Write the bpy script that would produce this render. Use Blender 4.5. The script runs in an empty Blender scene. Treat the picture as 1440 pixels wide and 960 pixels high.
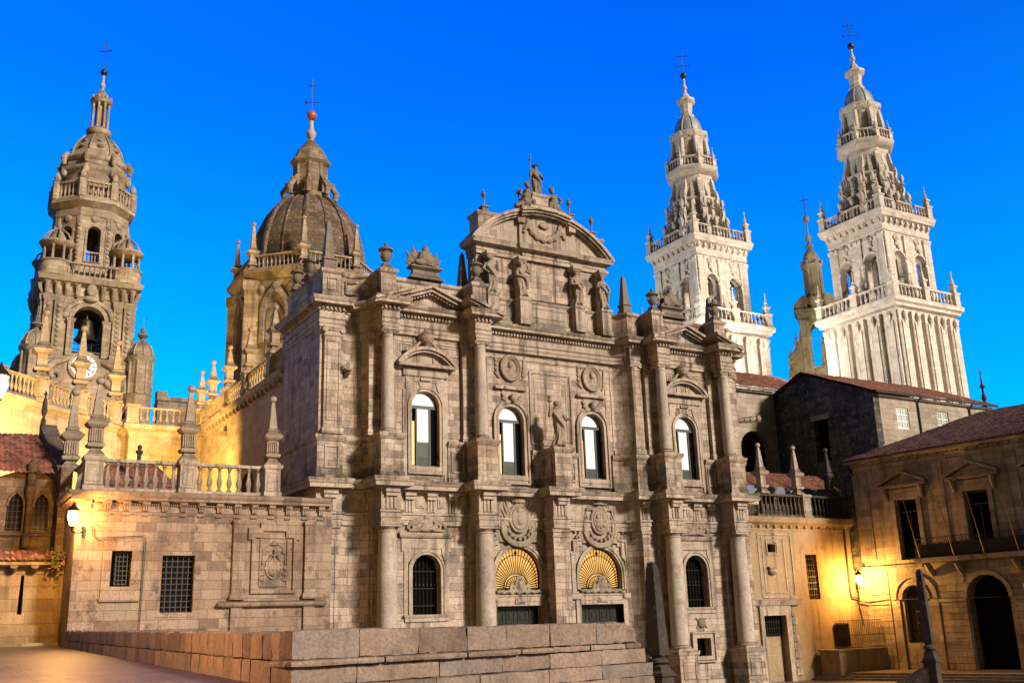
import bpy, bmesh, math, random
from math import sin, cos, pi, radians, sqrt, atan2
from mathutils import Vector, Matrix, noise
from mathutils.geometry import tessellate_polygon
random.seed(7)
S = bpy.context.scene
COL = S.collection

# ------------------------------------------------------------------ camera
cam = bpy.data.cameras.new('camera')
cam.sensor_width = 36.0
cam.lens = 1419.33 / 1440.0 * 36.0
cam.clip_end = 6000
cam.clip_start = 0.1
camo = bpy.data.objects.new('camera', cam)
COL.objects.link(camo)
_pi, _ro, _ya = 0.274981549, -0.0326409781, 0.538736046
_fw = Vector((sin(_ya) * cos(_pi), cos(_ya) * cos(_pi), sin(_pi)))
_r0 = Vector((cos(_ya), -sin(_ya), 0))
_u0 = _r0.cross(_fw)
_r = cos(_ro) * _r0 + sin(_ro) * _u0
_u = -sin(_ro) * _r0 + cos(_ro) * _u0
camo.matrix_world = Matrix(((_r.x, _u.x, -_fw.x, 0), (_r.y, _u.y, -_fw.y, 0), (_r.z, _u.z, -_fw.z, 1.5), (0, 0, 0, 1)))
S.camera = camo

# ------------------------------------------------------------------ world
SUN_AZ = (0.50, -0.86)           # towards the afterglow, behind and right of the camera
W = bpy.data.worlds.new('World')
S.world = W
W.use_nodes = True
wn = W.node_tree.nodes
wl = W.node_tree.links
wn.clear()
w_out = wn.new('ShaderNodeOutputWorld')
w_bg = wn.new('ShaderNodeBackground')
w_sky = wn.new('ShaderNodeTexSky')
w_sky.sky_type = 'NISHITA'
w_sky.sun_disc = False
w_sky.sun_elevation = radians(9)
w_sky.sun_rotation = atan2(SUN_AZ[0], SUN_AZ[1])
w_tc = wn.new('ShaderNodeTexCoord')
w_dot = wn.new('ShaderNodeVectorMath'); w_dot.operation = 'DOT_PRODUCT'
_gd = Vector((-0.1, -0.99, 0.1)).normalized()
w_dot.inputs[1].default_value = _gd
wl.new(w_tc.outputs['Generated'], w_dot.inputs[0])
w_ramp = wn.new('ShaderNodeValToRGB')          # tint: deep dusk blue away from the glow, pale warm towards it
w_map = wn.new('ShaderNodeMapRange')
w_map.inputs['From Min'].default_value = -1.0
w_map.inputs['From Max'].default_value = 1.0
wl.new(w_dot.outputs['Value'], w_map.inputs['Value'])
wl.new(w_map.outputs['Result'], w_ramp.inputs['Fac'])
e = w_ramp.color_ramp.elements
e[0].position = 0.0; e[0].color = (0.0, 0.85, 3.9, 1)
e[1].position = 1.0; e[1].color = (.18, .16, .14, 1)
for p_, c_ in ((.22, (0, .95, 3.7)), (.34, (0.02, 1.0, 3.0)), (.44, (.20, .24, .29)), (.56, (.48, .39, .30)), (.70, (.22, .19, .16)), (.90, (.18, .16, .14))):
    m_ = e.new(p_); m_.color = (*c_, 1)
w_mul = wn.new('ShaderNodeMix'); w_mul.data_type = 'RGBA'; w_mul.blend_type = 'MULTIPLY'
w_mul.inputs['Factor'].default_value = 1.0
wl.new(w_sky.outputs['Color'], w_mul.inputs['A'])
wl.new(w_ramp.outputs['Color'], w_mul.inputs['B'])
# elevation: deeper blue overhead, lighter cyan near the roofs
w_sep = wn.new('ShaderNodeSeparateXYZ'); wl.new(w_tc.outputs['Generated'], w_sep.inputs[0])
w_el = wn.new('ShaderNodeMapRange'); w_el.inputs['From Min'].default_value = .12; w_el.inputs['From Max'].default_value = .50
wl.new(w_sep.outputs[2], w_el.inputs['Value'])
w_er = wn.new('ShaderNodeValToRGB'); wl.new(w_el.outputs['Result'], w_er.inputs['Fac'])
w_er.color_ramp.elements[0].color = (1, 1.62, .98, 1); w_er.color_ramp.elements[1].color = (1, .86, 1.0, 1)
w_m2 = wn.new('ShaderNodeMix'); w_m2.data_type = 'RGBA'; w_m2.blend_type = 'MULTIPLY'; w_m2.inputs['Factor'].default_value = 1.0
wl.new(w_mul.outputs['Result'], w_m2.inputs['A']); wl.new(w_er.outputs['Color'], w_m2.inputs['B'])
# bright afterglow patch low in the north-west sky (what the windows mirror)
w_d2 = wn.new('ShaderNodeVectorMath'); w_d2.operation = 'DOT_PRODUCT'; w_d2.inputs[1].default_value = Vector((.53, -.82, .20)).normalized()
wl.new(w_tc.outputs['Generated'], w_d2.inputs[0])
w_lo = wn.new('ShaderNodeMapRange'); w_lo.interpolation_type = 'SMOOTHSTEP'
w_lo.inputs['From Min'].default_value = .90; w_lo.inputs['From Max'].default_value = .985
wl.new(w_d2.outputs['Value'], w_lo.inputs['Value'])
w_add = wn.new('ShaderNodeMix'); w_add.data_type = 'RGBA'; w_add.blend_type = 'MIX'
w_add.inputs['B'].default_value = (8.5, 8.0, 7.2, 1)
wl.new(w_lo.outputs['Result'], w_add.inputs['Factor']); wl.new(w_m2.outputs['Result'], w_add.inputs['A'])
wl.new(w_add.outputs['Result'], w_bg.inputs['Color'])
w_bg.inputs['Strength'].default_value = 0.112
wl.new(w_bg.outputs['Background'], w_out.inputs['Surface'])

# ------------------------------------------------------------------ soft afterglow sun
def sun_lamp(name, direction, strength, angle, color):
    l = bpy.data.lights.new(name, 'SUN')
    l.energy = strength; l.angle = radians(angle); l.color = color
    o = bpy.data.objects.new(name, l); COL.objects.link(o)
    o.rotation_euler = Vector(direction).to_track_quat('-Z', 'Y').to_euler()
    return o
sun_lamp('sun', (-0.36, 0.83, -0.46), 5.0, 8, (1.0, 0.845, 0.68))

S.view_settings.view_transform = 'Standard'
S.view_settings.look = 'None'
S.view_settings.exposure = 0.40
S.view_settings.gamma = 1.0
S.render.engine = 'CYCLES'
S.cycles.use_denoising = True
S.cycles.max_bounces = 5
S.cycles.diffuse_bounces = 2
S.cycles.glossy_bounces = 2
S.cycles.sample_clamp_indirect = 4

# ------------------------------------------------------------------ materials
def N(nt, t, **kw):
    n = nt.nodes.new('ShaderNode' + t)
    for k, v in kw.items():
        if k.startswith('i_'):
            n.inputs[k[2:].replace('_', ' ')].default_value = v
        else:
            setattr(n, k, v)
    return n
def new_mat(name):
    m = bpy.data.materials.new(name)
    m.use_nodes = True
    m.node_tree.nodes.clear()
    out = m.node_tree.nodes.new('ShaderNodeOutputMaterial')
    b = m.node_tree.nodes.new('ShaderNodeBsdfPrincipled')
    m.node_tree.links.new(b.outputs[0], out.inputs[0])
    return m, m.node_tree, b
def ramp(nt, src, stops, interp='LINEAR'):
    r = N(nt, 'ValToRGB')
    r.color_ramp.interpolation = interp
    el = r.color_ramp.elements
    while len(el) < len(stops): el.new(0.5)
    for q, (p, c) in zip(el, stops):
        q.position = p
        q.color = (c, c, c, 1) if isinstance(c, (int, float)) else (c[0], c[1], c[2], 1)
    nt.links.new(src, r.inputs['Fac'])
    return r.outputs['Color']
def mixc(nt, fac, a, b, blend='MIX'):
    n = N(nt, 'Mix', data_type='RGBA', blend_type=blend)
    for sock, v in (('Factor', fac), ('A', a), ('B', b)):
        if isinstance(v, bpy.types.NodeSocket): nt.links.new(v, n.inputs[sock])
        elif sock == 'Factor': n.inputs[sock].default_value = v
        else: n.inputs[sock].default_value = (v[0], v[1], v[2], 1)
    return n.outputs['Result']
def math_(nt, op, a, b=0.0):
    n = N(nt, 'Math', operation=op)
    for i, v in enumerate((a, b)):
        if isinstance(v, bpy.types.NodeSocket): nt.links.new(v, n.inputs[i])
        else: n.inputs[i].default_value = v
    return n.outputs[0]
def noise_tex(nt, vec, scale, detail=5, rough=0.6, stretch=None):
    if stretch:
        mp = N(nt, 'Mapping'); mp.inputs['Scale'].default_value = stretch
        nt.links.new(vec, mp.inputs['Vector']); vec = mp.outputs[0]
    n = N(nt, 'TexNoise'); n.inputs['Scale'].default_value = scale
    n.inputs['Detail'].default_value = detail; n.inputs['Roughness'].default_value = rough
    nt.links.new(vec, n.inputs['Vector'])
    return n.outputs['Fac']
def stone(name, cols, mortar, island=False, bw=0.95, bh=0.42, msize=0.014, stain=0.5, stain_col=(.05, .04, .035), lichen=0.7,
          lichen_col=(.05, .045, .04), bump=0.8, mort_fac=0.7, grime=.35, bands=(), patch=(.18, .14, .11), patch_fac=0.5, speck=0.0, blocks=True, rough=.85):
    m, nt, b = new_mat(name)
    L = nt.links
    tc = N(nt, 'TexCoord')
    P = tc.outputs['Object']
    sp = N(nt, 'SeparateXYZ'); L.new(P, sp.inputs[0])
    sn = N(nt, 'SeparateXYZ'); L.new(tc.outputs['Normal'], sn.inputs[0])
    ax = math_(nt, 'GREATER_THAN', math_(nt, 'ABSOLUTE', sn.outputs[0]), 0.72)
    um = N(nt, 'Mix', data_type='FLOAT')
    L.new(ax, um.inputs['Factor']); L.new(sp.outputs[0], um.inputs['A']); L.new(sp.outputs[1], um.inputs['B'])
    row = math_(nt, 'FLOOR', math_(nt, 'DIVIDE', sp.outputs[2], bh))
    wob = math_(nt, 'MULTIPLY', math_(nt, 'FRACT', math_(nt, 'MULTIPLY', math_(nt, 'SINE', math_(nt, 'MULTIPLY', row, 12.9898)), 43.758)), bw)
    uu = math_(nt, 'ADD', um.outputs['Result'], wob)
    flat = math_(nt, 'GREATER_THAN', math_(nt, 'ABSOLUTE', sn.outputs[2]), 0.72)
    vm = N(nt, 'Mix', data_type='FLOAT'); L.new(flat, vm.inputs['Factor']); L.new(sp.outputs[2], vm.inputs['A']); L.new(sp.outputs[1], vm.inputs['B'])
    cb = N(nt, 'CombineXYZ'); L.new(uu, cb.inputs[0]); L.new(vm.outputs['Result'], cb.inputs[1])
    # wavering joints
    wn_ = N(nt, 'TexNoise'); wn_.inputs['Scale'].default_value = 2.5; L.new(P, wn_.inputs['Vector'])
    wv = N(nt, 'VectorMath', operation='MULTIPLY_ADD'); L.new(wn_.outputs['Color'], wv.inputs[0])
    wv.inputs[1].default_value = (.035, .03, 0); L.new(cb.outputs[0], wv.inputs[2])
    br = N(nt, 'TexBrick', offset=0.37, squash=0.72, squash_frequency=3)
    br.inputs['Color1'].default_value = (0, 0, 0, 1); br.inputs['Color2'].default_value = (1, 1, 1, 1)
    br.inputs['Mortar'].default_value = (.5, .5, .5, 1)
    br.inputs['Scale'].default_value = 1.0; br.inputs['Mortar Size'].default_value = msize
    br.inputs['Mortar Smooth'].default_value = 0.3
    br.inputs['Brick Width'].default_value = bw; br.inputs['Row Height'].default_value = bh
    L.new(wv.outputs[0], br.inputs['Vector'])
    n_big = noise_tex(nt, P, 0.35, 6, .62)
    n_mid = noise_tex(nt, P, 2.2, 6, .65)
    n_fine = noise_tex(nt, P, 14, 6, .7)
    n_str = noise_tex(nt, P, 1.0, 6, .7, (2.2, 2.2, .14))
    if blocks: rnd = mixc(nt, 0.4, br.outputs['Color'], n_mid)
    else: rnd = n_mid
    if island:
        ge = N(nt, 'NewGeometry'); rnd = mixc(nt, .4, ge.outputs['Random Per Island'], n_mid)
    k = len(cols)
    c = ramp(nt, rnd, [(.15 + .7 * i / (k - 1), q) for i, q in enumerate(cols)])
    c = mixc(nt, math_(nt, 'MULTIPLY', ramp(nt, n_big, [(.42, 0.), (.68, 1.)]), patch_fac), c, patch)
    c = mixc(nt, 1.0, c, ramp(nt, n_fine, [(.28, .55), (.72, 1.3)]), 'MULTIPLY')
    if stain: c = mixc(nt, math_(nt, 'MULTIPLY', ramp(nt, n_str, [(.50, 0.), (.67, 1.)]), stain), c, stain_col)
    if blocks: c = mixc(nt, math_(nt, 'MULTIPLY', br.outputs['Fac'], mort_fac), c, mortar)
    if lichen:
        up = ramp(nt, sn.outputs[2], [(.25, 0.), (.6, 1.)])
        lf = math_(nt, 'MULTIPLY', up, math_(nt, 'MULTIPLY', ramp(nt, n_mid, [(.3, .35), (.6, 1.)]), lichen))
        c = mixc(nt, lf, c, lichen_col)
    if grime:
        g1 = noise_tex(nt, P, .9, 9, .78)
        c = mixc(nt, math_(nt, 'MULTIPLY', ramp(nt, g1, [(.53, 0.), (.62, 1.)]), grime), c, (.06, .048, .04))
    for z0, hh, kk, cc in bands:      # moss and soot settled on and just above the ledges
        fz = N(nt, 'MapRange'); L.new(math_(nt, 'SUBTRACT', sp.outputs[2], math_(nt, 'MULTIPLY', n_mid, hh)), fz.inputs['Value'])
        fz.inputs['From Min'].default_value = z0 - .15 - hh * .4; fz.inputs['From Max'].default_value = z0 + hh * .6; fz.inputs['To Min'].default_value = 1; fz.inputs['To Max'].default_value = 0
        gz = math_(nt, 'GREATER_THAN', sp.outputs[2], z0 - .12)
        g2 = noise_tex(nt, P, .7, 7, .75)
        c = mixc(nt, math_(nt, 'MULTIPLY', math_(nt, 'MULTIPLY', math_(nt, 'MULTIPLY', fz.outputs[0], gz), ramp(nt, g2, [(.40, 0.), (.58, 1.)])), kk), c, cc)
    if speck:
        v = noise_tex(nt, P, 3.2, 9, .85)
        c = mixc(nt, math_(nt, 'MULTIPLY', ramp(nt, v, [(.57, 0.), (.63, 1.)]), speck), c, (.5, .48, .44))
    L.new(c, b.inputs['Base Color'])
    b.inputs['Roughness'].default_value = rough
    b.inputs['Specular IOR Level'].default_value = 0.25
    h = math_(nt, 'ADD', math_(nt, 'MULTIPLY', n_fine, .5), math_(nt, 'MULTIPLY', n_mid, .6))
    if blocks: h = math_(nt, 'SUBTRACT', h, math_(nt, 'MULTIPLY', br.outputs['Fac'], .7))
    bp = N(nt, 'Bump'); bp.inputs['Strength'].default_value = bump; bp.inputs['Distance'].default_value = 0.05
    L.new(h, bp.inputs['Height']); L.new(bp.outputs[0], b.inputs['Normal'])
    return m
def plain(name, col, rough=.6, metal=0., var=.25, scale=4., emit=None, estr=0., spec=.4):
    m, nt, b = new_mat(name)
    tc = N(nt, 'TexCoord')
    n = noise_tex(nt, tc.outputs['Object'], scale, 5, .6)
    c = mixc(nt, 1.0, col, ramp(nt, n, [(.3, 1 - var), (.7, 1 + var)]), 'MULTIPLY')
    nt.links.new(c, b.inputs['Base Color'])
    b.inputs['Roughness'].default_value = rough; b.inputs['Metallic'].default_value = metal
    b.inputs['Specular IOR Level'].default_value = spec
    if emit:
        b.inputs['Emission Color'].default_value = (*emit, 1); b.inputs['Emission Strength'].default_value = estr
    return m
def tiles(name, cols, pitch=.26, row=.38):
    m, nt, b = new_mat(name); L = nt.links
    tc = N(nt, 'TexCoord'); P = tc.outputs['Object']
    vo = N(nt, 'TexVoronoi'); vo.inputs['Scale'].default_value = 3.0; L.new(P, vo.inputs['Vector'])
    sp = N(nt, 'SeparateColor'); L.new(vo.outputs['Color'], sp.inputs[0])
    c = ramp(nt, sp.outputs[0], [(.1, cols[0]), (.45, cols[1]), (.8, cols[2]), (1., cols[3])])
    n = noise_tex(nt, P, 1.3, 6, .65)
    c = mixc(nt, ramp(nt, n, [(.48, 0.), (.7, .75)]), c, (.035, .03, .028))
    n2 = noise_tex(nt, P, 12, 5, .7)
    c = mixc(nt, 1.0, c, ramp(nt, n2, [(.25, .7), (.75, 1.25)]), 'MULTIPLY')
    L.new(c, b.inputs['Base Color']); b.inputs['Roughness'].default_value = .85
    bp = N(nt, 'Bump'); bp.inputs['Strength'].default_value = .5; bp.inputs['Distance'].default_value = .03
    L.new(n2, bp.inputs['Height']); L.new(bp.outputs[0], b.inputs['Normal'])
    return m

M = {}
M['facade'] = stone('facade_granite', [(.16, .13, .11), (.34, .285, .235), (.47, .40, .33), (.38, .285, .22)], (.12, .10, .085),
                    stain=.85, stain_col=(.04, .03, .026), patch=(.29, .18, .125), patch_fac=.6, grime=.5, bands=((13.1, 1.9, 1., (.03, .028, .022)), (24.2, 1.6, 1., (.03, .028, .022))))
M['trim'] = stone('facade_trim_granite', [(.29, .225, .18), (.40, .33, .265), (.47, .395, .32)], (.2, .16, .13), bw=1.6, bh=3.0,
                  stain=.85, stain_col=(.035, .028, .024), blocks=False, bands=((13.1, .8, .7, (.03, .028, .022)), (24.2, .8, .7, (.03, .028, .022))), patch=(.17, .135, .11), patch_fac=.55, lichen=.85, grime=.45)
M['column'] = stone('column_granite', [(.30, .26, .225), (.41, .36, .31), (.48, .42, .365)], (.2, .17, .14), blocks=False, stain=.25,
                    patch=(.24, .20, .175), patch_fac=.6, lichen=.5, bump=.4)
M['sculpt'] = stone('sculpture_granite', [(.22, .175, .135), (.32, .26, .20), (.38, .31, .24)], (.2, .17, .14), blocks=False, stain=.4,
                    patch=(.12, .10, .085), patch_fac=.7, lichen=.8, bump=.5)
M['dark_sculpt'] = stone('weathered_sculpture', [(.13, .11, .09), (.20, .165, .13), (.26, .21, .165)], (.2, .17, .14), blocks=False, stain=.4,
                    patch=(.07, .06, .05), patch_fac=.7, lichen=.8, bump=.5)
M['wing'] = stone('wing_granite', [(.12, .085, .068), (.24, .175, .135), (.33, .245, .185), (.27, .21, .175)], (.13, .095, .07), bw=1.0, bh=.48,
                  stain=.45, patch=(.19, .105, .065), patch_fac=.6, grime=.7)
M['side'] = stone('side_wall_granite', [(.27, .20, .14), (.36, .28, .19), (.42, .33, .22)], (.30, .23, .15), bw=1.2, bh=.5, stain=.3, mort_fac=.6)
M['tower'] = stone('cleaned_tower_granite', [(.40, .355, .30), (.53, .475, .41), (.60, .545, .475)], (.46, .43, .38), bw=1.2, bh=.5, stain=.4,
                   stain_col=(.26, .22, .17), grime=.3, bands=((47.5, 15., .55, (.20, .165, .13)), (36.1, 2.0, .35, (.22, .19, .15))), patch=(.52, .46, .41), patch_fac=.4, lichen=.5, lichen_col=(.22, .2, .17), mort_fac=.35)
M['clock'] = stone('clock_tower_granite', [(.25, .19, .135), (.37, .29, .21), (.44, .36, .265)], (.24, .19, .14), bw=1.0, bh=.45, stain=.5,
                   patch=(.16, .12, .085), patch_fac=.6, lichen=.7, mort_fac=.5)
M['drum'] = stone('mossy_drum_granite', [(.16, .125, .09), (.27, .215, .16), (.36, .295, .22)], (.15, .11, .07), bw=1.0, bh=.45, stain=.7,
                  patch=(.13, .085, .045), patch_fac=.8, lichen=.8, lichen_col=(.09, .06, .02))
M['dome'] = stone('lichen_dome_stone', [(.075, .05, .036), (.14, .095, .065), (.20, .14, .10)], (.05, .04, .03), bw=.9, bh=.45, stain=.4,
                  patch=(.04, .028, .02), patch_fac=.7, lichen=0, speck=.9, bump=.9)
M['mossy'] = stone('mossy_yellow_stone', [(.10, .09, .06), (.22, .195, .13), (.30, .265, .18)], (.15, .11, .07), stain=.6, grime=.7, blocks=False,
                   patch=(.20, .13, .03), patch_fac=.7, lichen=.8, lichen_col=(.08, .07, .04))
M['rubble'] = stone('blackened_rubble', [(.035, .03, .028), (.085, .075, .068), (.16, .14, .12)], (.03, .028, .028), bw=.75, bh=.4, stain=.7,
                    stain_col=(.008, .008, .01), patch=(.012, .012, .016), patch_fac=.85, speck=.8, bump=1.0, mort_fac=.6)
M['house'] = stone('house_granite', [(.27, .225, .18), (.36, .31, .25), (.42, .37, .305)], (.24, .20, .16), bw=1.4, bh=.5, stain=.2, mort_fac=.5)
M['right'] = stone('town_house_granite', [(.22, .18, .15), (.34, .285, .24), (.42, .36, .30)], (.14, .10, .08), bw=1.1, bh=.5, stain=.6,
                   patch=(.14, .10, .075), patch_fac=.6, mort_fac=.5)
M['plaster'] = stone('yellowed_render', [(.27, .19, .11), (.33, .24, .14), (.37, .28, .17)], (.22, .15, .09), bw=1.4, bh=.6, stain=.5, blocks=False,
                     patch=(.22, .15, .10), patch_fac=.6, bump=.35)
M['parapet'] = stone('parapet_granite', [(.12, .085, .068), (.23, .165, .13), (.30, .215, .165), (.18, .155, .15)], (.06, .05, .04), island=True, blocks=False, stain=.35, patch=(.15, .11, .09), patch_fac=.5, bump=1.0, lichen=.6)
M['oldwall'] = stone('old_rough_wall', [(.17, .115, .06), (.27, .19, .10), (.33, .24, .13)], (.14, .1, .06), bw=1.3, bh=.6, stain=.6,
                     patch=(.14, .10, .05), patch_fac=.7, bump=.9)
M['chapel'] = stone('chapel_dark_granite', [(.07, .05, .035), (.14, .095, .06), (.20, .14, .09)], (.08, .06, .04), bw=.7, bh=.35, stain=.6,
                    patch=(.05, .035, .025), patch_fac=.7, speck=.35, bump=.9)
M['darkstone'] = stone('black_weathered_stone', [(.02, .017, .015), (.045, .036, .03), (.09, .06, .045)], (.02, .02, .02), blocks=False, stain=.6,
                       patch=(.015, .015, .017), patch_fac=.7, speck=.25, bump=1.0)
M['paving'] = stone('granite_paving', [(.05, .034, .026), (.085, .06, .045), (.12, .088, .066)], (.025, .02, .017), bw=1.1, bh=.6, grime=.5, stain=.0, lichen=0, msize=.035, mort_fac=.95,
                    patch=(.05, .04, .034), patch_fac=.7, bump=1.0, rough=.42)
M['tile'] = tiles('clay_roof_tiles', [(.10, .035, .022), (.19, .06, .035), (.26, .09, .05), (.20, .13, .09)])
M['tile_dark'] = tiles('dusky_roof_tiles', [(.05, .02, .022), (.09, .033, .033), (.13, .05, .045), (.09, .06, .055)])
M['grille'] = plain('dusty_iron', (.065, .058, .05), .7)
M['iron'] = plain('black_iron', (.012, .011, .011), .5, .3)
M['bronze'] = plain('dark_bronze', (.045, .035, .025), .45, .7)
M['rust_ball'] = plain('rusty_copper_ball', (.30, .09, .04), .5, .2)
M['lead'] = plain('grey_lead', (.24, .24, .25), .55, .2)
M['pipe'] = plain('drain_pipe_paint', (.03, .025, .022), .6)
M['dark'] = plain('dark_interior', (.004, .004, .004), .9, spec=.0)
M['frame'] = plain('dark_green_window_frame', (.02, .028, .024), .5)
M['wood'] = plain('old_door_wood', (.06, .035, .02), .6, scale=9)
M['doorpaint'] = plain('dark_green_door', (.008, .011, .008), .5, scale=6, spec=.2)
M['canopy'] = plain('pale_blue_grey_metal', (.10, .125, .17), .5)
M['white'] = plain('white_paint', (.75, .74, .72), .6, var=.06)
M['pole'] = plain('varnished_pole', (.22, .11, .05), .5, scale=8)
M['flower'] = plain('pink_petals', (.6, .12, .22), .6, var=.3)
M['leaf'] = plain('geranium_leaf', (.07, .11, .03), .6, var=.5, scale=20)
M['grass'] = plain('grass_blade', (.03, .07, .015), .7, var=.5, scale=20)
M['glass'] = plain('sky_mirroring_glass', (.92, .93, .95), .02, 1.0, var=.02)
_m, _nt, _b = M['glass'], M['glass'].node_tree, None
_b = next(q for q in _nt.nodes if q.type == 'BSDF_PRINCIPLED')
_tc = N(_nt, 'TexCoord'); _bp = N(_nt, 'Bump'); _bp.inputs['Strength'].default_value = .25; _bp.inputs['Distance'].default_value = .03
_nt.links.new(noise_tex(_nt, _tc.outputs['Object'], 1.6, 2, .4), _bp.inputs['Height']); _nt.links.new(_bp.outputs[0], _b.inputs['Normal'])
M['darkglass'] = plain('dark_glass', (.006, .006, .007), .25, 0., spec=.12)
M['warmglass'] = plain('lit_interior_glass', (.2, .12, .04), .4, emit=(1., .56, .14), estr=.9)
M['fanlight'] = plain('lit_fanlight_glass', (.3, .2, .08), .4, emit=(1., .50, .10), estr=.7)
M['lampglass'] = plain('lit_lamp_globe', (.9, .8, .6), .3, emit=(1., .80, .48), estr=14.)
M['clockface'] = plain('lit_clock_face', (.85, .85, .82), .5, var=.03, emit=(.9, .95, 1.), estr=.25)

# ------------------------------------------------------------------ mesh builder
def V3(*a): return Vector(a)
class MB:
    def __init__(s): s.v = []; s.f = []
    def add(s, vs, fs):
        o = len(s.v); s.v += [tuple(q) for q in vs]; s.f += [tuple(i + o for i in q) for q in fs]; return s
    def box(s, x0, x1, y0, y1, z0, z1):
        return s.add([(x0, y0, z0), (x1, y0, z0), (x1, y1, z0), (x0, y1, z0), (x0, y0, z1), (x1, y0, z1), (x1, y1, z1), (x0, y1, z1)],
                     [(3, 2, 1, 0), (4, 5, 6, 7), (0, 1, 5, 4), (1, 2, 6, 5), (2, 3, 7, 6), (3, 0, 4, 7)])
    def cbox(s, c, d, rot=None):
        hx, hy, hz = d[0] / 2, d[1] / 2, d[2] / 2
        vs = [V3(a * hx, b * hy, e_ * hz) for e_ in (-1, 1) for a, b in ((-1, -1), (1, -1), (1, 1), (-1, 1))]
        if rot is not None: vs = [rot @ q for q in vs]
        return s.add([q + Vector(c) for q in vs], [(3, 2, 1, 0), (4, 5, 6, 7), (0, 1, 5, 4), (1, 2, 6, 5), (2, 3, 7, 6), (3, 0, 4, 7)])
    def prism(s, poly, z0, z1):
        n = len(poly)
        vs = [(x, y, z0) for x, y in poly] + [(x, y, z1) for x, y in poly]
        fs = [(i, (i + 1) % n, (i + 1) % n + n, i + n) for i in range(n)]
        t = tessellate_polygon([[V3(x, y, 0) for x, y in poly]])
        for a, b, c in t: fs += [(a + n, b + n, c + n), (c, b, a)]
        return s.add(vs, fs)
    def plate(s, loops, o, u, v, n, t0, t1):
        """flat plate with holes: loops of (a,b) in the u,v plane, extruded from t0 to t1 along n"""
        o, u, v, n = Vector(o), Vector(u), Vector(v), Vector(n)
        flat = [p for l in loops for p in l]; k = len(flat)
        vs = [o + u * a + v * b + n * t0 for a, b in flat] + [o + u * a + v * b + n * t1 for a, b in flat]
        fs = []
        for a, b, c in tessellate_polygon([[V3(p[0], p[1], 0) for p in l] for l in loops]): fs += [(a, b, c), (c + k, b + k, a + k)]
        i0 = 0
        for l in loops:
            m = len(l)
            for i in range(m): fs.append((i0 + i, i0 + (i + 1) % m, i0 + (i + 1) % m + k, i0 + i + k))
            i0 += m
        return s.add(vs, fs)
    def wall(s, loops, y, th):        # a wall facing -Y
        return s.plate(loops, (0, y, 0), (1, 0, 0), (0, 0, 1), (0, 1, 0), 0, th)
    def wallx(s, loops, x, th):       # a wall facing -X ; loop coords are (y, z)
        return s.plate(loops, (x, 0, 0), (0, 1, 0), (0, 0, 1), (1, 0, 0), 0, th)
    def sweep(s, path, prof, closed=False, caps=True):
        n = len(path); P = [Vector(p) for p in path]; ms = []
        for i in range(n):
            ds = []
            if closed or i > 0: ds.append((P[i] - P[i - 1]).normalized())
            if closed or i < n - 1: ds.append((P[(i + 1) % n] - P[i]).normalized())
            ns = [V3(d.y, -d.x) for d in ds]
            m = ns[0] if len(ns) == 1 else (ns[0] + ns[1]) / max(.25, 1 + ns[0].dot(ns[1]))
            ms.append(m)
        k = len(prof); vs = []
        for p, m in zip(P, ms):
            for off, z in prof: vs.append((p.x + m.x * off, p.y + m.y * off, z))
        fs = []
        for i in range(n if closed else n - 1):
            j = (i + 1) % n
            for a in range(k - 1): fs.append((i * k + a, j * k + a, j * k + a + 1, i * k + a + 1))
        if caps and not closed and k > 2:
            fs.append(tuple(range(k))); fs.append(tuple((n - 1) * k + a for a in reversed(range(k))))
        if closed and caps:
            fs.append(tuple(i * k + k - 1 for i in range(n))); fs.append(tuple(i * k for i in reversed(range(n))))
        return s.add(vs, fs)
    def mold(s, x0, x1, y0, y1, prof):
        return s.sweep([(x0, y0), (x1, y0), (x1, y1), (x0, y1)], prof, closed=True)
    def lathe(s, prof, c=(0, 0, 0), seg=16, phase=0., sx=1., sy=1., caps=True):
        vs = []; k = len(prof)
        for i in range(seg):
            a = phase + 2 * pi * i / seg
            for r, z in prof: vs.append((c[0] + r * cos(a) * sx, c[1] + r * sin(a) * sy, c[2] + z))
        fs = []
        for i in range(seg):
            j = (i + 1) % seg
            for a in range(k - 1): fs.append((i * k + a, j * k + a, j * k + a + 1, i * k + a + 1))
        if caps:
            fs.append(tuple(i * k + k - 1 for i in range(seg))); fs.append(tuple(i * k for i in reversed(range(seg))))
        return s.add(vs, fs)
    def ell(s, c, r, rot=None, seg=12, rings=8):
        vs = []; fs = []
        for i in range(rings + 1):
            t = pi * i / rings
            for j in range(seg):
                a = 2 * pi * j / seg
                q = V3(r[0] * sin(t) * cos(a), r[1] * sin(t) * sin(a), -r[2] * cos(t))
                if rot is not None: q = rot @ q
                vs.append(q + Vector(c))
        for i in range(rings):
            for j in range(seg):
                k = (j + 1) % seg
                fs.append((i * seg + j, i * seg + k, (i + 1) * seg + k, (i + 1) * seg + j))
        return s.add(vs, fs)
    def tube(s, pts, r, seg=8, caps=True, flat=1.0):
        pts = [Vector(p) for p in pts]; n = len(pts)
        rs = r if isinstance(r, (list, tuple)) else [r] * n
        vs = []; fs = []; ref = None
        for i in range(n):
            d = (pts[min(n - 1, i + 1)] - pts[max(0, i - 1)]).normalized()
            if ref is None:
                ref = V3(0, 0, 1) if abs(d.z) < .9 else V3(0, 1, 0)
            a = d.cross(ref).normalized(); b = a.cross(d).normalized(); ref = b
            for j in range(seg):
                t = 2 * pi * j / seg
                vs.append(pts[i] + a * cos(t) * rs[i] + b * sin(t) * rs[i] * flat)
        for i in range(n - 1):
            for j in range(seg):
                k = (j + 1) % seg
                fs.append((i * seg + j, i * seg + k, (i + 1) * seg + k, (i + 1) * seg + j))
        if caps: fs += [tuple(reversed(range(seg))), tuple((n - 1) * seg + j for j in range(seg))]
        return s.add(vs, fs)
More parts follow.
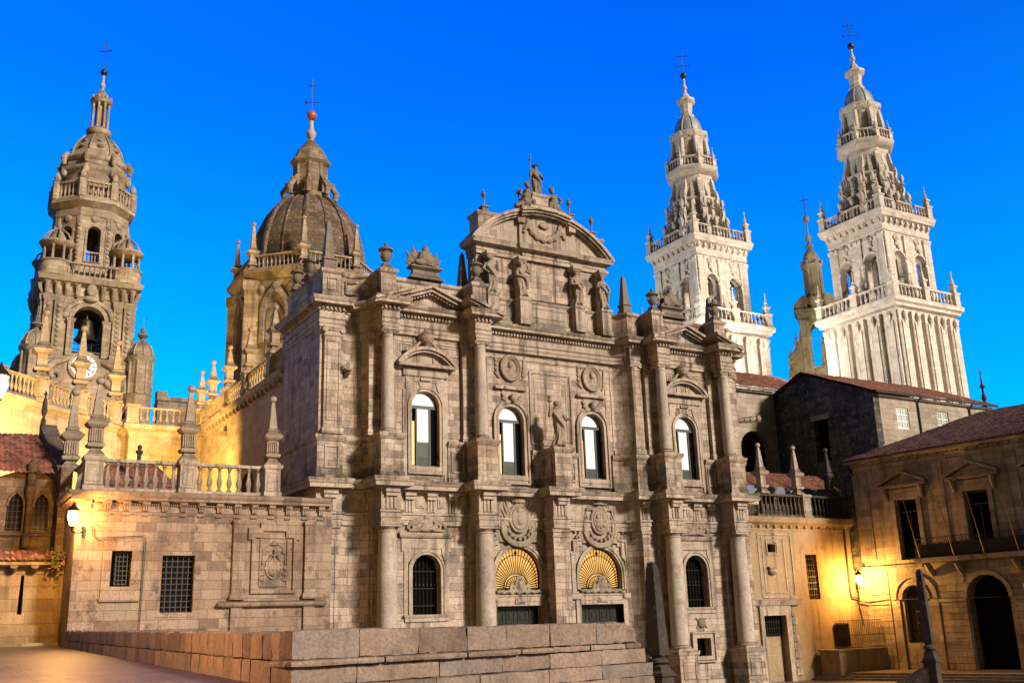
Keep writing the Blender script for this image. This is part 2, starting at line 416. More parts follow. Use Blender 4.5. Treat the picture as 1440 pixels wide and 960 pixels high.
    def join(s, o, mat=None):
        vs = o.v if mat is None else [tuple(mat @ Vector(q)) for q in o.v]
        return s.add(vs, o.f)

def clusters(mb, margin):
    """groups of touching islands, each a mesh of its own"""
    n = len(mb.v); par = list(range(n))
    def find(a):
        while par[a] != a: par[a] = par[par[a]]; a = par[a]
        return a
    for f in mb.f:
        r0 = find(f[0])
        for i in f[1:]: par[find(i)] = r0
    isl = {}
    for i in range(n): isl.setdefault(find(i), []).append(i)
    keys = list(isl); boxes = []
    for k in keys:
        pts = [mb.v[i] for i in isl[k]]
        boxes.append([min(p[a] for p in pts) - margin / 2 for a in range(3)] + [max(p[a] for p in pts) + margin / 2 for a in range(3)])
    cp = list(range(len(keys)))
    def cf(a):
        while cp[a] != a: cp[a] = cp[cp[a]]; a = cp[a]
        return a
    for i in range(len(keys)):
        for j in range(i):
            A_, B_ = boxes[i], boxes[j]
            if all(A_[a] <= B_[a + 3] and B_[a] <= A_[a + 3] for a in range(3)): cp[cf(i)] = cf(j)
    lab = {k: cf(i) for i, k in enumerate(keys)}
    out = {}
    for f in mb.f: out.setdefault(lab[find(f[0])], []).append(f)
    res = []
    for fs in out.values():
        m = MB(); ix = {}
        for f in fs:
            g = []
            for i in f:
                if i not in ix: ix[i] = len(m.v); m.v.append(mb.v[i])
                g.append(ix[i])
            m.f.append(tuple(g))
        res.append(m)
    return res
SPLIT = {'pinnacle', 'pilaster', 'triglyph_frieze', 'rusticated_pier', 'arch_moulding', 'attic_parapet', 'acroterion_block', 'wall_panel', 'pedestal_panel',
         'window_surround', 'gutter', 'window_grille', 'window', 'stone_trim', 'relief_bay', 'corbel', 'scroll_buttress', 'ornament', 'bracket_frieze', 'gateway', 'window_tracery',
         'casement', 'canopy', 'drum_order', 'blind_window', 'core', 'cable_pipe', 'roof', 'pedestal_course', 'railing', 'masonry', 'house_number_plate', 'dentils', 'pedestal', 'lit_curtain', 'wall', 'end_moulding', 'window_pane'}
def root_of(o):
    while o.parent: o = o.parent
    return o
def build(name, mb, mat, parent=None, loc=None, smooth=True, label=None, ang=38):
    if parent is not None and (name in SPLIT or name == 'dentil_band'):
        cl = clusters(mb, .40 if name == 'dentil_band' else .12)
        if 1 < len(cl) <= 60:
            os_ = [build1(name, c, mat, parent, loc, smooth, label, ang) for c in sorted(cl, key=lambda c: -len(c.v))]
            return os_[0]
    return build1(name, mb, mat, parent, loc, smooth, label, ang)
def build1(name, mb, mat, parent=None, loc=None, smooth=True, label=None, ang=38):
    """one mesh object; vertices given in world space (or in the space of an unplaced root)"""
    me = bpy.data.meshes.new(name)
    L0 = Vector((0, 0, 0))
    if parent is not None: L0 = Vector(root_of(parent).location)
    elif loc is not None: L0 = Vector(loc)
    me.from_pydata([(x - L0.x, y - L0.y, z - L0.z) for x, y, z in mb.v], [], mb.f)
    bm = bmesh.new(); bm.from_mesh(me)
    bmesh.ops.recalc_face_normals(bm, faces=bm.faces)
    bm.to_mesh(me); bm.free()
    me.materials.append(M[mat] if isinstance(mat, str) else mat)
    if smooth:
        me.polygons.foreach_set('use_smooth', [True] * len(me.polygons))
        me.set_sharp_from_angle(angle=radians(ang))
    o = bpy.data.objects.new(name, me); COL.objects.link(o)
    if parent is not None: o.parent = parent
    elif loc is not None: o.location = loc
    if label: o['label'] = label
    return o
def sculpt(name, mb, mat, parent=None, loc=None, voxel=.05, rough=.02, nscale=3., label=None):
    """fuse overlapping solids into one continuous carved surface"""
    o = build(name, mb, mat, parent, loc, smooth=False)
    md = o.modifiers.new('r', 'REMESH'); md.mode = 'VOXEL'; md.voxel_size = voxel
    dg = bpy.context.evaluated_depsgraph_get()
    me = bpy.data.meshes.new_from_object(o.evaluated_get(dg), depsgraph=dg)
    o.modifiers.clear(); old = o.data; o.data = me; bpy.data.meshes.remove(old)
    me.name = name
    off = Vector((random.random() * 50, 0, 0))
    me.calc_loop_triangles()
    nv = [v.normal.copy() for v in me.vertices]
    for v, nn in zip(me.vertices, nv):
        v.co += nn * rough * noise.noise(v.co * nscale + off)
    me.materials.clear(); me.materials.append(M[mat])
    me.polygons.foreach_set('use_smooth', [True] * len(me.polygons))
    if label: o['label'] = label
    return o
def tag(o, label=None, cat=None, group=None, kind=None):
    if label: o['label'] = label
    if cat: o['category'] = cat
    if group: o['group'] = group
    if kind: o['kind'] = kind
    return o
def thing(name, label, cat, loc=(0, 0, 0), group=None):
    o = bpy.data.objects.new(name, None); COL.objects.link(o)
    o.location = loc; o.empty_display_size = .3
    return tag(o, label, cat, group)
def copy_tree(o, parent=None):
    c = o.copy(); COL.objects.link(c)
    if parent is not None: c.parent = parent
    for ch in list(o.children): copy_tree(ch, c)
    return c
def inst(o, parent, loc, name=None):
    c = o.copy(); COL.objects.link(c); c.parent = parent; c.location = loc
    return c

def rough_block(mb, o, ux, uy, L, D, H, r=.035, amp=.02, step=.11):
    """quarried stone block: box of length L along ux, depth D along uy, height H, rounded and pitted"""
    o, ux, uy = Vector(o), Vector(ux), Vector(uy); uz = V3(0, 0, 1)
    n = [max(2, min(16, int(q / step))) for q in (L, D, H)]
    off = Vector((random.random() * 90, random.random() * 90, 0))
    h = Vector((L / 2, D / 2, H / 2)); idx = {}; vs = []; fs = []
    def vert(i, j, k):
        key = (i, j, k)
        if key not in idx:
            p = Vector((-h.x + L * i / n[0], -h.y + D * j / n[1], -h.z + H * k / n[2]))
            q = Vector([max(-h[a] + r, min(h[a] - r, p[a])) for a in range(3)])
            d = p - q
            if d.length > 1e-6:
                dn = d.normalized()
                nz = noise.noise(p * 2.3 + off) * 1.0 + noise.noise(p * 7 + off) * .6
                edge = sum(1 for a in range(3) if abs(d[a]) > 1e-6)
                p = q + dn * (r + amp * nz - (amp * .9 * abs(noise.noise(p * 3.1 + off)) if edge > 1 else 0))
            idx[key] = len(vs); vs.append(o + ux * (p.x + h.x) + uy * (p.y + h.y) + uz * (p.z + h.z))
        return idx[key]
    for a, b, c in ((0, 1, 2), (1, 2, 0), (0, 2, 1)):
        for side in (0, n[c]):
            for i in range(n[a]):
                for j in range(n[b]):
                    q = []
                    for di, dj in ((0, 0), (1, 0), (1, 1), (0, 1)):
                        t = [0, 0, 0]; t[a] = i + di; t[b] = j + dj; t[c] = side; q.append(vert(*t))
                    fs.append(tuple(q))
    return mb.add(vs, fs)
# ------------------------------------------------------------------ shape helpers
def rect(x0, x1, z0, z1): return [(x0, z0), (x1, z0), (x1, z1), (x0, z1)]
def arch(xc, hw, z0, zs, seg=16, rise=None):
    rise = hw if rise is None else rise
    return [(xc - hw, z0), (xc + hw, z0)] + [(xc + hw * cos(pi * i / seg), zs + rise * sin(pi * i / seg)) for i in range(seg + 1)]
def frame(mb, x0, x1, z0, z1, y, w=.12, d=.1):
    mb.wall([rect(x0, x1, z0, z1), rect(x0 + w, x1 - w, z0 + w, z1 - w)], y - d, d + .01)
def spiral(c, r, turns=1.6, a0=0., sgn=1, n=22, plane='xz', r1=.12):
    out = []
    for i in range(n + 1):
        t = i / n; a = a0 + sgn * 2 * pi * turns * t; q = r * (1 - t) + r * r1 * t
        if plane == 'xz': out.append((c[0] + q * cos(a), c[1], c[2] + q * sin(a)))
        else: out.append((c[0], c[1] + q * cos(a), c[2] + q * sin(a)))
    return out
BAL_PROF = [(.085, 0), (.085, .06), (.05, .08), (.045, .13), (.085, .30), (.09, .38), (.05, .60), (.035, .78), (.06, .84), (.04, .88), (.075, .93), (.075, 1.)]
def bal_prof(h, k=1.): return [(r * k, z * h) for r, z in BAL_PROF]
def balustrade(parent, p0, p1, z0, h, n, mat, name='balustrade', fused=False, rail=.16, bk=1., seg=8):
    """rails between p0 and p1 (xy), n balusters as sub-parts (or fused when far away)"""
    a, b = Vector(p0), Vector(p1); d = (b - a).normalized(); w = V3(-d.y, d.x) * .16
    mb = MB()
    for q0, q1, kk in ((z0, z0 + rail, 1.), (z0 + h - rail, z0 + h, 1.15)):
        mb.prism([tuple(a - w * kk), tuple(b - w * kk), tuple(b + w * kk), tuple(a + w * kk)], q0, q1)
    hh = h - 2 * rail
    pos = [a + (b - a) * ((i + .5) / n) for i in range(n)]
    if fused:
        for q in pos: mb.lathe(bal_prof(hh, bk), (q.x, q.y, z0 + rail), seg)
        return build(name, mb, mat, parent)
    o = build(name, mb, mat, parent)
    q = pos[0]
    L0 = Vector(root_of(parent).location)
    bm_ = MB().lathe(bal_prof(hh, bk), (0, 0, 0), 10)
    first = build('baluster', bm_, mat, None)
    first.parent = o; first.location = V3(q.x, q.y, z0 + rail) - L0
    for q in pos[1:]: inst(first, o, V3(q.x, q.y, z0 + rail) - L0)
    return o
def tile_roof(mb, a, b, c, d, pitch=.27, rows=None, amp=.07):
    """corrugated tile slope; a-b is the eave, d-c the ridge above it"""
    a, b, c, d = map(Vector, (a, b, c, d))
    nu = max(2, int(max((b - a).length, (c - d).length) / pitch)) * 6
    ed = (b - a).normalized()
    L = ((d - a).length + (c - b).length) / 2
    nv = rows or max(2, int(L / .42))
    nrm = (b - a).cross(d - a).normalized()
    if nrm.z < 0: nrm = -nrm
    vs = []; fs = []
    rr = random.Random(3)
    for j in range(nv):
        for e_ in (0, 1):
            t = (j + e_) / nv
            lift = .05 * (1 - e_)
            for i in range(nu + 1):
                s_ = i / nu
                p = (a * (1 - s_) + b * s_) * (1 - t) + (d * (1 - s_) + c * s_) * t
                wv = abs(sin(pi * (p - a).dot(ed) / pitch)) * amp
                vs.append(p + nrm * (wv + lift + .05 * noise.noise(p * .6) + rr.uniform(-.012, .012)))
    w = nu + 1
    for j in range(nv * 2 - 1):
        for i in range(nu): fs.append((j * w + i, j * w + i + 1, (j + 1) * w + i + 1, (j + 1) * w + i))
    return mb.add(vs, fs)
# ================================================================== ground
def slope(y): return .0237 * y
mb = MB()
mb.add([(-3000, -3000, -3.0), (3000, -3000, -3.0), (3000, 3000, -3.0), (-3000, 3000, -3.0)], [(0, 1, 2, 3)])
tag(build('lower_plaza', mb, 'paving', loc=(0, 0, -3.0)), kind='structure')
mb = MB()
poly = [(-70, -40), (17, -40), (17, 3), (4.7, 13.2), (6.75, 19.4), (6.9, 20.2), (6.9, 58.5), (-70, 58.5)]
vs = [(x, y, -3.1) for x, y in poly] + [(x, y, slope(y)) for x, y in poly]
n = len(poly)
fs = [(i, (i + 1) % n, (i + 1) % n + n, i + n) for i in range(n)]
for a, b, c in tessellate_polygon([[V3(x, y, 0) for x, y in poly]]): fs.append((a + n, b + n, c + n))
mb.add(vs, fs)
tag(build('upper_plaza', mb, 'paving', loc=(0, 0, 0), smooth=False), kind='structure')
# low kerb step at the foot of the old wall
mb = MB(); mb.box(-20, 6.9, 55.9, 57.0, 1.1, 1.47)
tag(build('kerb', mb, 'oldwall', loc=(0, 55.9, 1.1)), kind='structure')
# stairs going down from the upper to the lower plaza, and the steps before the town house
mb = MB()
for i in range(9):
    mb.box(17.0 + i * .5, 17.5 + i * .5, -8, 3, -3.1, -.1 - i * .3)
tag(build('stairs', mb, 'parapet', loc=(17, 2, -3.0)), kind='structure')
mb = MB()
for i in range(3):
    mb.prism([(60.0 - i * .45, 56.9), (65.4, 56.9), (67.6, 40), (67.6 + 6, 28), (72 - i * .45, 28), (64.2 - i * .45, 40)], -3.05, -2.5 - i * .17)
tag(build('steps', mb, 'parapet', loc=(62, 40, -3.0), smooth=False), kind='structure')
# patch of lawn
mb = MB()
rr = random.Random(5)
for i in range(2500):
    x, y = 61.5 + rr.random() * 2.0, 33 + rr.random() * 8; h = .1 + .12 * rr.random(); a = rr.random() * 6.28
    mb.add([(x - .03 * cos(a), y - .03 * sin(a), -3), (x + .03 * cos(a), y + .03 * sin(a), -3), (x + .1 * sin(a), y + .1 * cos(a), -3 + h)], [(0, 1, 2)])
tag(build('grass', mb, 'grass', loc=(62, 36, -3), smooth=False), 'small patch of dark grass beside the town house steps', 'grass', kind='stuff')

# ================================================================== near parapet wall
t = thing('parapet_wall', 'long low granite parapet with moulded ledge and broken right end in the foreground', 'wall', (7.1, 19.8, .4))
# run going back from the corner to the annex building: one prism with a sloping top
mb = MB()
y = 20.35
while y < 52.6:
    l = random.uniform(.6, .95); b0 = slope(y) - .15; tp = 1.53 + (y - 20) * .0138 + random.uniform(-.012, .012)
    mid = b0 + .15 + .30 + .2 * (1 - (y - 20) / 33)
    rough_block(mb, (6.62 + random.uniform(-.012, .012), y, b0), (0, 1, 0), (1, 0, 0), l - .006, .5, mid - b0 - .004, .03, .022, .13)
    rough_block(mb, (6.62 + random.uniform(-.012, .012), y, mid), (0, 1, 0), (1, 0, 0), l - .006, .5, tp - mid, .03, .03, .11)
    y += l
build('flank_run', mb, 'parapet', t)
A, B = Vector((6.62, 19.72)), Vector((16.5, 21.75))
dd = (B - A).normalized(); nn_ = (-dd.y, dd.x, 0); d3 = (dd.x, dd.y, 0)
def pt(s, o=0.): q = A + dd * s; return (q.x + dd.y * o, q.y - dd.x * o)
Ltot = (B - A).length
mb = MB()
s = 0.
for i, l in enumerate([1.55, 1.5, 1.35, 1.15, 1.4, 1.6, .62, .62]):
    l = min(l, Ltot - 1.2 - s) if i == 7 else l
    q = pt(s, random.uniform(-.012, .012))
    rough_block(mb, (q[0], q[1], 1.015), d3, nn_, l - .005, .5, .545 - .005 * i + random.uniform(-.01, .01), .016, .03, .07)
    s += l
build('top_course', mb, 'parapet', t)
mb = MB(); s0 = s
pts = [(s0, 1.02), (s0 + 1.15, 1.02), (s0 + 1.12, 1.10), (s0 + 1.2, 1.20), (s0 + 1.05, 1.31), (s0 + .95, 1.40), (s0 + .80, 1.43), (s0 + .72, 1.50), (s0 + .35, 1.52), (s0, 1.53)]
mb.plate([pts], (A.x, A.y, 0), d3, (0, 0, 1), nn_, 0.0, .5)
sculpt('broken_block', mb, 'parapet', t, voxel=.035, rough=.045, nscale=5)
mb = MB()
s = -.1
while s < 6.9:
    l = random.choice([1.6, 2.2, 1.9]); q = pt(s, .14)
    rough_block(mb, (q[0], q[1], .87), d3, nn_, min(l, 6.95 - s) - .008, .5, .14, .06, .012, .1); s += l
rough_block(mb, (6.48, 19.75, .87), (0, 1, 0), (1, 0, 0), 1.0, .5, .14, .06, .012, .1)
build('ledge', mb, 'parapet', t)
mb = MB()
for (z0, z1, off) in ((.52, .868, 0.0), (.2, .517, .22), (-.35, .197, .24), (-1.2, -.353, .3)):
    s = -.25 if off else .0
    while s < Ltot + .05:
        l = random.choice([1.2, 1.5, 1.8, 2.1]); q = pt(s, off + random.uniform(-.008, .008))
        rough_block(mb, (q[0], q[1], z0), d3, nn_, min(l, Ltot + .25 - s) - .005, .8, z1 - z0, .016, .026, .09)
        s += l
s = 7.0
while s < Ltot:
    l = random.choice([1.0, 1.3, .9]); q = pt(s, .02); rough_block(mb, (q[0], q[1], .87), d3, nn_, min(l, Ltot + .12 - s) - .01, .5, .14, .03, .02, .1); s += l
mb.box(7.2, 16.4, 21.9, 22.3, -3, .5)
build('lower_courses', mb, 'parapet', t)

# ================================================================== obelisks of the stair
def stair_obelisk(x, y, ztop, zbase, zfoot, w, label, handrail=None, mat='darkstone'):
    t = thing('obelisk', label, 'obelisk', (x, y, zfoot))
    mb = MB(); h = ztop - zbase
    mb.lathe([(w * .72, 0), (w * .72, .04), (w * .40, h * .93), (w * .30, h * .96), (w * .34, h * .975), (w * .0, h)], (x, y, zbase), 4, pi / 4 + .3)
    build('spire', mb, mat, t, smooth=False)
    mb = MB()
    mb.lathe([(w * .45, 0), (w * .62, .07), (w * .62, .16), (w * .38, .24), (w * .5, .30), (w * .5, .34)], (x, y, zbase - .34), 12)
    mb.lathe([(w * .95, -.42), (w * .95, -.3), (w * .75, -.22), (w * .7, -.06), (w * .5, 0)], (x, y, zbase - .34), 4, pi / 4 + .3)
    build('neck', mb, mat, t)
    mb = MB()
    mb.lathe([(w * 1.05, 0), (w * 1.05, .15), (w * .9, .2), (w * .9, zbase - .8 - zfoot), (w * 1.08, zbase - .76 - zfoot), (w * 1.08, zbase - .7 - zfoot)], (x, y, zfoot), 4, pi / 4 + .3)
    build('pedestal', mb, mat, t)
    if handrail:
        mb = MB(); x1, y1, z1, zq = handrail
        d = V3(x1 - x, y1 - y); d.normalize(); q = V3(-d.y, d.x) * .22
        z2 = zbase - .75
        mb.add([(x + q.x, y + q.y, z2), (x - q.x, y - q.y, z2), (x1 - q.x, y1 - q.y, z1), (x1 + q.x, y1 + q.y, z1),
                (x + q.x, y + q.y, zq), (x - q.x, y - q.y, zq), (x1 - q.x, y1 - q.y, zq), (x1 + q.x, y1 + q.y, zq)],
               [(0, 1, 2, 3), (4, 7, 6, 5), (0, 3, 7, 4), (1, 5, 6, 2), (2, 6, 7, 3), (0, 4, 5, 1)])
        build('sloping_handrail', mb, mat, t, smooth=False)
    return t
stair_obelisk(24.72, 31.45, 3.75, .32, -3.0, .62, 'weathered stone obelisk before the church columns, just past the broken parapet end')
stair_obelisk(35.42, 27.75, 3.25, .40, -3.0, .38, 'slim blackened obelisk with sloping handrail in front of the town house arches', handrail=(33.6, 29.9, -1.9, -3.0))
# ================================================================== the church front
C1, C2, C4, C5, C3 = 24.0, 30.45, 45.2, 51.1, 36.55
CH = thing('church_facade', 'wide grey baroque church front with tall columns, pediments and a high curved gable', 'church', (36, 56, -3.0))
def front_path(hw, yf, yw=55.8, end=True, ctr=True, hc=.65, yc=55.5, ywc=56.8):
    p = [(20.05, 63.2), (20.05, 56.2), (21.65, 56.2), (21.75, 56.5)]
    p += [(21.75 + 1.35 * i / 6, 56.5 + .38 * sin(pi * i / 6) - .35 * i / 6) for i in range(1, 7)]
    p += [(C1 - hw, yw + .1), (C1 - hw, yf), (C1 + hw, yf), (C1 + hw, yw), (C2 - hw, yw), (C2 - hw, yf), (C2 + hw, yf), (C2 + hw, ywc)]
    if ctr: p += [(C3 - hc, ywc), (C3 - hc, yc), (C3 + hc, yc), (C3 + hc, ywc)]
    p += [(42.3, ywc)]
    p += [(42.3 + .75 * i / 5, ywc - .85 * i / 5 + .12 * sin(pi * i / 5)) for i in range(1, 6)]
    p += [(43.1, 55.72), (43.95, 55.72), (44.0, yw + .1), (C4 - hw, yw + .1), (C4 - hw, yf), (C4 + hw, yf), (C4 + hw, yw), (C5 - hw, yw), (C5 - hw, yf), (C5 + hw, yf), (C5 + hw, yw + .05),
          (53.2, yw + .05), (53.2, 63.2)]
    return p
# ---- wall masses
mb = MB()
zt = 21.2
# left flank (with return) and curved bay
flank = [(20.12, 63.2), (20.12, 56.3), (21.6, 56.3), (21.7, 56.6)] + [(21.7 + 1.4 * i / 6, 56.6 + .38 * sin(pi * i / 6) - .35 * i / 6) for i in range(1, 7)] + [(23.2, 55.98), (24.2, 55.98)]
mb.sweep(flank, [(-.6, -3), (0, -3), (0, zt), (-.6, zt)])
right = [(42.1, 57.0)] + [(42.35 + .75 * i / 5, 57.0 - .95 * i / 5 + .12 * sin(pi * i / 5)) for i in range(0, 6)] + [(43.2, 55.95), (45.3, 55.95)]
mb.sweep(right, [(-.6, -3), (0, -3), (0, zt), (-.6, zt)])
mb.sweep([(51.0, 55.95), (53.1, 55.95), (53.1, 63.2)], [(-.6, -3), (0, -3), (0, zt), (-.6, zt)])
LW = 1.9
mb.wall([rect(24.15, 30.5, -3, zt), arch(26.95, .93, 2.35, 4.9), arch(26.95, .93, 11.15, 14.9)], 55.95, .75)
mb.wall([rect(45.25, 51.05, -3, zt), arch(47.85, .98, 2.40, 4.95), arch(47.85, .95, 11.25, 14.85), rect(47.35, 48.6, -.85, .35)], 55.95, .75)
mb.wall([rect(30.4, 42.2, -3, zt), [(32.25, -2.9), (35.65, -2.9), (35.65, 2.75), (32.25, 2.75)], arch(34.0, 1.72, 3.75, 4.7),
         [(38.7, -2.9), (42.1, -2.9), (42.1, 2.75), (38.7, 2.75)], arch(40.4, 1.72, 3.75, 4.7),
         arch(33.74, .93, 11.05, 14.7), arch(40.32, .93, 11.1, 14.7)], 57.0, .8)
# returns of the left pavilion towards the centre
mb.box(30.0, 30.55, 56.3, 57.6, -3, zt)
build('wall', mb, 'facade', CH)
# dark rooms behind the openings
mb = MB()
mb.box(20.8, 52.6, 62.5, 63.1, -3, 21.1)
mb.box(24.2, 52.0, 56.75, 62.4, 7.0, 9.5) if False else None
build('back_wall', mb, 'dark', CH)
mb = MB(); mb.box(20.6, 52.9, 56.9, 63.1, 20.9, 21.15); build('roof_deck', mb, 'trim', CH)
# ---- plinth and lower pedestals
mb = MB()
mb.sweep(front_path(.78, 54.25, 55.9, hc=.7, yc=55.6, ywc=56.9)[:], [(-.5, -3), (.06, -3), (.06, -2.4), (0, -2.35), (-.5, -2.34)])
build('plinth', mb, 'trim', CH)
PED_L = [(0.07, -3), (.07, -2.5), (0, -2.42), (0, -.72), (.05, -.66), (.10, -.55), (.10, -.42), (0.02, -.38)]
for X in (C1, C2, C4, C5):
    mb = MB(); mb.mold(X - .8, X + .8, 54.2, 55.93, PED_L); frame(mb, X - .55, X + .55, -2.2, -1.0, 54.2, .1, .05)
    build('pedestal', mb, 'facade', CH)
# ---- lower columns
for X in (C1, C2, C4, C5):
    mb = MB()
    mb.lathe([(.60, -.05), (.60, .4), (.595, 2.2), (.565, 4.6), (.53, 6.9), (.53, 7.0), (.57, 7.02), (.57, 7.08), (.53, 7.1), (.53, 7.16)], (X, 55, 0), 28)
    col = build('column', mb, 'column', CH)
    mb = MB(); mb.box(X - .72, X + .72, 54.28, 55.72, -.38, -.26)
    mb.lathe([(.70, -.26), (.74, -.2), (.70, -.13), (.63, -.11), (.62, -.08), (.66, -.04), (.62, 0)], (X, 55, 0), 28)
    build('base', mb, 'trim', col)
    mb = MB(); mb.lathe([(.53, 7.15), (.58, 7.17), (.66, 7.30)], (X, 55, 0), 28); mb.box(X - .70, X + .70, 54.3, 55.7, 7.30, 7.43); mb.box(X - .74, X + .74, 54.26, 55.74, 7.432, 7.548)
    build('capital', mb, 'trim', col)
    mb = MB(); mb.mold(X - .66, X + .66, 55.62, 55.96, [(.06, -.4), (.06, -.1), (0, -.02), (0, 7.1), (.05, 7.2), (.08, 7.5), (-.02, 7.55)])
    build('respond_pilaster', mb, 'facade', CH)
# corner + centre + right pilasters
def pilaster(x0, x1, y0, y1, z0, z1, name='pilaster', panel=True, ionic=False):
    mb = MB()
    mb.mold(x0, x1, y0, y1, [(.09, z0), (.09, z0 + .3), (.02, z0 + .42), (0, z0 + .44), (0, z1 - .6), (.05, z1 - .56), (.05, z1 - .5), (0, z1 - .48), (0, z1 - .3), (.08, z1 - .22), (.1, z1), (-.05, z1 + .002)])
    if panel: frame(mb, x0 + .16, x1 - .16, z0 + .8, z1 - .8, y0, .09, .05)
    o = build(name, mb, 'facade', CH)
    if ionic:
        mb = MB()
        for xx in (x0, x1):
            mb.tube([(xx, y0 - .1, z1 - .2), (xx, y0 + .12, z1 - .2)], .17, 12)
        mb.box(x0 - .1, x1 + .1, y0 - .12, y0, z1 - .08, z1 - .004)
        build('ionic_scroll', mb, 'trim', o)
    return o
pilaster(20.28, 21.45, 56.08, 56.5, 0, 7.55)
pilaster(C3 - .62, C3 + .62, 55.7, 57.02, -2.9, 7.55, panel=False)
pilaster(43.2, 43.9, 55.75, 56.2, -2.9, 7.55, panel=False)
pilaster(52.2, 53.0, 55.75, 56.2, -2.9, 7.55, panel=False)
# ---- lower entablature
LOW = [(-.35, 7.55), (0, 7.55), (0, 7.82), (.05, 7.84), (.05, 8.10), (.13, 8.14), (.13, 8.26), (.02, 8.28), (0, 8.30), (0, 9.38), (.08, 9.42), (.12, 9.56), (.58, 9.60), (.58, 9.82), (.66, 9.88), (.72, 10.06), (.72, 10.13), (-.4, 10.2)]
PL_ = front_path(.62, 54.45)
mb = MB(); mb.sweep(PL_, LOW)
ent = build('entablature', mb, 'trim', CH)
def triglyph(mb, x, y, z0=8.3, z1=9.4, w=.56):
    for k in (-1, 0, 1): mb.box(x + k * w * .33 - w * .11, x + k * w * .33 + w * .11, y - .07, y + .01, z0 + .02, z1 - .25)
    mb.box(x - w * .55, x + w * .55, y - .1, y + .01, z1 - .24, z1)
    mb.box(x - w * .6, x + w * .6, y - .3, y, z1 - .12, z1 + .14)
    mb.box(x - w * .52, x + w * .52, y - .2, y + .0, z1 - .34, z1 - .125)
    mb.box(x - w * .5, x + w * .5, y - .06, y + .01, 8.02, 8.09)
    for k in range(5): mb.box(x + (k - 2) * w * .2 - .03, x + (k - 2) * w * .2 + .03, y - .055, y + .01, 7.92, 8.018)
trg = MB()
for X in (C1, C2, C4, C5): triglyph(trg, X, 54.45, w=.75)
triglyph(trg, C3, 55.5, w=.75); triglyph(trg, 20.87, 56.2, w=.75); triglyph(trg, 43.52, 55.72, w=.5); triglyph(trg, 52.5, 55.85, w=.6)
for a, b in ((C1, C2), (C4, C5)):
    for k in range(3):
        x = a + .62 + (b - a - 1.24) * (.22 + .28 * k); triglyph(trg, x, 55.8, w=.6)
        trg.box(x + .45, x + .45 + .55, 55.74, 55.81, 8.6, 9.15)
        trg.box(x + .55, x + .55 + .35, 55.70, 55.745, 8.7, 9.05)
build('triglyph_frieze', trg, 'trim', ent)
mb = MB(); mb.tube([(22.0 + .55 * cos(a), 56.63 , 8.95 + .33 * sin(a)) for a in [2 * pi * i / 20 for i in range(21)]], .05, 6)
build('oval_cartouche', mb, 'trim', ent)
# ---- upper pedestal course, pedestals
def cut(path, spans):
    """break a plan path where it runs in front of openings"""
    out = [[path[0]]]
    for a, b in zip(path[:-1], path[1:]):
        hit = [s for s in spans if abs(a[1] - b[1]) < 1e-6 and a[0] < s[0] and s[1] < b[0]]
        for s in hit: out[-1].append((s[0], a[1])); out.append([(s[1], a[1])])
        out[-1].append(b)
    return out
PUP = front_path(.72, 54.3, 55.8, hc=.68, yc=55.0)
mb = MB()
for pc in cut(PUP, [(25.45, 28.45), (46.3, 49.4), (32.25, 35.22), (38.85, 41.8)]): mb.sweep(pc, [(-.5, 10.14), (.06, 10.14), (.06, 10.45), (0, 10.55), (0, 12.38), (.06, 12.42), (.12, 12.55), (.16, 12.68), (.16, 12.76), (-.4, 12.82)])
build('pedestal_course', mb, 'facade', CH)
mb = MB()
for x0, x1, y in ((20.5, 21.4, 56.2), (28.65, 29.55, 55.8), (49.55, 50.25, 55.8), (37.45, 38.65, 56.8)):
    frame(mb, x0, x1, 10.8, 12.15, y, .1, .06)
build('pedestal_panel', mb, 'trim', CH)
# ---- upper columns (ionic)
def ionic(X, y=55.0):
    mb = MB()
    mb.lathe([(.40, 13.12), (.40, 14), (.385, 15.8), (.345, 18.7), (.345, 18.78), (.375, 18.8), (.375, 18.86), (.35, 18.9), (.35, 19.0)], (X, y, 0), 24)
    col = build('column', mb, 'column', CH)
    mb = MB(); mb.box(X - .52, X + .52, y - .52, y + .52, 12.77, 12.87)
    mb.lathe([(.50, 12.87), (.54, 12.93), (.50, 12.99), (.43, 13.0), (.42, 13.04), (.46, 13.09), (.42, 13.14)], (X, y, 0), 24)
    build('base', mb, 'trim', col)
    mb = MB(); mb.lathe([(.35, 18.96), (.44, 19.08), (.46, 19.16)], (X, y, 0), 20)
    for sx in (-1, 1):
        mb.tube([(X + sx * .42, y - .42, 19.1), (X + sx * .40, y - .2, 19.1), (X + sx * .37, y, 19.1), (X + sx * .40, y + .2, 19.1), (X + sx * .42, y + .42, 19.1)], [.17, .14, .11, .14, .17], 12)
        mb.tube(spiral((X + sx * .42, y - .44, 19.1), .17, 1.7, pi / 2, -sx), .028, 6)
    mb.box(X - .5, X + .5, y - .48, y + .48, 19.2, 19.38)
    build('capital', mb, 'trim', col)
    mb = MB(); mb.mold(X - .95, X + .5, 55.66, 55.96, [(.06, 12.8), (.06, 13.1), (0, 13.2), (0, 18.9), (.05, 19.0), (.05, 19.36), (-.02, 19.38)])
    build('respond_pilaster', mb, 'facade', CH)
for X in (C1, C2, C4, C5): ionic(X)
pilaster(20.35, 21.5, 56.08, 56.5, 12.82, 19.4, ionic=True)
pilaster(43.2, 43.9, 55.75, 56.2, 12.82, 19.4, panel=False, ionic=True)
pilaster(52.15, 53.0, 55.75, 56.2, 12.82, 19.4, panel=False, ionic=True)
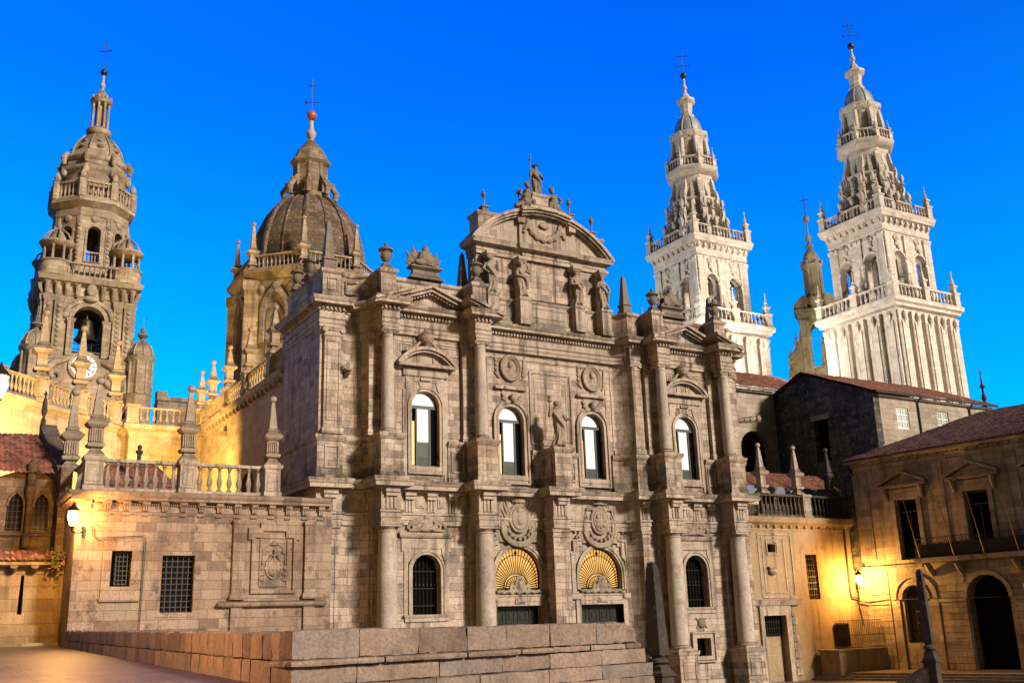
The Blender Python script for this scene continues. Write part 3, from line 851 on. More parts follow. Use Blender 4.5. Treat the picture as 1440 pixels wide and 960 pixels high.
# ---- upper entablature with dentils
UP = [(-.4, 19.4), (0, 19.4), (0, 19.62), (.05, 19.64), (.05, 19.88), (.12, 19.94), (.02, 19.98), (.02, 20.42), (.10, 20.46), (.10, 20.70), (.18, 20.74), (.52, 20.78), (.52, 20.95), (.60, 21.0), (.66, 21.16), (.66, 21.2), (-.5, 21.3)]
PU_ = front_path(.56, 54.5, 55.78, ctr=False, ywc=56.75)
mb = MB(); mb.sweep(PU_, UP)
ent2 = build('entablature', mb, 'trim', CH)
mb = MB()
def dentils(mb, path, off, z0, z1, w=.13, gap=.11, dep=.14):
    for (x0, y0), (x1, y1) in zip(path[:-1], path[1:]):
        d = V3(x1 - x0, y1 - y0); L_ = d.length
        if L_ < .5: continue
        d.normalize(); nn = V3(d.y, -d.x); k = int(L_ / (w + gap)); r = Matrix.Rotation(atan2(d.y, d.x), 3, 'Z')
        for i in range(k):
            q = V3(x0, y0) + d * ((i + .5) * L_ / k) + nn * (off + dep / 2 - .01)
            mb.cbox((q.x, q.y, (z0 + z1) / 2), (w, dep, z1 - z0), r)
dentils(mb, PU_[1:], .10, 20.50, 20.70)
build('dentil_band', mb, 'trim', ent2)
# ---- pediments over the two pavilions
def pediment(xa, xb, label=None):
    xc = (xa + xb) / 2; x0, x1 = xa - 1.25, xb + 1.25; zb, za = 21.05, 22.75
    mb = MB()
    def z_at(x): return zb + (za - zb) * (1 - abs(x - xc) / (x1 - xc))
    def rake(xs, yf, yb, th, dz=0.):
        top = [(x, z_at(x) + dz) for x in xs]; bot = [(x, z_at(x) + dz - th) for x in reversed(xs)]
        mb.wall([bot[::-1][::1] + top[::-1]] if False else [list(reversed(top)) [::-1] + bot], yf, yb - yf)
    # tympanum
    mb.wall([[(x0 + 1.2, zb - .1), (x1 - 1.2, zb - .1), (x1 - 1.2, z_at(x1 - 1.2) - .1), (xc, za - .1), (x0 + 1.2, z_at(x0 + 1.2) - .1)]], 55.83, .6)
    # middle stretch, two steps of moulding
    rake([xa + .55, xc, xb - .55], 55.12, 56.2, .20)
    rake([xa + .55, xc, xb - .55], 55.30, 56.2, .22, -.2)
    rake([xa + .55, xc, xb - .55], 55.58, 56.2, .14, -.42)
    for xs in ([x0, xa + .56 + .62], [xb - .56 - .62, x1]):
        rake(xs, 53.84, 56.1, .20); rake(xs, 54.0, 56.1, .16, -.2)
    # dentils along the rake
    n = 24
    for i in range(n):
        x = xa + .7 + (xb - xa - 1.4) * (i + .5) / n
        if abs(x - xc) < .1: continue
        z = z_at(x) - .5
        mb.box(x - .06, x + .06, 55.47, 55.6, z - .08, z + .08)
    return build('pediment', mb, 'trim', CH)
pediment(C1, C2); pediment(C4, C5)
# ---- attic parapet
def attic_path(hw, yf, yw):
    return [(20.3, 63.2), (20.3, 56.5), (21.5, 56.5), (21.6, 56.75)] + [(21.6 + 1.5 * i / 6, 56.75 + .38 * sin(pi * i / 6) - .3 * i / 6) for i in range(1, 7)] + \
        [(C1 - hw, yw + .2), (C1 - hw, yf), (C1 + hw, yf), (C1 + hw, yw), (C2 - hw, yw), (C2 - hw, yf), (C2 + hw, yf), (C2 + hw, yw + .9)], \
        [(42.3, 57.1)] + [(42.5 + .75 * i / 5, 57.1 - .85 * i / 5 + .12 * sin(pi * i / 5)) for i in range(0, 6)] + \
        [(43.35, 56.1), (44.0, 56.1), (C4 - hw, yw + .1), (C4 - hw, yf), (C4 + hw, yf), (C4 + hw, yw), (C5 - hw, yw), (C5 - hw, yf), (C5 + hw, yf), (C5 + hw, yw + .1), (53.0, 56.2), (53.0, 63.2)]
ATT = [(-.5, 21.2), (.05, 21.2), (.05, 21.5), (0, 21.6), (0, 22.95), (.07, 23.0), (.14, 23.12), (.14, 23.25), (-.5, 23.32)]
pa, pb = attic_path(.5, 54.9, 56.2)
mb = MB(); mb.sweep(pa, ATT); mb.sweep(pb, ATT)
for x0, x1, y in ((21.9, 22.9, 56.82), (20.6, 21.3, 56.5), (25.4, 27.2, 56.2), (28, 29.4, 56.2), (46.0, 47.2, 56.2), (48.8, 50.3, 56.2), (31.2, 31.5, 57.1)):
    frame(mb, x0, x1, 21.9, 22.75, y, .09, .05)
build('attic_parapet', mb, 'facade', CH)
# ---- windows of the piano nobile (a frame with lunette, tall pane, open casements)
def tall_window(xc, hw, z0, zs, y, low=.75):
    mb = MB()
    sub = [rect(xc - hw + .09, xc + hw - .09, zs + .02, zs + .021 + .0)] if False else []
    out = arch(xc, hw + .02, z0 - .01, zs)
    hole1 = [(xc + (hw - .09) * cos(pi * i / 14), zs + .1 + (hw - .10) * sin(pi * i / 14)) for i in range(15)]
    hole2 = rect(xc - hw * .48, xc + hw * .40, z0 + .1, zs - .1)
    hole3 = rect(xc - hw + .05, xc - hw * .58, z0 + .1, zs - .1)
    hole4 = rect(xc + hw * .52, xc + hw - .07, z0 + .1, zs - .1)
    mb.wall([out, hole1, hole2, hole3, hole4], y, .09)
    w = build('window', mb, 'frame', CH)
    mb = MB(); mb.wall([[(xc + (hw - .05) * cos(pi * i / 14), zs + .08 + (hw - .07) * sin(pi * i / 14)) for i in range(15)]], y + .05, .02)
    mb.wall([rect(xc - hw * .5, xc + hw * .42, z0 + low, zs - .08)], y + .05, .02)
    build('mirroring_pane', mb, 'glass', w)
    mb = MB(); mb.wall([rect(xc - hw * .5, xc + hw * .42, z0 + .08, z0 + low - .002)], y + .05, .02)  # dark slatted panel, painting in the dark reflection low in the glass
    for k in range(5): mb.box(xc - hw * .46, xc + hw * .38, y + .02, y + .045, z0 + .14 + .11 * k, z0 + .18 + .11 * k)
    build('dark_reflection', mb, 'frame', w)
    mb = MB(); mb.wall([rect(xc - hw + .03, xc - hw * .66, z0 + .08, zs - .9)], y + .06, .02); build('lit_curtain', mb, 'warmglass', w)
    mb = MB(); mb.wall([rect(xc - hw * .65, xc - hw * .5, z0 + .08, zs - .08)], y + .06, .02); mb.wall([rect(xc + hw * .5, xc + hw - .04, z0 + .08, zs - .08)], y + .06, .02)
    build('casement', mb, 'dark', w)
    return w
YW = 56.18
tall_window(26.95, .93, 11.15, 14.9, YW, 1.55); tall_window(47.85, .95, 11.25, 14.85, YW)
tall_window(33.74, .93, 11.05, 14.7, 57.22, .95); tall_window(40.32, .93, 11.1, 14.7, 57.22)
# window surrounds, pavilions: eared frame, entablature, segmental pediment
def surround(xc, hw, z0, zs, y):
    mb = MB()
    mb.wall([arch(xc, hw + .26, z0 - .5, zs), arch(xc, hw + .02, z0 - .3, zs)], y - .10, .12)
    mb.wall([arch(xc, hw + .30, z0 - .5, zs), arch(xc, hw + .2, z0 - .4, zs)], y - .16, .08)
    ear = [(xc - hw - .62, z0 - .9), (xc - hw - .34, z0 - .9), (xc - hw - .34, zs + .1), (xc - .78, zs + 1.35), (xc - .78, zs + 1.55), (xc - .42, zs + 1.55), (xc - .42, zs + 1.25), (xc + .42, zs + 1.25),
           (xc + .42, zs + 1.55), (xc + .78, zs + 1.55), (xc + .78, zs + 1.35), (xc + hw + .34, zs + .1), (xc + hw + .34, z0 - .9), (xc + hw + .62, z0 - .9), (xc + hw + .62, zs + 1.0), (xc + 1.35, zs + 1.0), (xc + 1.35, zs + 1.9), (xc - 1.35, zs + 1.9), (xc - 1.35, zs + 1.0), (xc - hw - .62, zs + 1.0)]
    mb.wall([ear], y - .07, .09)
    mb.box(xc - hw - .3, xc + hw + .3, y - .12, y, z0 - .32, z0 - .02)
    mb.box(xc - 1.55, xc + 1.55, y - .16, y, zs + 1.9, zs + 2.35)
    mb.box(xc - .35, xc + .35, y - .2, y, zs + 1.62, zs + 1.8)
    b = zs + 2.65
    mb.box(xc - 1.98, xc + 1.98, y - .5, y, b - .2, b)
    ch, rise = 2.08, 1.12; R = (ch * ch + rise * rise) / (2 * rise); cz = b + rise - R
    a0 = math.asin(ch / R)
    def arcpts(rr, s): return [(xc + rr * sin(a0 * (-1 + 2 * i / 20) * s), cz + rr * cos(a0 * (-1 + 2 * i / 20) * s)) for i in range(21)]
    mb.wall([arcpts(R, 1) + arcpts(R - .2, 1)[::-1]], y - .55, .56)
    mb.wall([arcpts(R - .2, .98) + arcpts(R - .36, .98)[::-1]], y - .42, .43)
    mb.wall([arcpts(R - .3, .97)], y - .10, .11)
    for s_ in (-1, 1): mb.box(xc + s_ * .55 - .04, xc + s_ * .55 + .04, y - .16, y, b + .02, b + .6)
    return build('window_surround', mb, 'trim', CH)
surround(26.95, .93, 11.15, 14.9, 55.95); surround(47.85, .95, 11.25, 14.85, 55.95)
# blind panels round the pavilion windows
mb = MB()
for xc, a, b in ((26.95, 24.8, 29.7), (47.85, 46.0, 50.4)):
    mb.wall([[(a, 12.9), (a + .12, 12.9), (a + .12, 18.98), (b - .12, 18.98), (b - .12, 12.9), (b, 12.9), (b, 19.1), (a, 19.1)]], 55.9, .06)
    frame(mb, a + .45, xc - .9, 18.3, 18.9, 55.95, .08, .05); frame(mb, xc + .9, b - .35, 18.3, 18.9, 55.95, .08, .05)
frame(mb, 21.95, 22.85, 13.4, 18.9, 56.82, .1, .05); 
frame(mb, 35.3, 38.75, 13.2, 18.3, 57.0, .16, .07); frame(mb, 35.7, 38.35, 13.6, 17.9, 57.0, .1, .04)
frame(mb, 31.0, 32.1, 13.2, 19.2, 57.0, .1, .05); frame(mb, 41.6, 42.2, 13.2, 19.0, 57.0, .1, .05)
mb.box(31.1, 42.3, 56.93, 57.0, 18.95, 19.1)
frame(mb, 21.9, 22.8, .4, 7.0, 56.82, .1, .05)
build('wall_panel', mb, 'trim', CH)
# urn-and-scroll crest on top of each segmental pediment
def crest(xc):
    mb = MB()
    mb.lathe([(.30, 0), (.34, .12), (.18, .2), (.16, .3), (.42, .55), (.52, .8), (.5, .95), (.56, 1.0), (.3, 1.12), (.16, 1.3), (.1, 1.45), (.0, 1.55)], (xc, 55.75, 18.45), 16)
    for s_ in (-1, 1):
        mb.tube([(xc + s_ * .45, 55.75, 18.95), (xc + s_ * .75, 55.7, 18.65), (xc + s_ * 1.1, 55.65, 18.42), (xc + s_ * 1.3, 55.6, 18.5)], [.1, .13, .13, .1], 8)
        mb.tube(spiral((xc + s_ * 1.3, 55.6, 18.45), .2, 1.2, 0, s_), .07, 6)
    return sculpt('urn_crest', mb, 'sculpt', CH, voxel=.05, rough=.03)
crest(26.95); crest(47.85)
# central windows: moulded archivolt, shoulders, shelf
def centre_surround(xc, hw, z0, zs, y):
    mb = MB()
    mb.wall([arch(xc, hw + .42, z0 - .6, zs), arch(xc, hw + .01, z0 - .3, zs)], y - .10, .11)
    mb.wall([arch(xc, hw + .42, z0 - .6, zs), arch(xc, hw + .28, z0 - .5, zs)], y - .20, .12)
    mb.wall([arch(xc, hw + .16, z0 - .3, zs), arch(xc, hw + .02, z0 - .2, zs)], y - .15, .07)
    pts = [(xc - 1.45, z0 - .6), (xc - 1.36, z0 - .6), (xc - 1.36, zs + .3)]
    q = [(xc - 1.36 + .72 * i / 8, zs + .3 + 1.0 * sin(pi / 2 * i / 8) ** 1.6) for i in range(9)]
    sh = q + [(xc - .6, zs + 2.1), (xc + .6, zs + 2.1)] + [(2 * xc - a, b) for a, b in q[::-1]]
    sh2 = [(xc + (hw + .44) * cos(pi * i / 12), zs + (hw + .44) * sin(pi * i / 12)) for i in range(13)]
    mb.wall([sh + sh2], y - .06, .08)
    mb.box(xc - 1.2, xc + 1.2, y - .26, y, zs + 2.1, zs + 2.28)
    mb.box(xc - hw - .35, xc + hw + .35, y - .14, y, z0 - .32, z0 - .02)
    return build('window_surround', mb, 'trim', CH)
centre_surround(33.74, .93, 11.05, 14.7, 57.0); centre_surround(40.32, .93, 11.1, 14.7, 57.0)
def cherub(xc, z, y):
    mb = MB(); mb.ell((xc, y - .22, z + .12), (.24, .24, .28)); mb.ell((xc, y - .25, z + .33), (.26, .2, .14))
    mb.ell((xc, y - .44, z + .1), (.05, .06, .06))
    for s_ in (-1, 1):
        for k in range(3):
            a = radians(20 + 28 * k)
            mb.ell((xc + s_ * (.42 + .08 * (2 - k)) , y - .1, z + .22 - .2 * k), (.4 - .06 * k, .07, .13), Matrix.Rotation(-s_ * (radians(48) - .5 * k), 3, 'Y'))
    return sculpt('cherub_head', mb, 'sculpt', CH, voxel=.035, rough=.02)
cherub(33.9, 16.05, 57); cherub(40.4, 16.05, 57)
def medallion(xc, z, y, man=True):
    mb = MB()
    ring = [(xc + .74 * cos(a), y - .12, z + .84 * sin(a)) for a in [2 * pi * i / 28 for i in range(29)]]
    mb.tube(ring, .11, 8, caps=False)
    ring = [(xc + .56 * cos(a), y - .10, z + .66 * sin(a)) for a in [2 * pi * i / 28 for i in range(29)]]
    mb.tube(ring, .05, 8, caps=False)
    mb.ell((xc, y, z), (.72, .07, .82), seg=20)
    # bust
    mb.ell((xc + .02, y - .12, z + .2), (.17, .15, .24)); mb.ell((xc + .02, y - .12, z + .33), (.2, .15, .16))
    mb.ell((xc + (-.15 if man else 0), y - .2, z + .15), (.05, .06, .05)); mb.ell((xc, y - .08, z - .12), (.13, .1, .2))
    mb.ell((xc + .03, y - .06, z - .42), (.42, .14, .28))
    for s_ in (-1, 1):   # palm leaves
        for k in range(5):
            a = radians(-58 + 26 * k)
            px, pz = xc + s_ * (.86 + .02 * k), z - .62 + .3 * k
            mb.ell((px + s_ * .17 , y - .06, pz + .06), (.34, .05, .09), Matrix.Rotation(-s_ * radians(48 + 6 * k), 3, 'Y'))
    return sculpt('portrait_medallion', mb, 'sculpt', CH, voxel=.04, rough=.02)
medallion(33.83, 18.32, 57.0); medallion(40.5, 18.2, 57.0, False)
# ---- ground floor windows
def low_window(xc, hw, z0, zs, y):
    mb = MB()
    mb.wall([arch(xc, hw + .28, z0 - .05, zs), arch(xc, hw + .01, z0, zs)], y - .08, .09)
    mb.wall([arch(xc, hw + .28, z0 - .05, zs), arch(xc, hw + .18, z0 - .02, zs)], y - .14, .07)
    top = zs + hw + .38
    eared = [(xc - hw - .55, z0 - .1), (xc - hw - .3, z0 - .1), (xc - hw - .3, zs + .5), (xc - hw - .1, zs + 1.02), (xc - hw - .1, top - .02), (xc + hw + .1, top - .02), (xc + hw + .1, zs + 1.02), (xc + hw + .3, zs + .5), (xc + hw + .3, z0 - .1), (xc + hw + .55, z0 - .1),
             (xc + hw + .55, zs + 1.1), (xc + hw + .72, zs + 1.1), (xc + hw + .72, top + .6), (xc - hw - .72, top + .6), (xc - hw - .72, zs + 1.1), (xc - hw - .55, zs + 1.1)]
    mb.wall([eared], y - .06, .07)
    mb.mold(xc - hw - .78, xc + hw + .78, y - .14, y + .02, [(0, top + .6), (.06, top + .66), (.12, top + .8), (.14, top + .9), (-.02, top + .92)])
    mb.mold(xc - hw - .5, xc + hw + .5, y - .1, y + .02, [(-.04, z0 - .42), (0, z0 - .40), (.02, z0 - .2), (.1, z0 - .12), (.12, z0 - .02), (-.02, z0 - .012)])
    su = build('window_surround', mb, 'trim', CH)
    mb = MB(); mb.wall([arch(xc, hw + .05, z0 - .02, zs)], y + .55, .05)
    w = build('window', mb, 'dark', CH)
    mb = MB()
    for i in range(-3, 4): mb.tube([(xc + i * hw * .27, y + .45, z0), (xc + i * hw * .27, y + .45, zs + (hw * hw - (i * hw * .27) ** 2) ** .5)], .018, 5)
    for k in range(3): mb.box(xc - hw, xc + hw, y + .44, y + .46, z0 + .5 + 1.0 * k, z0 + .53 + 1.0 * k)
    for i in range(7): mb.lathe([(.018, 0), (.05, .1), (.018, .2)], (xc + (i - 3) * hw * .27, y + .45, z0 + 1.6), 6)
    build('grille', mb, 'iron', w)
    # carved scroll relief above
    mb = MB(); zc = top + 1.0
    mb.ell((xc, y - .1, zc + .5), (.42, .18, .5)); mb.ell((xc, y - .18, zc + .85), (.25, .15, .2)); mb.ell((xc - .05, y - .15, zc + .15), (.7, .14, .2))
    for s_ in (-1, 1):
        mb.tube([(xc + s_ * .3, y - .1, zc + .75), (xc + s_ * .75, y - .12, zc + .7), (xc + s_ * 1.1, y - .12, zc + .45), (xc + s_ * 1.3, y - .1, zc + .12)], [.12, .14, .13, .1], 8)
        mb.tube(spiral((xc + s_ * .75, y - .12, zc + .32), .28, 1.4, pi / 2, s_), .085, 7)
        mb.tube([(xc + s_ * .2, y - .15, zc + .2), (xc + s_ * .5, y - .2, zc + .05), (xc + s_ * 1.2, y - .1, zc + .02)], .1, 7)
        mb.ell((xc + s_ * .45, y - .16, zc + .55), (.2, .12, .1), Matrix.Rotation(s_ * .6, 3, 'Y'))
    sculpt('scroll_relief', mb, 'sculpt', su, voxel=.045, rough=.04, nscale=5)
low_window(26.95, .93, 2.35, 4.9, 55.95); low_window(47.85, .98, 2.40, 4.95, 55.95)
# small square cellar window and round emblem under the right hand window
mb = MB(); mb.wall([rect(47.1, 48.85, -1.1, .6), rect(47.36, 48.59, -.84, .34)], 55.83, .14); frame(mb, 46.95, 49.0, -1.25, .75, 55.95, .1, .2)
cw = build('cellar_window', mb, 'trim', CH)
mb = MB(); mb.wall([rect(47.3, 48.65, -.9, .4)], 56.5, .05); build('pane', mb, 'dark', cw)
mb = MB(); mb.ell((47.95, 55.88, 1.35), (.34, .14, .34), seg=16)
for a in (.6, -.6): mb.cbox((47.95, 55.9, 1.35), (1.15, .06, .08), Matrix.Rotation(a, 3, 'Y'))
sculpt('emblem', mb, 'dark_sculpt', CH, voxel=.04, rough=.02)
# ---- portals: door, lintel, lit fanlight, coat of arms
def portal(xc, which):
    y = 57.0
    mb = MB()
    mb.wall([arch(xc, 1.98, 3.72, 4.7), arch(xc, 1.71, 3.70, 4.7)], y - .10, .11)
    mb.wall([arch(xc, 2.0, 3.72, 4.7), arch(xc, 1.86, 3.70, 4.7)], y - .16, .07)
    # stepped shoulders
    for s_ in (-1, 1):
        st = [(2.05, 3.5), (2.5, 3.5), (2.5, 6.2), (2.05, 6.2), (2.05, 7.0), (1.62, 7.0), (1.62, 7.8), (1.45, 7.8), (1.45, 6.55), (1.72, 6.55), (1.72, 5.9), (2.05, 5.6)]
        mb.wall([[(xc + s_ * a, b) for a, b in st]], y - .12, .13)
        st = [(2.32, 3.3), (2.42, 3.3), (2.42, 6.1), (2.2, 6.1), (2.2, 6.95), (1.8, 6.95), (1.8, 6.85), (2.1, 6.85), (2.1, 6.0), (2.32, 6.0)]
        mb.wall([[(xc + s_ * a, b) for a, b in st]], y - .2, .1)
        mb.mold(*sorted((xc + s_ * 1.75, xc + s_ * 2.55)), y - .2, y, [(0, 3.1), (.06, 3.2), (.06, 3.45), (0, 3.5)])
        mb.box(*sorted((xc + s_ * 1.72, xc + s_ * 2.1)), y - .1, y + .01, -2.9, 3.08)
    # lintel entablature
    mb.mold(xc - 1.75, xc + 1.75, y - .12, y + .3, [(0, 2.76), (0, 3.0), (.03, 3.02), (.03, 3.3), (.08, 3.34), (.10, 3.44), (-.02, 3.46)])
    mb.box(xc - .4, xc + .4, y - .2, y, 2.9, 3.25); mb.box(xc - .3, xc + .3, y - .26, y, 2.98, 3.18)
    p = build('portal', mb, 'trim', CH)
    # cornice relief under the fanlight
    mb = MB()
    for i in range(18):
        x = xc - 1.6 + 3.2 * i / 17
        mb.ell((x, y - .1, 3.62 + .05 * sin(i * 2.1)), (.16, .12, .12))
    mb.ell((xc, y - .12, 4.05), (.42, .18, .48)); mb.ell((xc, y - .28, 4.1), (.22, .1, .28))
    for s_ in (-1, 1): mb.tube(spiral((xc + s_ * .5, y - .12, 3.9), .26, 1.2, pi / 2, -s_), .08, 7)
    for k in range(5): mb.ell((xc + .3 * sin((k - 2) * .5), y - .15, 4.4 + .16 * cos((k - 2) * .5)), (.07, .07, .1))
    sculpt('shell_relief', mb, 'sculpt', p, voxel=.045, rough=.03, nscale=5)
    # fanlight
    mb = MB(); mb.wall([arch(xc, 1.74, 3.7, 4.7)], y + .42, .03)
    f = build('fanlight', mb, 'fanlight', CH)
    mb = MB(); zc = 3.86; yy = y + .34
    mb.wall([arch(xc, 1.74, 3.7, 4.7), arch(xc, 1.64, 3.8, 4.7)], yy, .05)
    def edge(a):     # distance from hub to arch in direction a
        r = .2
        while True:
            px, pz = r * cos(a), zc + r * sin(a)
            if abs(px) > 1.66 or (pz > 4.7 and px * px + (pz - 4.7) ** 2 > 1.66 ** 2): return r
            r += .02
    for i in range(31):
        a = pi * (i + .0) / 30
        r1 = edge(a)
        mb.tube([(xc + .92 * cos(a), yy, zc + .92 * sin(a)), (xc + r1 * cos(a), yy, zc + r1 * sin(a))], .032, 4)
    for i in range(15):
        a = pi * i / 14
        mb.tube([(xc + .2 * cos(a), yy, zc + .2 * sin(a)), (xc + .78 * cos(a), yy, zc + .78 * sin(a))], .032, 4)
    for r in (.22, .78, .92): mb.tube([(xc + r * cos(pi * i / 24), yy, zc + r * sin(pi * i / 24)) for i in range(25)], .042, 5)
    for i in range(30):
        a = pi * (i + .5) / 30; r = edge(a) * .72 + .25
        mb.tube([(xc + r * cos(a - .05), yy, zc + r * sin(a - .05)), (xc + (r + .07) * cos(a), yy, zc + (r + .07) * sin(a)), (xc + r * cos(a + .05), yy, zc + r * sin(a + .05))], .026, 4)
    mb.lathe([(.05, 0), (.12, .1), (.05, .2), (.02, .34)], (xc, yy, 5.98), 8)
    mb.box(xc - 1.7, xc + 1.7, yy, yy + .04, 3.8, 3.88)
    build('iron_fan', mb, 'iron', f)
    # door
    mb = MB(); mb.box(xc - 1.74, xc + 1.74, y + .5, y + .6, -2.9, 2.76)
    d = build('door', mb, 'doorpaint', CH)
    mb = MB()
    for k in range(4):
        x0 = xc - 1.7 + .85 * k
        for z0, z1 in ((1.7, 2.5), (.2, 1.5), (-1.4, 0), (-2.7, -1.6)): frame(mb, x0 + .1, x0 + .75, z0, z1, y + .5, .08, .05); mb.box(x0 + .28, x0 + .57, y + .46, y + .5, z0 + .2, z1 - .2)
    build('door_panel', mb, 'doorpaint', d)
    # coat of arms
    mb = MB(); mb.box(xc - 1.45, xc + 1.45, y - .16, y + .02, 6.75, 9.62)
    c = build('coat_of_arms', mb, 'sculpt', CH, smooth=False)
    mb = MB(); yy = y - .22
    mb.ell((xc, yy, 8.25), (.62, .2, .80), seg=20)
    mb.tube([(xc + .70 * cos(a), yy - .06, 8.25 + .88 * sin(a)) for a in [2 * pi * i / 28 for i in range(29)]], .085, 7, caps=False)
    mb.tube([(xc + .52 * cos(a), yy - .12, 8.25 + .68 * sin(a)) for a in [2 * pi * i / 28 for i in range(29)]], .045, 6, caps=False)
    U = [(xc + 1.28 * cos(a), yy, 7.55 + (1.05) * sin(a)) for a in [pi + pi * i / 20 for i in range(21)]]
    mb.tube([(xc - 1.28, yy, 8.0)] + U + [(xc + 1.28, yy, 8.0)], .12, 8)
    mb.tube([(xc - 1.05, yy, 8.0)] + [(xc + 1.05 * cos(a), yy, 7.55 + .85 * sin(a)) for a in [pi + pi * i / 20 for i in range(21)]] + [(xc + 1.05, yy, 8.0)], .08, 8)
    for i in range(7):
        a = pi + pi * (i + .5) / 7; mb.ell((xc + .8 * cos(a), yy - .05, 7.55 + .62 * sin(a)), (.14, .12, .14))
    for s_ in (-1, 1):
        mb.tube(spiral((xc + s_ * 1.72, y - .12, 7.12), .3, 1.5, pi / 2, s_), .09, 7)
        mb.tube([(xc + s_ * 1.62, y - .1, 8.4), (xc + s_ * 1.85, y - .1, 7.9), (xc + s_ * 2.0, y - .1, 7.4)], [.07, .1, .1], 7)
    if which == 0:    # crowned shield among flags
        mb.lathe([(.48, 0), (.55, .12), (.62, .25), (.5, .3)], (xc, yy, 9.22), 14, sy=.5)
        for i in range(6): mb.ell((xc - .5 + .2 * i, yy - .1, 9.55), (.08, .08, .1))
        for s_ in (-1, 1):
            for k in range(5):
                a = radians(15 + 20 * k)
                mb.ell((xc + s_ * (.75 + .1 * k), yy, 8.55 - .28 * k + .3), (.10, .09, .75 - .06 * k), Matrix.Rotation(s_ * radians(18 + 7 * k), 3, 'Y'))
        mb.lathe([(.16, 0), (.22, .5), (.1, .75)], (xc, yy - .16, 7.9), 10, sy=.5)
        mb.ell((xc, yy - .2, 8.75), (.2, .08, .16))
    else:             # cardinal hat with tassels
        mb.ell((xc, yy - .1, 9.35), (.62, .2, .10)); mb.ell((xc, yy - .1, 9.5), (.3, .18, .18))
        for s_ in (-1, 1):
            mb.tube([(xc + s_ * .5, yy, 9.3), (xc + s_ * .85, yy, 9.2), (xc + s_ * 1.1, yy, 9.0), (xc + s_ * 1.12, yy, 8.6)], .06, 6)
            for r_, (zz, cnt) in enumerate(((8.75, 1), (8.45, 2), (8.15, 3))):
                for q in range(cnt): mb.ell((xc + s_ * 1.08 + (q - (cnt - 1) / 2) * .2, yy, zz), (.085, .08, .15))
            for q in range(4): mb.ell((xc + s_ * (.35 + .22 * q), yy - .06, 9.05 - .03 * q), (.13, .1, .11))
        mb.box(xc - .03, xc + .03, yy - .24, yy, 7.7, 8.8); mb.box(xc - .45, xc + .45, yy - .24, yy, 8.2, 8.26)
        for a_ in (-.25, .25):
            for b_ in (7.95, 8.5): mb.ell((xc + a_, yy - .2, b_), (.13, .06, .16))
    sculpt('shield_carving', mb, 'sculpt', c, voxel=.04, rough=.02, nscale=6)
portal(34.0, 0); portal(40.4, 1)
# ---- stone cannon waterspouts
def spout(p0, p1):
    mb = MB(); a, b = Vector(p0), Vector(p1)
    pts = [a.lerp(b, t) for t in (0, .3, .32, .55, .57, .85, .87, 1.)]
    mb.tube(pts, [.2, .2, .24, .22, .26, .22, .3, .28], 12)
    mb.tube([b + (b - a) * .01, b + (b - a) * .03], .16, 12)
    return build('waterspout', mb, 'trim', CH)
spout((22.0, 56.9, 16.6), (21.75, 55.7, 16.95)); spout((53.0, 55.9, 15.9), (54.4, 54.9, 16.0))

# ================================================================== high central gable
mb = MB()
yg = 56.9
mb.wall([[(31.35, 21.2), (42.0, 21.2), (42.0, 27.2), (31.35, 27.2)]], yg, 1.2)
mb.wall([[(35.0, 23.4), (38.75, 23.4), (38.75, 26.4), (35.0, 26.4)]], yg - .1, .12)
build('gable_wall', mb, 'facade', CH)
mb = MB()
GP = [(31.3, 58.2), (31.3, 56.75), (34.9, 56.75), (34.9, 56.55), (38.85, 56.55), (38.85, 56.75), (42.05, 56.75), (42.05, 58.2)]
mb.sweep(GP, [(-.3, 21.2), (.12, 21.2), (.12, 21.55), (.0, 21.65), (0, 22.95), (.08, 23.0), (.14, 23.15), (-.3, 23.2)])
mb.sweep(GP, [(-.3, 26.2), (.0, 26.2), (.0, 26.45), (.06, 26.5), (.06, 26.75), (.14, 26.8), (.45, 26.86), (.5, 27.05), (.58, 27.2), (-.3, 27.25)])
frame(mb, 35.3, 38.5, 22.0, 22.75, 56.55, .08, .04); frame(mb, 32.7, 34.1, 22.0, 22.75, 56.75, .08, .04)
build('gable_entablature', mb, 'trim', CH)
# segmental crown
mb = MB()
ch, rise, xc, bz = 5.95, 2.95, 36.7, 27.2
R = (ch * ch + rise * rise) / (2 * rise); cz = bz + rise - R; a0 = math.asin(ch / R)
def arc(rr, t0, t1, n=16): return [(xc + rr * sin(t0 + (t1 - t0) * i / n), cz + rr * cos(t0 + (t1 - t0) * i / n)) for i in range(n + 1)]
ti = math.asin(2.1 / R)
for t0, t1, yf in ((-a0, -ti, 56.15), (-ti, ti, 55.85), (ti, a0, 56.15)):
    mb.wall([arc(R, t0, t1) + arc(R - .22, t0, t1)[::-1]], yf, 58.0 - yf)
    mb.wall([arc(R - .22, t0, t1) + arc(R - .38, t0, t1)[::-1]], yf + .14, 57.9 - yf)
    mb.wall([arc(R - .38, t0, t1) + arc(R - .52, t0, t1)[::-1]], yf + .34, 57.6 - yf)
mb.wall([arc(R - .3, -a0 * .99, a0 * .99, 30)], 56.78, 1.3)
mb.wall([arc(R - .4, -ti * .97, ti * .97, 16) + [(xc + 2.0, 27.2), (xc - 2.0, 27.2)]], 56.58, .3)
build('curved_pediment', mb, 'trim', CH)
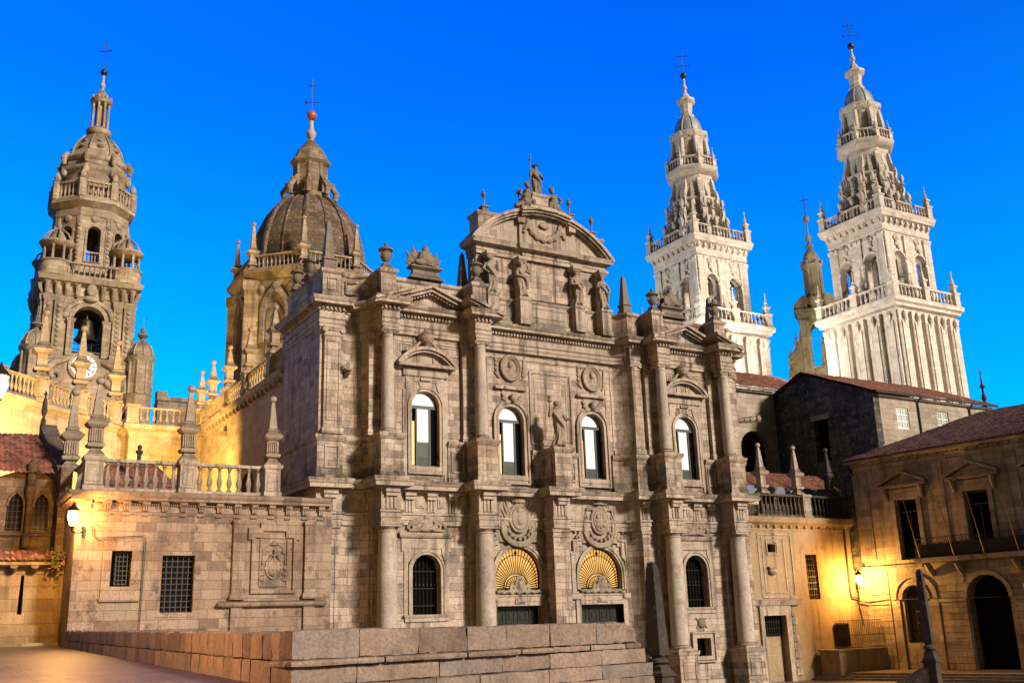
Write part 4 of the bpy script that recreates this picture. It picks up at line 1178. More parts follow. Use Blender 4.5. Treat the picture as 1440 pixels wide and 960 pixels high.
# end block left
mb = MB(); mb.mold(31.5, 32.95, 56.7, 58.0, [(0, 27.25), (0, 29.0), (.1, 29.1), (.14, 29.3), (-.05, 29.35)]); mb.mold(41.1, 42.1, 56.9, 58.0, [(0, 27.25), (0, 28.7), (.1, 28.8), (.12, 29.0), (-.05, 29.05)])
mb.box(32.9, 34.6, 57.2, 58.0, 27.3, 29.0); mb.mold(34.55, 35.15, 56.4, 57.0, [(0, 28.9), (0, 29.6), (.06, 29.7), (0, 29.75)]); mb.mold(38.85, 39.4, 56.4, 57.0, [(0, 28.9), (0, 29.6), (.06, 29.7), (0, 29.75)])
build('acroterion_block', mb, 'facade', CH)
# garland with shell
mb = MB()
for i in range(26):
    t = pi + pi * i / 25; q = (.13 + .10 * sin(pi * i / 25)) * (1.25 if i % 3 == 0 else .85)
    mb.ell((36.75 + 1.35 * cos(t), 56.5, 29.15 + 1.15 * sin(t)), (q + .04, .14, q + .04))
for s_ in (-1, 1):
    for k in range(4): mb.ell((36.75 + s_ * (1.4 + .1 * k), 56.5, 28.9 - .2 * k), (.16, .12, .12))
for k in range(7):
    a = radians(-60 + 20 * k); mb.ell((36.75 + .28 * sin(a), 56.48, 28.75 + .25 * cos(a)), (.08, .12, .26), Matrix.Rotation(a, 3, 'Y'))
sculpt('shell_garland', mb, 'sculpt', CH, voxel=.035, rough=.03, nscale=6)
# statue pedestals on the gable, little capitals above
for X in (32.1, 34.62, 39.15, 41.45):
    mb = MB(); mb.mold(X - .4, X + .4, 55.95, 56.8, [(.05, 21.25), (.05, 21.6), (0, 21.65), (0, 22.95), (.06, 23.0), (.1, 23.2), (-.05, 23.24)])
    build('statue_pedestal', mb, 'trim', CH)
    mb = MB(); mb.mold(X - .3, X + .3, 56.1, 56.8, [(-.1, 25.75), (0, 25.85), (.05, 25.95), (.1, 26.0), (.1, 26.19), (-.05, 26.195)]); mb.box(X - .28, X + .28, 56.6, 56.9, 23.2, 25.8)
    build('bracket_capital', mb, 'trim', CH)
# side volutes
for s_, x0 in ((1, 42.0), (-1, 31.4)):
    pts = [(x0, 21.25)]
    curve = [(x0 + s_ * (1.55 - 1.45 * sin(pi / 2 * i / 14)), 22.6 + 3.2 * (1 - cos(pi / 2 * i / 14))) for i in range(15)]
    mb = MB(); mb.wall([[(x0, 21.25), (x0 + s_ * 1.55, 21.25)] + curve + [(x0, 25.8)]], 57.1, .7)
    rim = [(x, 57.1, z) for x, z in curve]
    mb.tube(rim, .12, 6); mb.tube(spiral((x0 + s_ * 1.4, 57.08, 22.75), .28, 1.3, 0, s_), .09, 6)
    build('scroll_buttress', mb, 'trim', CH)
# pedestal of the crowning statue
mb = MB(); mb.mold(35.75, 37.1, 56.3, 57.5, [(.5, 29.9), (.4, 30.2), (.1, 30.35), (0, 30.5), (0, 31.05), (.1, 31.15), (.12, 31.3), (-.05, 31.32)])
build('crowning_pedestal', mb, 'trim', CH)
# ================================================================== carved figures and ornaments standing on the front
def figure(p, h, arms, lean=0., turn=0., wide=1., robe=True, beard=False, seed=1):
    """standing draped figure, feet at p, facing -Y; arms: list of (side, elbow(dx,dy,z), hand(dx,dy,z)) in units of height"""
    mb = MB(); x0, y0, z0 = p; rr = random.Random(seed)
    ph = rr.random() * 6
    rings = [(0.0, .155, .13), (.05, .15, .125), (.25, .125, .105), (.42, .118, .10), (.50, .122, .10), (.58, .10, .085), (.68, .115, .09), (.76, .135, .085), (.805, .125, .075), (.83, .06, .055), (.87, .042, .045)]
    vs = []; fs = []; seg = 36
    for z, a, b in rings:
        am = .20 * max(0, 1 - z / .62) + .03
        for j in range(seg):
            t = 2 * pi * j / seg; k = 1 + am * sin(6 * t + ph + 5 * z) + am * .6 * sin(11 * t - 7 * z + ph)
            sway = lean * sin(pi * min(1, z / .8)) + .02 * sin(6 * z)
            vs.append((x0 + h * (wide * a * k * cos(t) + sway), y0 + h * b * k * sin(t), z0 + h * z))
    for i in range(len(rings) - 1):
        for j in range(seg):
            k = (j + 1) % seg; fs.append((i * seg + j, i * seg + k, (i + 1) * seg + k, (i + 1) * seg + j))
    fs += [tuple(reversed(range(seg))), tuple((len(rings) - 1) * seg + j for j in range(seg))]
    mb.add(vs, fs)
    hx = x0 + h * .02 * turn
    mb.ell((hx, y0 - .01 * h, z0 + .925 * h), (.052 * h, .062 * h, .075 * h))
    mb.ell((hx - turn * .012 * h, y0 + .012 * h, z0 + .945 * h), (.062 * h, .066 * h, .066 * h))
    mb.ell((hx + turn * .04 * h, y0 - .065 * h, z0 + .915 * h), (.012 * h, .018 * h, .018 * h))
    if beard: mb.ell((hx, y0 - .05 * h, z0 + .87 * h), (.035 * h, .03 * h, .045 * h))
    for s_, e_, hd in arms:
        sh = V3(x0 + s_ * .125 * h, y0, z0 + .775 * h)
        el = V3(x0 + e_[0] * h, y0 + e_[1] * h, z0 + e_[2] * h); ha = V3(x0 + hd[0] * h, y0 + hd[1] * h, z0 + hd[2] * h)
        mb.tube([sh, sh.lerp(el, .5), el], [.045 * h, .042 * h, .036 * h], 10)
        mb.tube([el, el.lerp(ha, .6), ha], [.038 * h, .03 * h, .022 * h], 10)
        mb.ell(tuple(ha), (.026 * h, .026 * h, .032 * h)); mb.ell(tuple(el), (.037 * h,) * 3)
    # cloak fold across the body and feet
    mb.tube([(x0 - .12 * h, y0 - .06 * h, z0 + .74 * h), (x0 - .02 * h, y0 - .115 * h, z0 + .58 * h), (x0 + .10 * h, y0 - .10 * h, z0 + .45 * h), (x0 + .13 * h, y0 - .03 * h, z0 + .25 * h)], [.03 * h, .04 * h, .045 * h, .05 * h], 8)
    for s_ in (-1, 1): mb.ell((x0 + s_ * .05 * h, y0 - .13 * h, z0 + .02 * h), (.035 * h, .07 * h, .022 * h))
    return mb
# crowning saint with staff, hat shell behind
p = (36.45, 56.9, 31.32)
mb = figure(p, 2.55, [(-1, (-.21, -.06, .60), (-.24, -.12, .74)), (1, (.22, -.02, .60), (.16, -.13, .60))], wide=1.15, beard=True, seed=3)
mb.lathe([(.26, 0), (.28, .03), (.1, .07), (.08, .14), (0, .16)], (p[0], p[1], p[2] + 2.46), 14)
mb.box(p[0] - .42, p[0] + .42, p[1] - .4, p[1] + .4, p[2], p[2] + .1)
o = sculpt('statue', mb, 'dark_sculpt', loc=p, voxel=.03, rough=.015, nscale=6)
tag(o, 'pilgrim saint statue with staff crowning the top of the central gable', 'statue')
mb = MB(); mb.tube([(p[0] - .63, p[1] - .33, p[2] + .1), (p[0] - .62, p[1] - .33, p[2] + 3.05)], .035, 8); mb.ell((p[0] - .62, p[1] - .33, p[2] + 3.08), (.07, .07, .1)); mb.ell((p[0] - .62, p[1] - .33, p[2] + 2.75), (.09, .09, .12))
build('staff', mb, 'dark_sculpt', o)
# kneeling kings
def kneeling(x, s_, label):
    y, z = 56.6, 30.2
    mb = MB()
    mb.ell((x, y, z + .35), (.42, .42, .42)); mb.tube([(x, y, z + .3), (x + s_ * .08, y - .02, z + .9), (x + s_ * .1, y, z + 1.2)], [.36, .3, .24], 12)
    mb.ell((x + s_ * .16, y - .04, z + 1.5), (.15, .17, .2)); mb.ell((x + s_ * .15, y, z + 1.58), (.17, .18, .16))
    mb.tube([(x - s_ * .1, y - .2, z + 1.1), (x + s_ * .35, y - .3, z + .9), (x + s_ * .5, y - .25, z + 1.05)], [.11, .1, .07], 8)
    mb.tube([(x - s_ * .35, y - .1, z + 1.1), (x - s_ * .5, y - .2, z + .75), (x - s_ * .2, y - .35, z + .65)], [.11, .1, .07], 8)
    mb.tube([(x, y - .2, z + .45), (x + s_ * .45, y - .25, z + .45), (x + s_ * .5, y - .25, z - .1)], [.22, .18, .14], 8)
    mb.tube([(x - s_ * .1, y, z + .3), (x - s_ * .55, y - .1, z + .05), (x - s_ * .85, y - .1, z - .05)], [.25, .2, .12], 8)
    for k in range(5): mb.ell((x + s_ * .15 + .13 * cos(k * 1.25), y + .13 * sin(k * 1.25), z + 1.74), (.045, .045, .09))
    mb.box(x - .55, x + .55, y - .4, y + .4, z - .6, z - .02)
    mb.v = [(x + (a - x) * 1.12, y + (b - y) * 1.12, z + (c - z) * 1.12) for a, b, c in mb.v]
    o = sculpt('statue', mb, 'dark_sculpt', loc=(x, y, z - .6), voxel=.035, rough=.03, nscale=4)
    tag(o, label, 'statue')
kneeling(35.35, 1, 'kneeling crowned king carved left of the crowning saint on the gable')
kneeling(37.75, -1, 'kneeling crowned king carved right of the crowning saint on the gable')
# four atlantes
AT = [(32.1, [(-1, (-.22, -.04, .62), (-.12, -.13, .52)), (1, (.22, -.04, .66), (.16, -.1, .86))], 'armoured atlas figure on the far left pedestal of the gable, next to the urn'),
      (34.62, [(-1, (-.2, -.06, .6), (-.02, -.14, .55)), (1, (.23, -.02, .7), (.14, -.05, .92))], 'atlas figure with raised right arm on the second gable pedestal from the left'),
      (39.15, [(-1, (-.19, -.06, .6), (.03, -.14, .6)), (1, (.19, -.06, .58), (-.02, -.15, .52))], 'draped atlas figure with folded arms on the third gable pedestal from the left'),
      (41.45, [(-1, (-.21, -.04, .64), (-.05, -.14, .7)), (1, (.2, -.05, .58), (.1, -.14, .46))], 'long robed figure on the last gable pedestal beside the right scroll')]
for i, (x, arms, lab) in enumerate(AT):
    mb = figure((x, 56.3, 23.24), 2.62, arms, lean=.05 * (-1) ** i, turn=(-1) ** i, seed=10 + i)
    mb.box(x - .36, x + .36, 55.98, 56.6, 23.22, 23.32)
    tag(sculpt('statue', mb, 'sculpt', loc=(x, 56.3, 23.22), voxel=.03, rough=.018, nscale=6), lab, 'statue')
# Faith on the centre pedestal
p = (36.4, 55.4, 12.8)
mb = figure(p, 3.15, [(-1, (-.2, -.03, .66), (-.21, -.08, .86)), (1, (.2, -.05, .6), (.27, -.12, .62))], lean=.04, turn=1, seed=21)
mb.box(p[0] - .42, p[0] + .42, p[1] - .35, p[1] + .35, p[2], p[2] + .12)
mb.lathe([(.04, 0), (.05, .2), (.16, .34), (.05, .42), (.16, .62), (.17, .68)], (p[0] - .66, p[1] - .25, p[2] + 2.72), 12)
o = sculpt('statue', mb, 'sculpt', loc=p, voxel=.032, rough=.018, nscale=6)
tag(o, 'blindfolded woman statue lifting a chalice on the pedestal between the central windows', 'statue')

# urns, obelisks, finials, trophies
def urn(x, y, z, k, label, grp='stone urns along the parapet', lid=True):
    t = thing('urn', label, 'urn', (x, y, z), grp)
    mb = MB(); mb.mold(x - .3 * k, x + .3 * k, y - .3 * k, y + .3 * k, [(.08, z), (.08, z + .12 * k), (-.02, z + .2 * k), (-.1, z + .4 * k)])
    build('foot', mb, 'dark_sculpt', t)
    mb = MB(); mb.lathe([(.14, .36), (.12, .5), (.2, .56), (.33, .8), (.36, 1.0), (.30, 1.1), (.28, 1.14), (.40, 1.24)], (x, y, z), 16)
    mb.v = [(x + (a - x) * k, y + (b - y) * k, z + (c - z) * k) for a, b, c in mb.v]
    for s_ in (-1, 1): mb.tube(spiral((x + s_ * .36 * k, y - .1, z + .95 * k), .14 * k, 1.1, pi / 2, s_), .05 * k, 6)
    build('bowl', mb, 'dark_sculpt', t)
    mb = MB(); mb.lathe([(.45, 1.24), (.46, 1.30), (.3, 1.44), (.14, 1.52), (.08, 1.58), (.12, 1.66), (.07, 1.74), (0, 1.8)], (x, y, z), 16)
    mb.v = [(x + (a - x) * k, y + (b - y) * k, z + (c - z) * k) for a, b, c in mb.v]
    build('lid', mb, 'dark_sculpt', t)
urn(24.0, 55.35, 23.3, 1.05, 'lidded urn on the parapet just left of the left trophy of flags')
urn(30.45, 55.35, 23.3, 1.05, 'lidded urn in front of the left edge of the high gable')
urn(45.2, 55.35, 23.3, 1.05, 'lidded urn beside the left flags of the right trophy')
urn(51.1, 55.35, 23.3, 1.05, 'lidded urn at the right end of the parapet before the white tower')
urn(20.35, 61.6, 23.3, 1.0, 'farther lidded urn on the left return of the parapet, in front of the dome drum')
urn(20.35, 59.3, 23.3, 1.0, 'nearer lidded urn on the left return of the parapet, in front of the dome')
def obelisk(x, y, z, h, w, label):
    t = thing('obelisk', label, 'obelisk', (x, y, z), 'obelisks on the church parapet')
    mb = MB(); mb.mold(x - w * .62, x + w * .62, y - w * .62, y + w * .62, [(.05, z), (.05, z + .2), (-.02, z + .3), (-.02, z + .62), (.06, z + .66), (.06, z + .74), (-.05, z + .76)])
    build('base', mb, 'dark_sculpt', t)
    mb = MB(); mb.lathe([(w * .72, .76), (w * .30, h - .25), (0, h)], (x, y, z), 4, pi / 4)
    build('spire', mb, 'dark_sculpt', t, smooth=False)
obelisk(20.8, 57.0, 23.3, 3.45, .62, 'tall plain obelisk at the left corner of the parapet against the dome')
obelisk(43.65, 56.7, 23.3, 3.1, .56, 'sharp dark obelisk alone against the sky right of the gable')
obelisk(31.0, 58.3, 23.3, 3.4, .6, 'grey obelisk half hidden behind the left edge of the high gable')
obelisk(52.6, 57.5, 23.3, 2.9, .55, 'obelisk behind the last urn at the right end of the parapet')
def finial(x, y, z, label):
    t = thing('finial', label, 'finial', (x, y, z), 'slim finials on the gable')
    mb = MB(); mb.mold(x - .26, x + .26, y - .26, y + .26, [(.06, z), (.06, z + .1), (-.04, z + .18), (-.04, z + .45), (.04, z + .5), (.04, z + .6), (-.1, z + .64)])
    build('base', mb, 'dark_sculpt', t)
    mb = MB(); mb.lathe([(.14, .62), (.07, .75), (.05, 1.15), (.09, 1.2), (.05, 1.26), (.13, 1.4), (.19, 1.52), (.16, 1.64), (.08, 1.7), (.1, 1.76), (0, 1.95)], (x, y, z), 12)
    build('spindle', mb, 'dark_sculpt', t)
finial(32.3, 57.3, 29.35, 'leftmost slim finial on the end block of the gable')
finial(34.85, 56.7, 29.75, 'slim finial just left of the kneeling king at the gable top')
finial(39.12, 56.7, 29.75, 'slim finial right of the crowning group on the gable')
finial(41.55, 57.4, 29.05, 'rightmost slim finial over the right end of the gable')
def trophy(x, y, z, label, flip=1):
    t = thing('trophy', label, 'sculpture', (x, y, z), 'carved trophies of arms')
    mb = MB(); mb.sweep([(x - 1.15, y - .4), (x + 1.15, y - .4), (x + 1.15, y + .4), (x - 1.15, y + .4)], [(.05, z), (.05, z + .1), (-.18, z + .3), (-.25, z + .6), (-.1, z + .72), (0, z + .78), (0, z + .86), (-.2, z + .88)], closed=True)
    build('plinth', mb, 'dark_sculpt', t)
    mb = MB(); zz = z + .95
    for s_ in (-1, 1):
        for k in range(3):
            a = radians(34 + 22 * k + (6 if s_ * flip > 0 else 0))
            L_ = (1.38, 1.36, 1.2, 1.0)[k] * (1.0 if s_ * flip < 0 else .85)
            r = Matrix.Rotation(s_ * a, 3, 'Y')
            c = V3(x, y + .06 * k, zz) + r @ V3(0, 0, L_ * .6)
            q = MB(); q.wall([[(s_ * p_, q_) for p_, q_ in ((-.05, -L_ * .6), (.05, -L_ * .6), (.40, L_ * .26), (.20, L_ * .34), (.0, L_ * .66), (-.06, L_ * .5))]], -.05, .10); q.tube([(.08, -.05, -L_ * .3), (.16, -.08, L_ * .3)], .05, 5)
            mb.join(q, Matrix.Translation(c) @ r.to_4x4())
    mb.ell((x, y - .1, zz + .5), (.58, .42, .62)); mb.ell((x, y - .12, zz + 1.12), (.24, .26, .3)); mb.ell((x + .02, y - .1, zz + 1.3), (.12, .22, .14)); mb.tube([(x, y, zz + 1.3), (x + .1, y + .05, zz + 1.5), (x + .25, y + .1, zz + 1.55)], [.1, .09, .04], 7)
    mb.ell((x + .5 * flip, y - .32, zz + .35), (.36, .1, .42)); mb.ell((x - .5 * flip, y - .3, zz + .2), (.4, .2, .22))
    mb.tube([(x - .9, y - .2, zz + .08), (x + .9, y - .2, zz + .3)], .1, 8)
    mb.box(x - .95, x + .95, y - .25, y + .25, z + .82, z + 1.0)
    sculpt('arms_cluster', mb, 'dark_sculpt', t, voxel=.045, rough=.03, nscale=5)
trophy(27.15, 56.25, 23.35, 'fan of stone flags and helmet on the left parapet beside the sky gap')
trophy(47.6, 56.25, 23.35, 'fan of stone flags and shield on the right parapet in front of a white tower', -1)
# ================================================================== annex with balustrade (left of the church front)
AN = thing('annex_building', 'low granite annex with bracketed cornice and balustrade joined to the church on its left', 'building', (13, 56, 0))
mb = MB()
mb.wall([rect(7.0, 20.2, -.5, 8.3), rect(8.75, 9.75, 4.0, 5.75), rect(11.2, 12.85, 2.7, 5.55)], 54.0, .7)
mb.wallx([rect(54.7, 58.5, -.5, 8.3)], 7.0, .7)
build('wall', mb, 'wing', AN)
mb = MB()
mb.sweep([(7.0, 58.4), (7.0, 54.0), (20.0, 54.0)], [(-.4, 7.55), (.03, 7.55), (.06, 7.68), (.02, 7.7), (.02, 8.12), (.1, 8.14), (.16, 8.2), (.36, 8.24), (.36, 8.36), (.45, 8.44), (.5, 8.6), (.5, 8.66), (-.4, 8.74)])
build('cornice', mb, 'wing', AN)
mb = MB()
for i in range(14):
    x = 7.45 + i * .93
    for k in (-1, 0, 1): mb.box(x + .1 * k - .035, x + .1 * k + .035, 53.84, 54.0, 7.74, 8.0)
    mb.box(x - .2, x + .2, 53.8, 54.0, 8.0, 8.13); mb.box(x - .17, x + .17, 53.72, 54.0, 8.06, 8.2)
    mb.box(x - .17, x + .17, 53.9, 54.0, 7.5, 7.545)
    for k in range(4): mb.box(x + .27 + .1 * k, x + .32 + .1 * k, 53.88, 54.0, 8.03, 8.1)
build('bracket_frieze', mb, 'wing', AN)
mb = MB()
for k in range(16): mb.tube([(x_, y_, z_) for x_, y_, z_ in [(14.6 + .3 * sin(k), 53.8, 7.5)]] + [(14.6 + .3 * sin(k) + .1, 53.7, 7.62)], .03, 4)
# barred window and small deep window
def barred(x0, x1, z0, z1, nx, nz, fw, name='window'):
    mb = MB(); mb.wall([rect(x0 - .0, x1 + .0, z0 - .0, z1), rect(x0 + .07, x1 - .07, z0 + .07, z1 - .07)], 54.3, .1)
    w = build(name, mb, 'frame', AN)
    mb = MB(); mb.wall([rect(x0, x1, z0, z1)], 54.45, .03); build('pane', mb, 'darkglass', w)
    mb = MB()
    for i in range(1, nx): x = x0 + (x1 - x0) * i / nx; mb.box(x - .014, x + .014, 54.2, 54.23, z0, z1)
    for i in range(1, nz): z = z0 + (z1 - z0) * i / nz; mb.box(x0, x1, 54.235, 54.265, z - .014, z + .014)
    build('grille', mb, 'grille', w)
barred(11.2, 12.85, 2.7, 5.55, 6, 10, .1)
barred(9.0, 9.75, 4.1, 5.7, 4, 7, .1)
mb = MB(); mb.wall([rect(8.35, 10.15, 3.45, 6.25), rect(8.76, 9.74, 4.01, 5.74)], 53.92, .09); mb.box(8.3, 10.2, 53.86, 54, 3.3, 3.47)
mb.wall([rect(11.05, 13.0, 2.5, 5.75), rect(11.21, 12.84, 2.71, 5.54)], 53.97, .04)
build('window_surround', mb, 'wing', AN)
# relief bay
mb = MB()
for x0, x1 in ((14.75, 15.35), (18.65, 19.25)): mb.mold(x0, x1, 53.82, 54.0, [(.1, 3.3), (.1, 3.5), (.02, 3.65), (0, 3.7), (0, 7.2), (.05, 7.28), (.05, 7.4), (0, 7.42)]); mb.mold(x0, x1, 53.86, 54.0, [(0, 1.2), (0, 3.0)])
mb.sweep([(14.3, 54.02), (14.3, 53.95), (19.7, 53.95), (19.7, 54.02)], [(-.0, 2.85), (.1, 2.9), (.22, 2.98), (.26, 3.08), (.26, 3.14), (.1, 3.2), (0, 3.24)])
mb.wall([[(15.75, 3.6), (18.2, 3.6), (18.2, 6.4), (18.4, 6.4), (18.4, 7.0), (17.75, 7.0), (17.75, 7.3), (16.2, 7.3), (16.2, 7.0), (15.55, 7.0), (15.55, 6.4), (15.75, 6.4)],
         [(15.92, 3.75), (18.03, 3.75), (18.03, 6.5), (17.6, 6.5), (17.6, 6.85), (16.35, 6.85), (16.35, 6.5), (15.92, 6.5)]], 53.88, .13)
mb.wall([rect(16.2, 17.75, 3.95, 6.55), rect(16.28, 17.67, 4.03, 6.47)], 53.94, .07)
mb.box(16.4, 17.6, 53.9, 54, 3.66, 3.72)
build('relief_bay', mb, 'wing', AN)
mb = MB(); yy = 53.97
mb.ell((16.98, yy, 4.95), (.36, .1, .5)); mb.tube([(16.98 + .44 * cos(a), yy, 4.95 + .6 * sin(a)) for a in [2 * pi * i / 20 for i in range(21)]], .05, 6)
mb.ell((16.98, yy, 6.15), (.3, .1, .07)); mb.ell((16.98, yy, 6.22), (.14, .1, .12))
for s_ in (-1, 1):
    mb.tube([(16.98 + s_ * .25, yy, 6.1), (16.98 + s_ * .6, yy, 5.9), (16.98 + s_ * .64, yy, 4.4)], .035, 5)
    for zz, c_ in ((5.2, 1), (4.9, 2), (4.6, 3), (4.3, 3)):
        for q in range(c_): mb.ell((16.98 + s_ * .62 + (q - (c_ - 1) / 2) * .1, yy, zz), (.05, .06, .1))
    mb.tube(spiral((16.98 + s_ * .5, yy, 5.75), .15, 1.2, 0, s_), .04, 5)
mb.box(16.95, 17.01, yy - .12, yy, 4.6, 5.9); mb.box(16.75, 17.2, yy - .12, yy, 5.55, 5.62)
sculpt('carved_arms', mb, 'wing', AN, voxel=.035, rough=.015)
mb = MB(); mb.tube([(7.6, 53.9, 6.9), (7.75, 53.9, 6.85), (7.8, 53.9, 6.5), (7.9, 53.9, 6.35), (10.25, 53.9, 6.5), (10.32, 53.88, 6.4), (10.28, 53.9, 1.9)], .022, 6)
build('cable_pipe', mb, 'pipe', AN)
# balustrade with pedestals
for x0, x1 in ((7.2, 8.08), (11.85, 12.68), (16.35, 17.2)):
    mb = MB(); mb.mold(x0, x1, 53.95, 54.8, [(.06, 8.72), (.06, 8.95), (0, 9.02), (0, 10.15), (.05, 10.2), (.1, 10.3), (.1, 10.42), (-.05, 10.44)]); frame(mb, x0 + .12, x1 - .12, 9.15, 10.05, 53.95, .07, .03)
    build('balustrade_pedestal', mb, 'trim', AN)
balustrade(AN, (8.1, 54.38), (11.83, 54.38), 8.74, 1.62, 8, 'trim', bk=1.75)
balustrade(AN, (12.7, 54.38), (16.33, 54.38), 8.74, 1.62, 7, 'trim', bk=1.75)
balustrade(AN, (7.45, 54.9), (7.45, 58.3), 8.74, 1.62, 6, 'trim', bk=1.35)
mb = MB(); mb.box(7.3, 20, 54.8, 60, 8.4, 8.7); build('roof_terrace', mb, 'chapel', AN)
def pinnacle(x, y, z, k, label, group, mat='sculpt', flute=True, h=4.15):
    """stepped pedestal, fluted block, tapering spike and ball"""
    t = thing('pinnacle', label, 'pinnacle', (x, y, z), group)
    mb = MB(); mb.lathe([(.62, 0), (.62, .08), (.55, .16), (.36, .34), (.30, .46)], (x, y, z), 4, pi / 4)
    mb.mold(x - .36, x + .36, y - .36, y + .36, [(0, z + .46), (.06, z + .54), (.06, z + .64), (-.05, z + .70)])
    mb.mold(x - .27, x + .27, y - .27, y + .27, [(0, z + .68), (.0, z + 1.42)])
    if flute:
        for i in range(5):
            for s_ in (-1, 1):
                mb.box(x - .25 + .11 * i, x - .19 + .11 * i, y + s_ * .27 - .07, y + s_ * .27 + .07, z + .75, z + 1.38)
                mb.box(x + s_ * .27 - .07, x + s_ * .27 + .07, y - .25 + .11 * i, y - .19 + .11 * i, z + .75, z + 1.38)
    mb.mold(x - .27, x + .27, y - .27, y + .27, [(0, z + 1.42), (.1, z + 1.5), (.22, z + 1.62), (.26, z + 1.72), (.2, z + 1.8), (.0, z + 1.98), (-.05, z + 2.02)])
    mb.mold(x - .22, x + .22, y - .22, y + .22, [(.06, z + 2.0), (.1, z + 2.08), (.0, z + 2.16)])
    mb.v = [(x + (a - x) * k, y + (b - y) * k, z + (c - z) * k) for a, b, c in mb.v]
    build('pedestal', mb, mat, t)
    mb = MB(); mb.lathe([(.34, 2.12), (.15, h - .6), (.1, h - .42), (.13, h - .40), (.08, h - .36)], (x, y, z), 4, pi / 4)
    mb.v = [(x + (a - x) * k, y + (b - y) * k, z + (c - z) * k) for a, b, c in mb.v]
    build('spike', mb, mat, t, smooth=False)
    mb = MB(); mb.ell((x, y, z + (h - .2) * k), (.21 * k, .21 * k, .21 * k)); build('ball', mb, mat, t)
    return t
g = 'ball topped pinnacles of the annex balustrade'
pinnacle(7.64, 54.38, 10.43, 1.0, 'ball topped pinnacle at the left corner of the annex balustrade', g)
pinnacle(12.26, 54.38, 10.43, 1.0, 'ball topped pinnacle in the middle of the annex balustrade', g)
pinnacle(16.78, 54.38, 10.43, .95, 'ball topped pinnacle at the right end of the annex balustrade', g)
pinnacle(7.15, 59.6, 10.5, 1.1, 'ball topped pinnacle behind the left corner one, above the tiled roof edge', g)
mb = MB(); mb.lathe([(.12, 0), (.12, .9), (.2, .95), (.2, 1.1), (.1, 1.15), (.14, 1.35), (0, 1.5)], (11.1, 61.5, 11.0), 8)
tag(build('chimney_stub', mb, 'darkstone', loc=(11.1, 61.5, 11.0)), 'small dark stone stub poking up behind the annex balustrade', 'chimney')

# ================================================================== low tiled roof behind the balustrade
t = thing('low_roof_building', 'low building whose red tiled roof shows through the annex balustrade', 'building', (11, 62, 8.4))
mb = MB(); mb.box(8.2, 13.6, 61.0, 66, 0, 9.2); build('wall', mb, 'side', t)
mb = MB(); tile_roof(mb, (7.9, 60.6, 9.2), (14.0, 60.6, 9.2), (12.3, 63.5, 11.6), (9.7, 63.5, 11.6)); tile_roof(mb, (14.0, 60.6, 9.2), (14.0, 66.4, 9.2), (12.3, 63.5, 11.6), (12.3, 63.5, 11.6))
build('roof', mb, 'tile', t)

# ================================================================== old wall and chapel at far left
OW = thing('old_wall', 'rough golden stone wall with a narrow slit and tiled coping at far left', 'wall', (3, 57, 1.2))
mb = MB(); mb.wall([rect(-18, 7.0, .9, 5.2), [(5.02, 2.85), (5.24, 2.85), (5.2, 4.75), (5.06, 4.75)]], 57.0, .6)
mb.box(-18, 6.95, 56.7, 57.0, 1.0, 2.3)
build('masonry', mb, 'oldwall', OW)
mb = MB(); mb.box(4.9, 5.4, 57.5, 57.55, 2.7, 4.9); build('slit', mb, 'dark', OW)
mb = MB()
for i in range(20):
    x = 6.55 - i * .95; mb.tube([(x, 57.1, 5.02), (x, 56.75, 5.05), (x, 56.55, 5.2)], [.16, .18, .2], 10)
mb.box(-18, 6.95, 56.5, 57.2, 5.22, 5.36)
build('corbel', mb, 'oldwall', OW)
mb = MB(); tile_roof(mb, (-18, 56.4, 5.38), (6.95, 56.4, 5.38), (6.95, 57.5, 5.95), (-18, 57.5, 5.95)); build('tiled_coping', mb, 'tile', OW)
t = thing('geranium_plant', 'pink flowering plant hanging over the tiled coping beside the lamp corner', 'plant', (6.7, 56.5, 5.3))
mb = MB(); mf = MB(); rr = random.Random(2)
for i in range(170):
    u_ = rr.random(); c = V3(6.62 + rr.gauss(0, .2) - .25 * u_, 56.3 + rr.gauss(0, .12), 5.85 - 1.0 * u_ ** 1.5 + rr.gauss(0, .12)); q = rr.uniform(.04, .085); r = Matrix.Rotation(rr.random() * 6, 3, (rr.random(), rr.random(), rr.random() + .1))
    tgt = mf if rr.random() < .16 and c.z < 5.5 else mb
    tgt.add([c + r @ V3(-q, 0, 0), c + r @ V3(0, -q * .7, 0), c + r @ V3(q, 0, 0), c + r @ V3(0, q * .7, .02)], [(0, 1, 2, 3)])
build('foliage', mb, 'leaf', t, smooth=False); build('blossom', mf, 'flower', t, smooth=False)
CP = thing('chapel', 'dark stone chapel with twin pointed windows under a red tiled roof at far left', 'chapel', (4, 60, 5))
mb = MB()
def pointed(xc, hw, z0, zs, n=8):
    R = hw * 2.2
    L_ = [(xc + hw - R + R * cos(t), zs + R * sin(t)) for t in [math.acos((R - hw) / R) * i / n for i in range(n + 1)]]
    return [(xc - hw, z0), (xc + hw, z0)] + L_ + [(2 * xc - a, b) for a, b in L_[::-1][1:]]
wins = [pointed(4.72, .42, 7.2, 8.5), pointed(5.98, .42, 7.2, 8.5), pointed(2.2, .42, 7.2, 8.5)]
mb.wall([[(-16, 5.5), (7.0, 5.5), (7.0, 9.6), (5.35, 10.7), (3.7, 10.0), (-16, 10.0)]] + wins, 60.0, .6)
mb.box(6.6, 7.2, 58.2, 66, 5.3, 10.45)
build('wall', mb, 'chapel', CP)
mb = MB()
for w in wins: mb.tube([(a, 59.98, b) for a, b in w[1:]], .07, 6)
mb.lathe([(.22, 6.3), (.22, 6.9), (.15, 7.0), (.15, 8.8), (.26, 9.1), (.26, 9.5), (.2, 9.6), (.28, 10.6), (.15, 10.9), (0, 11.2)], (5.35, 59.8, 0), 10)
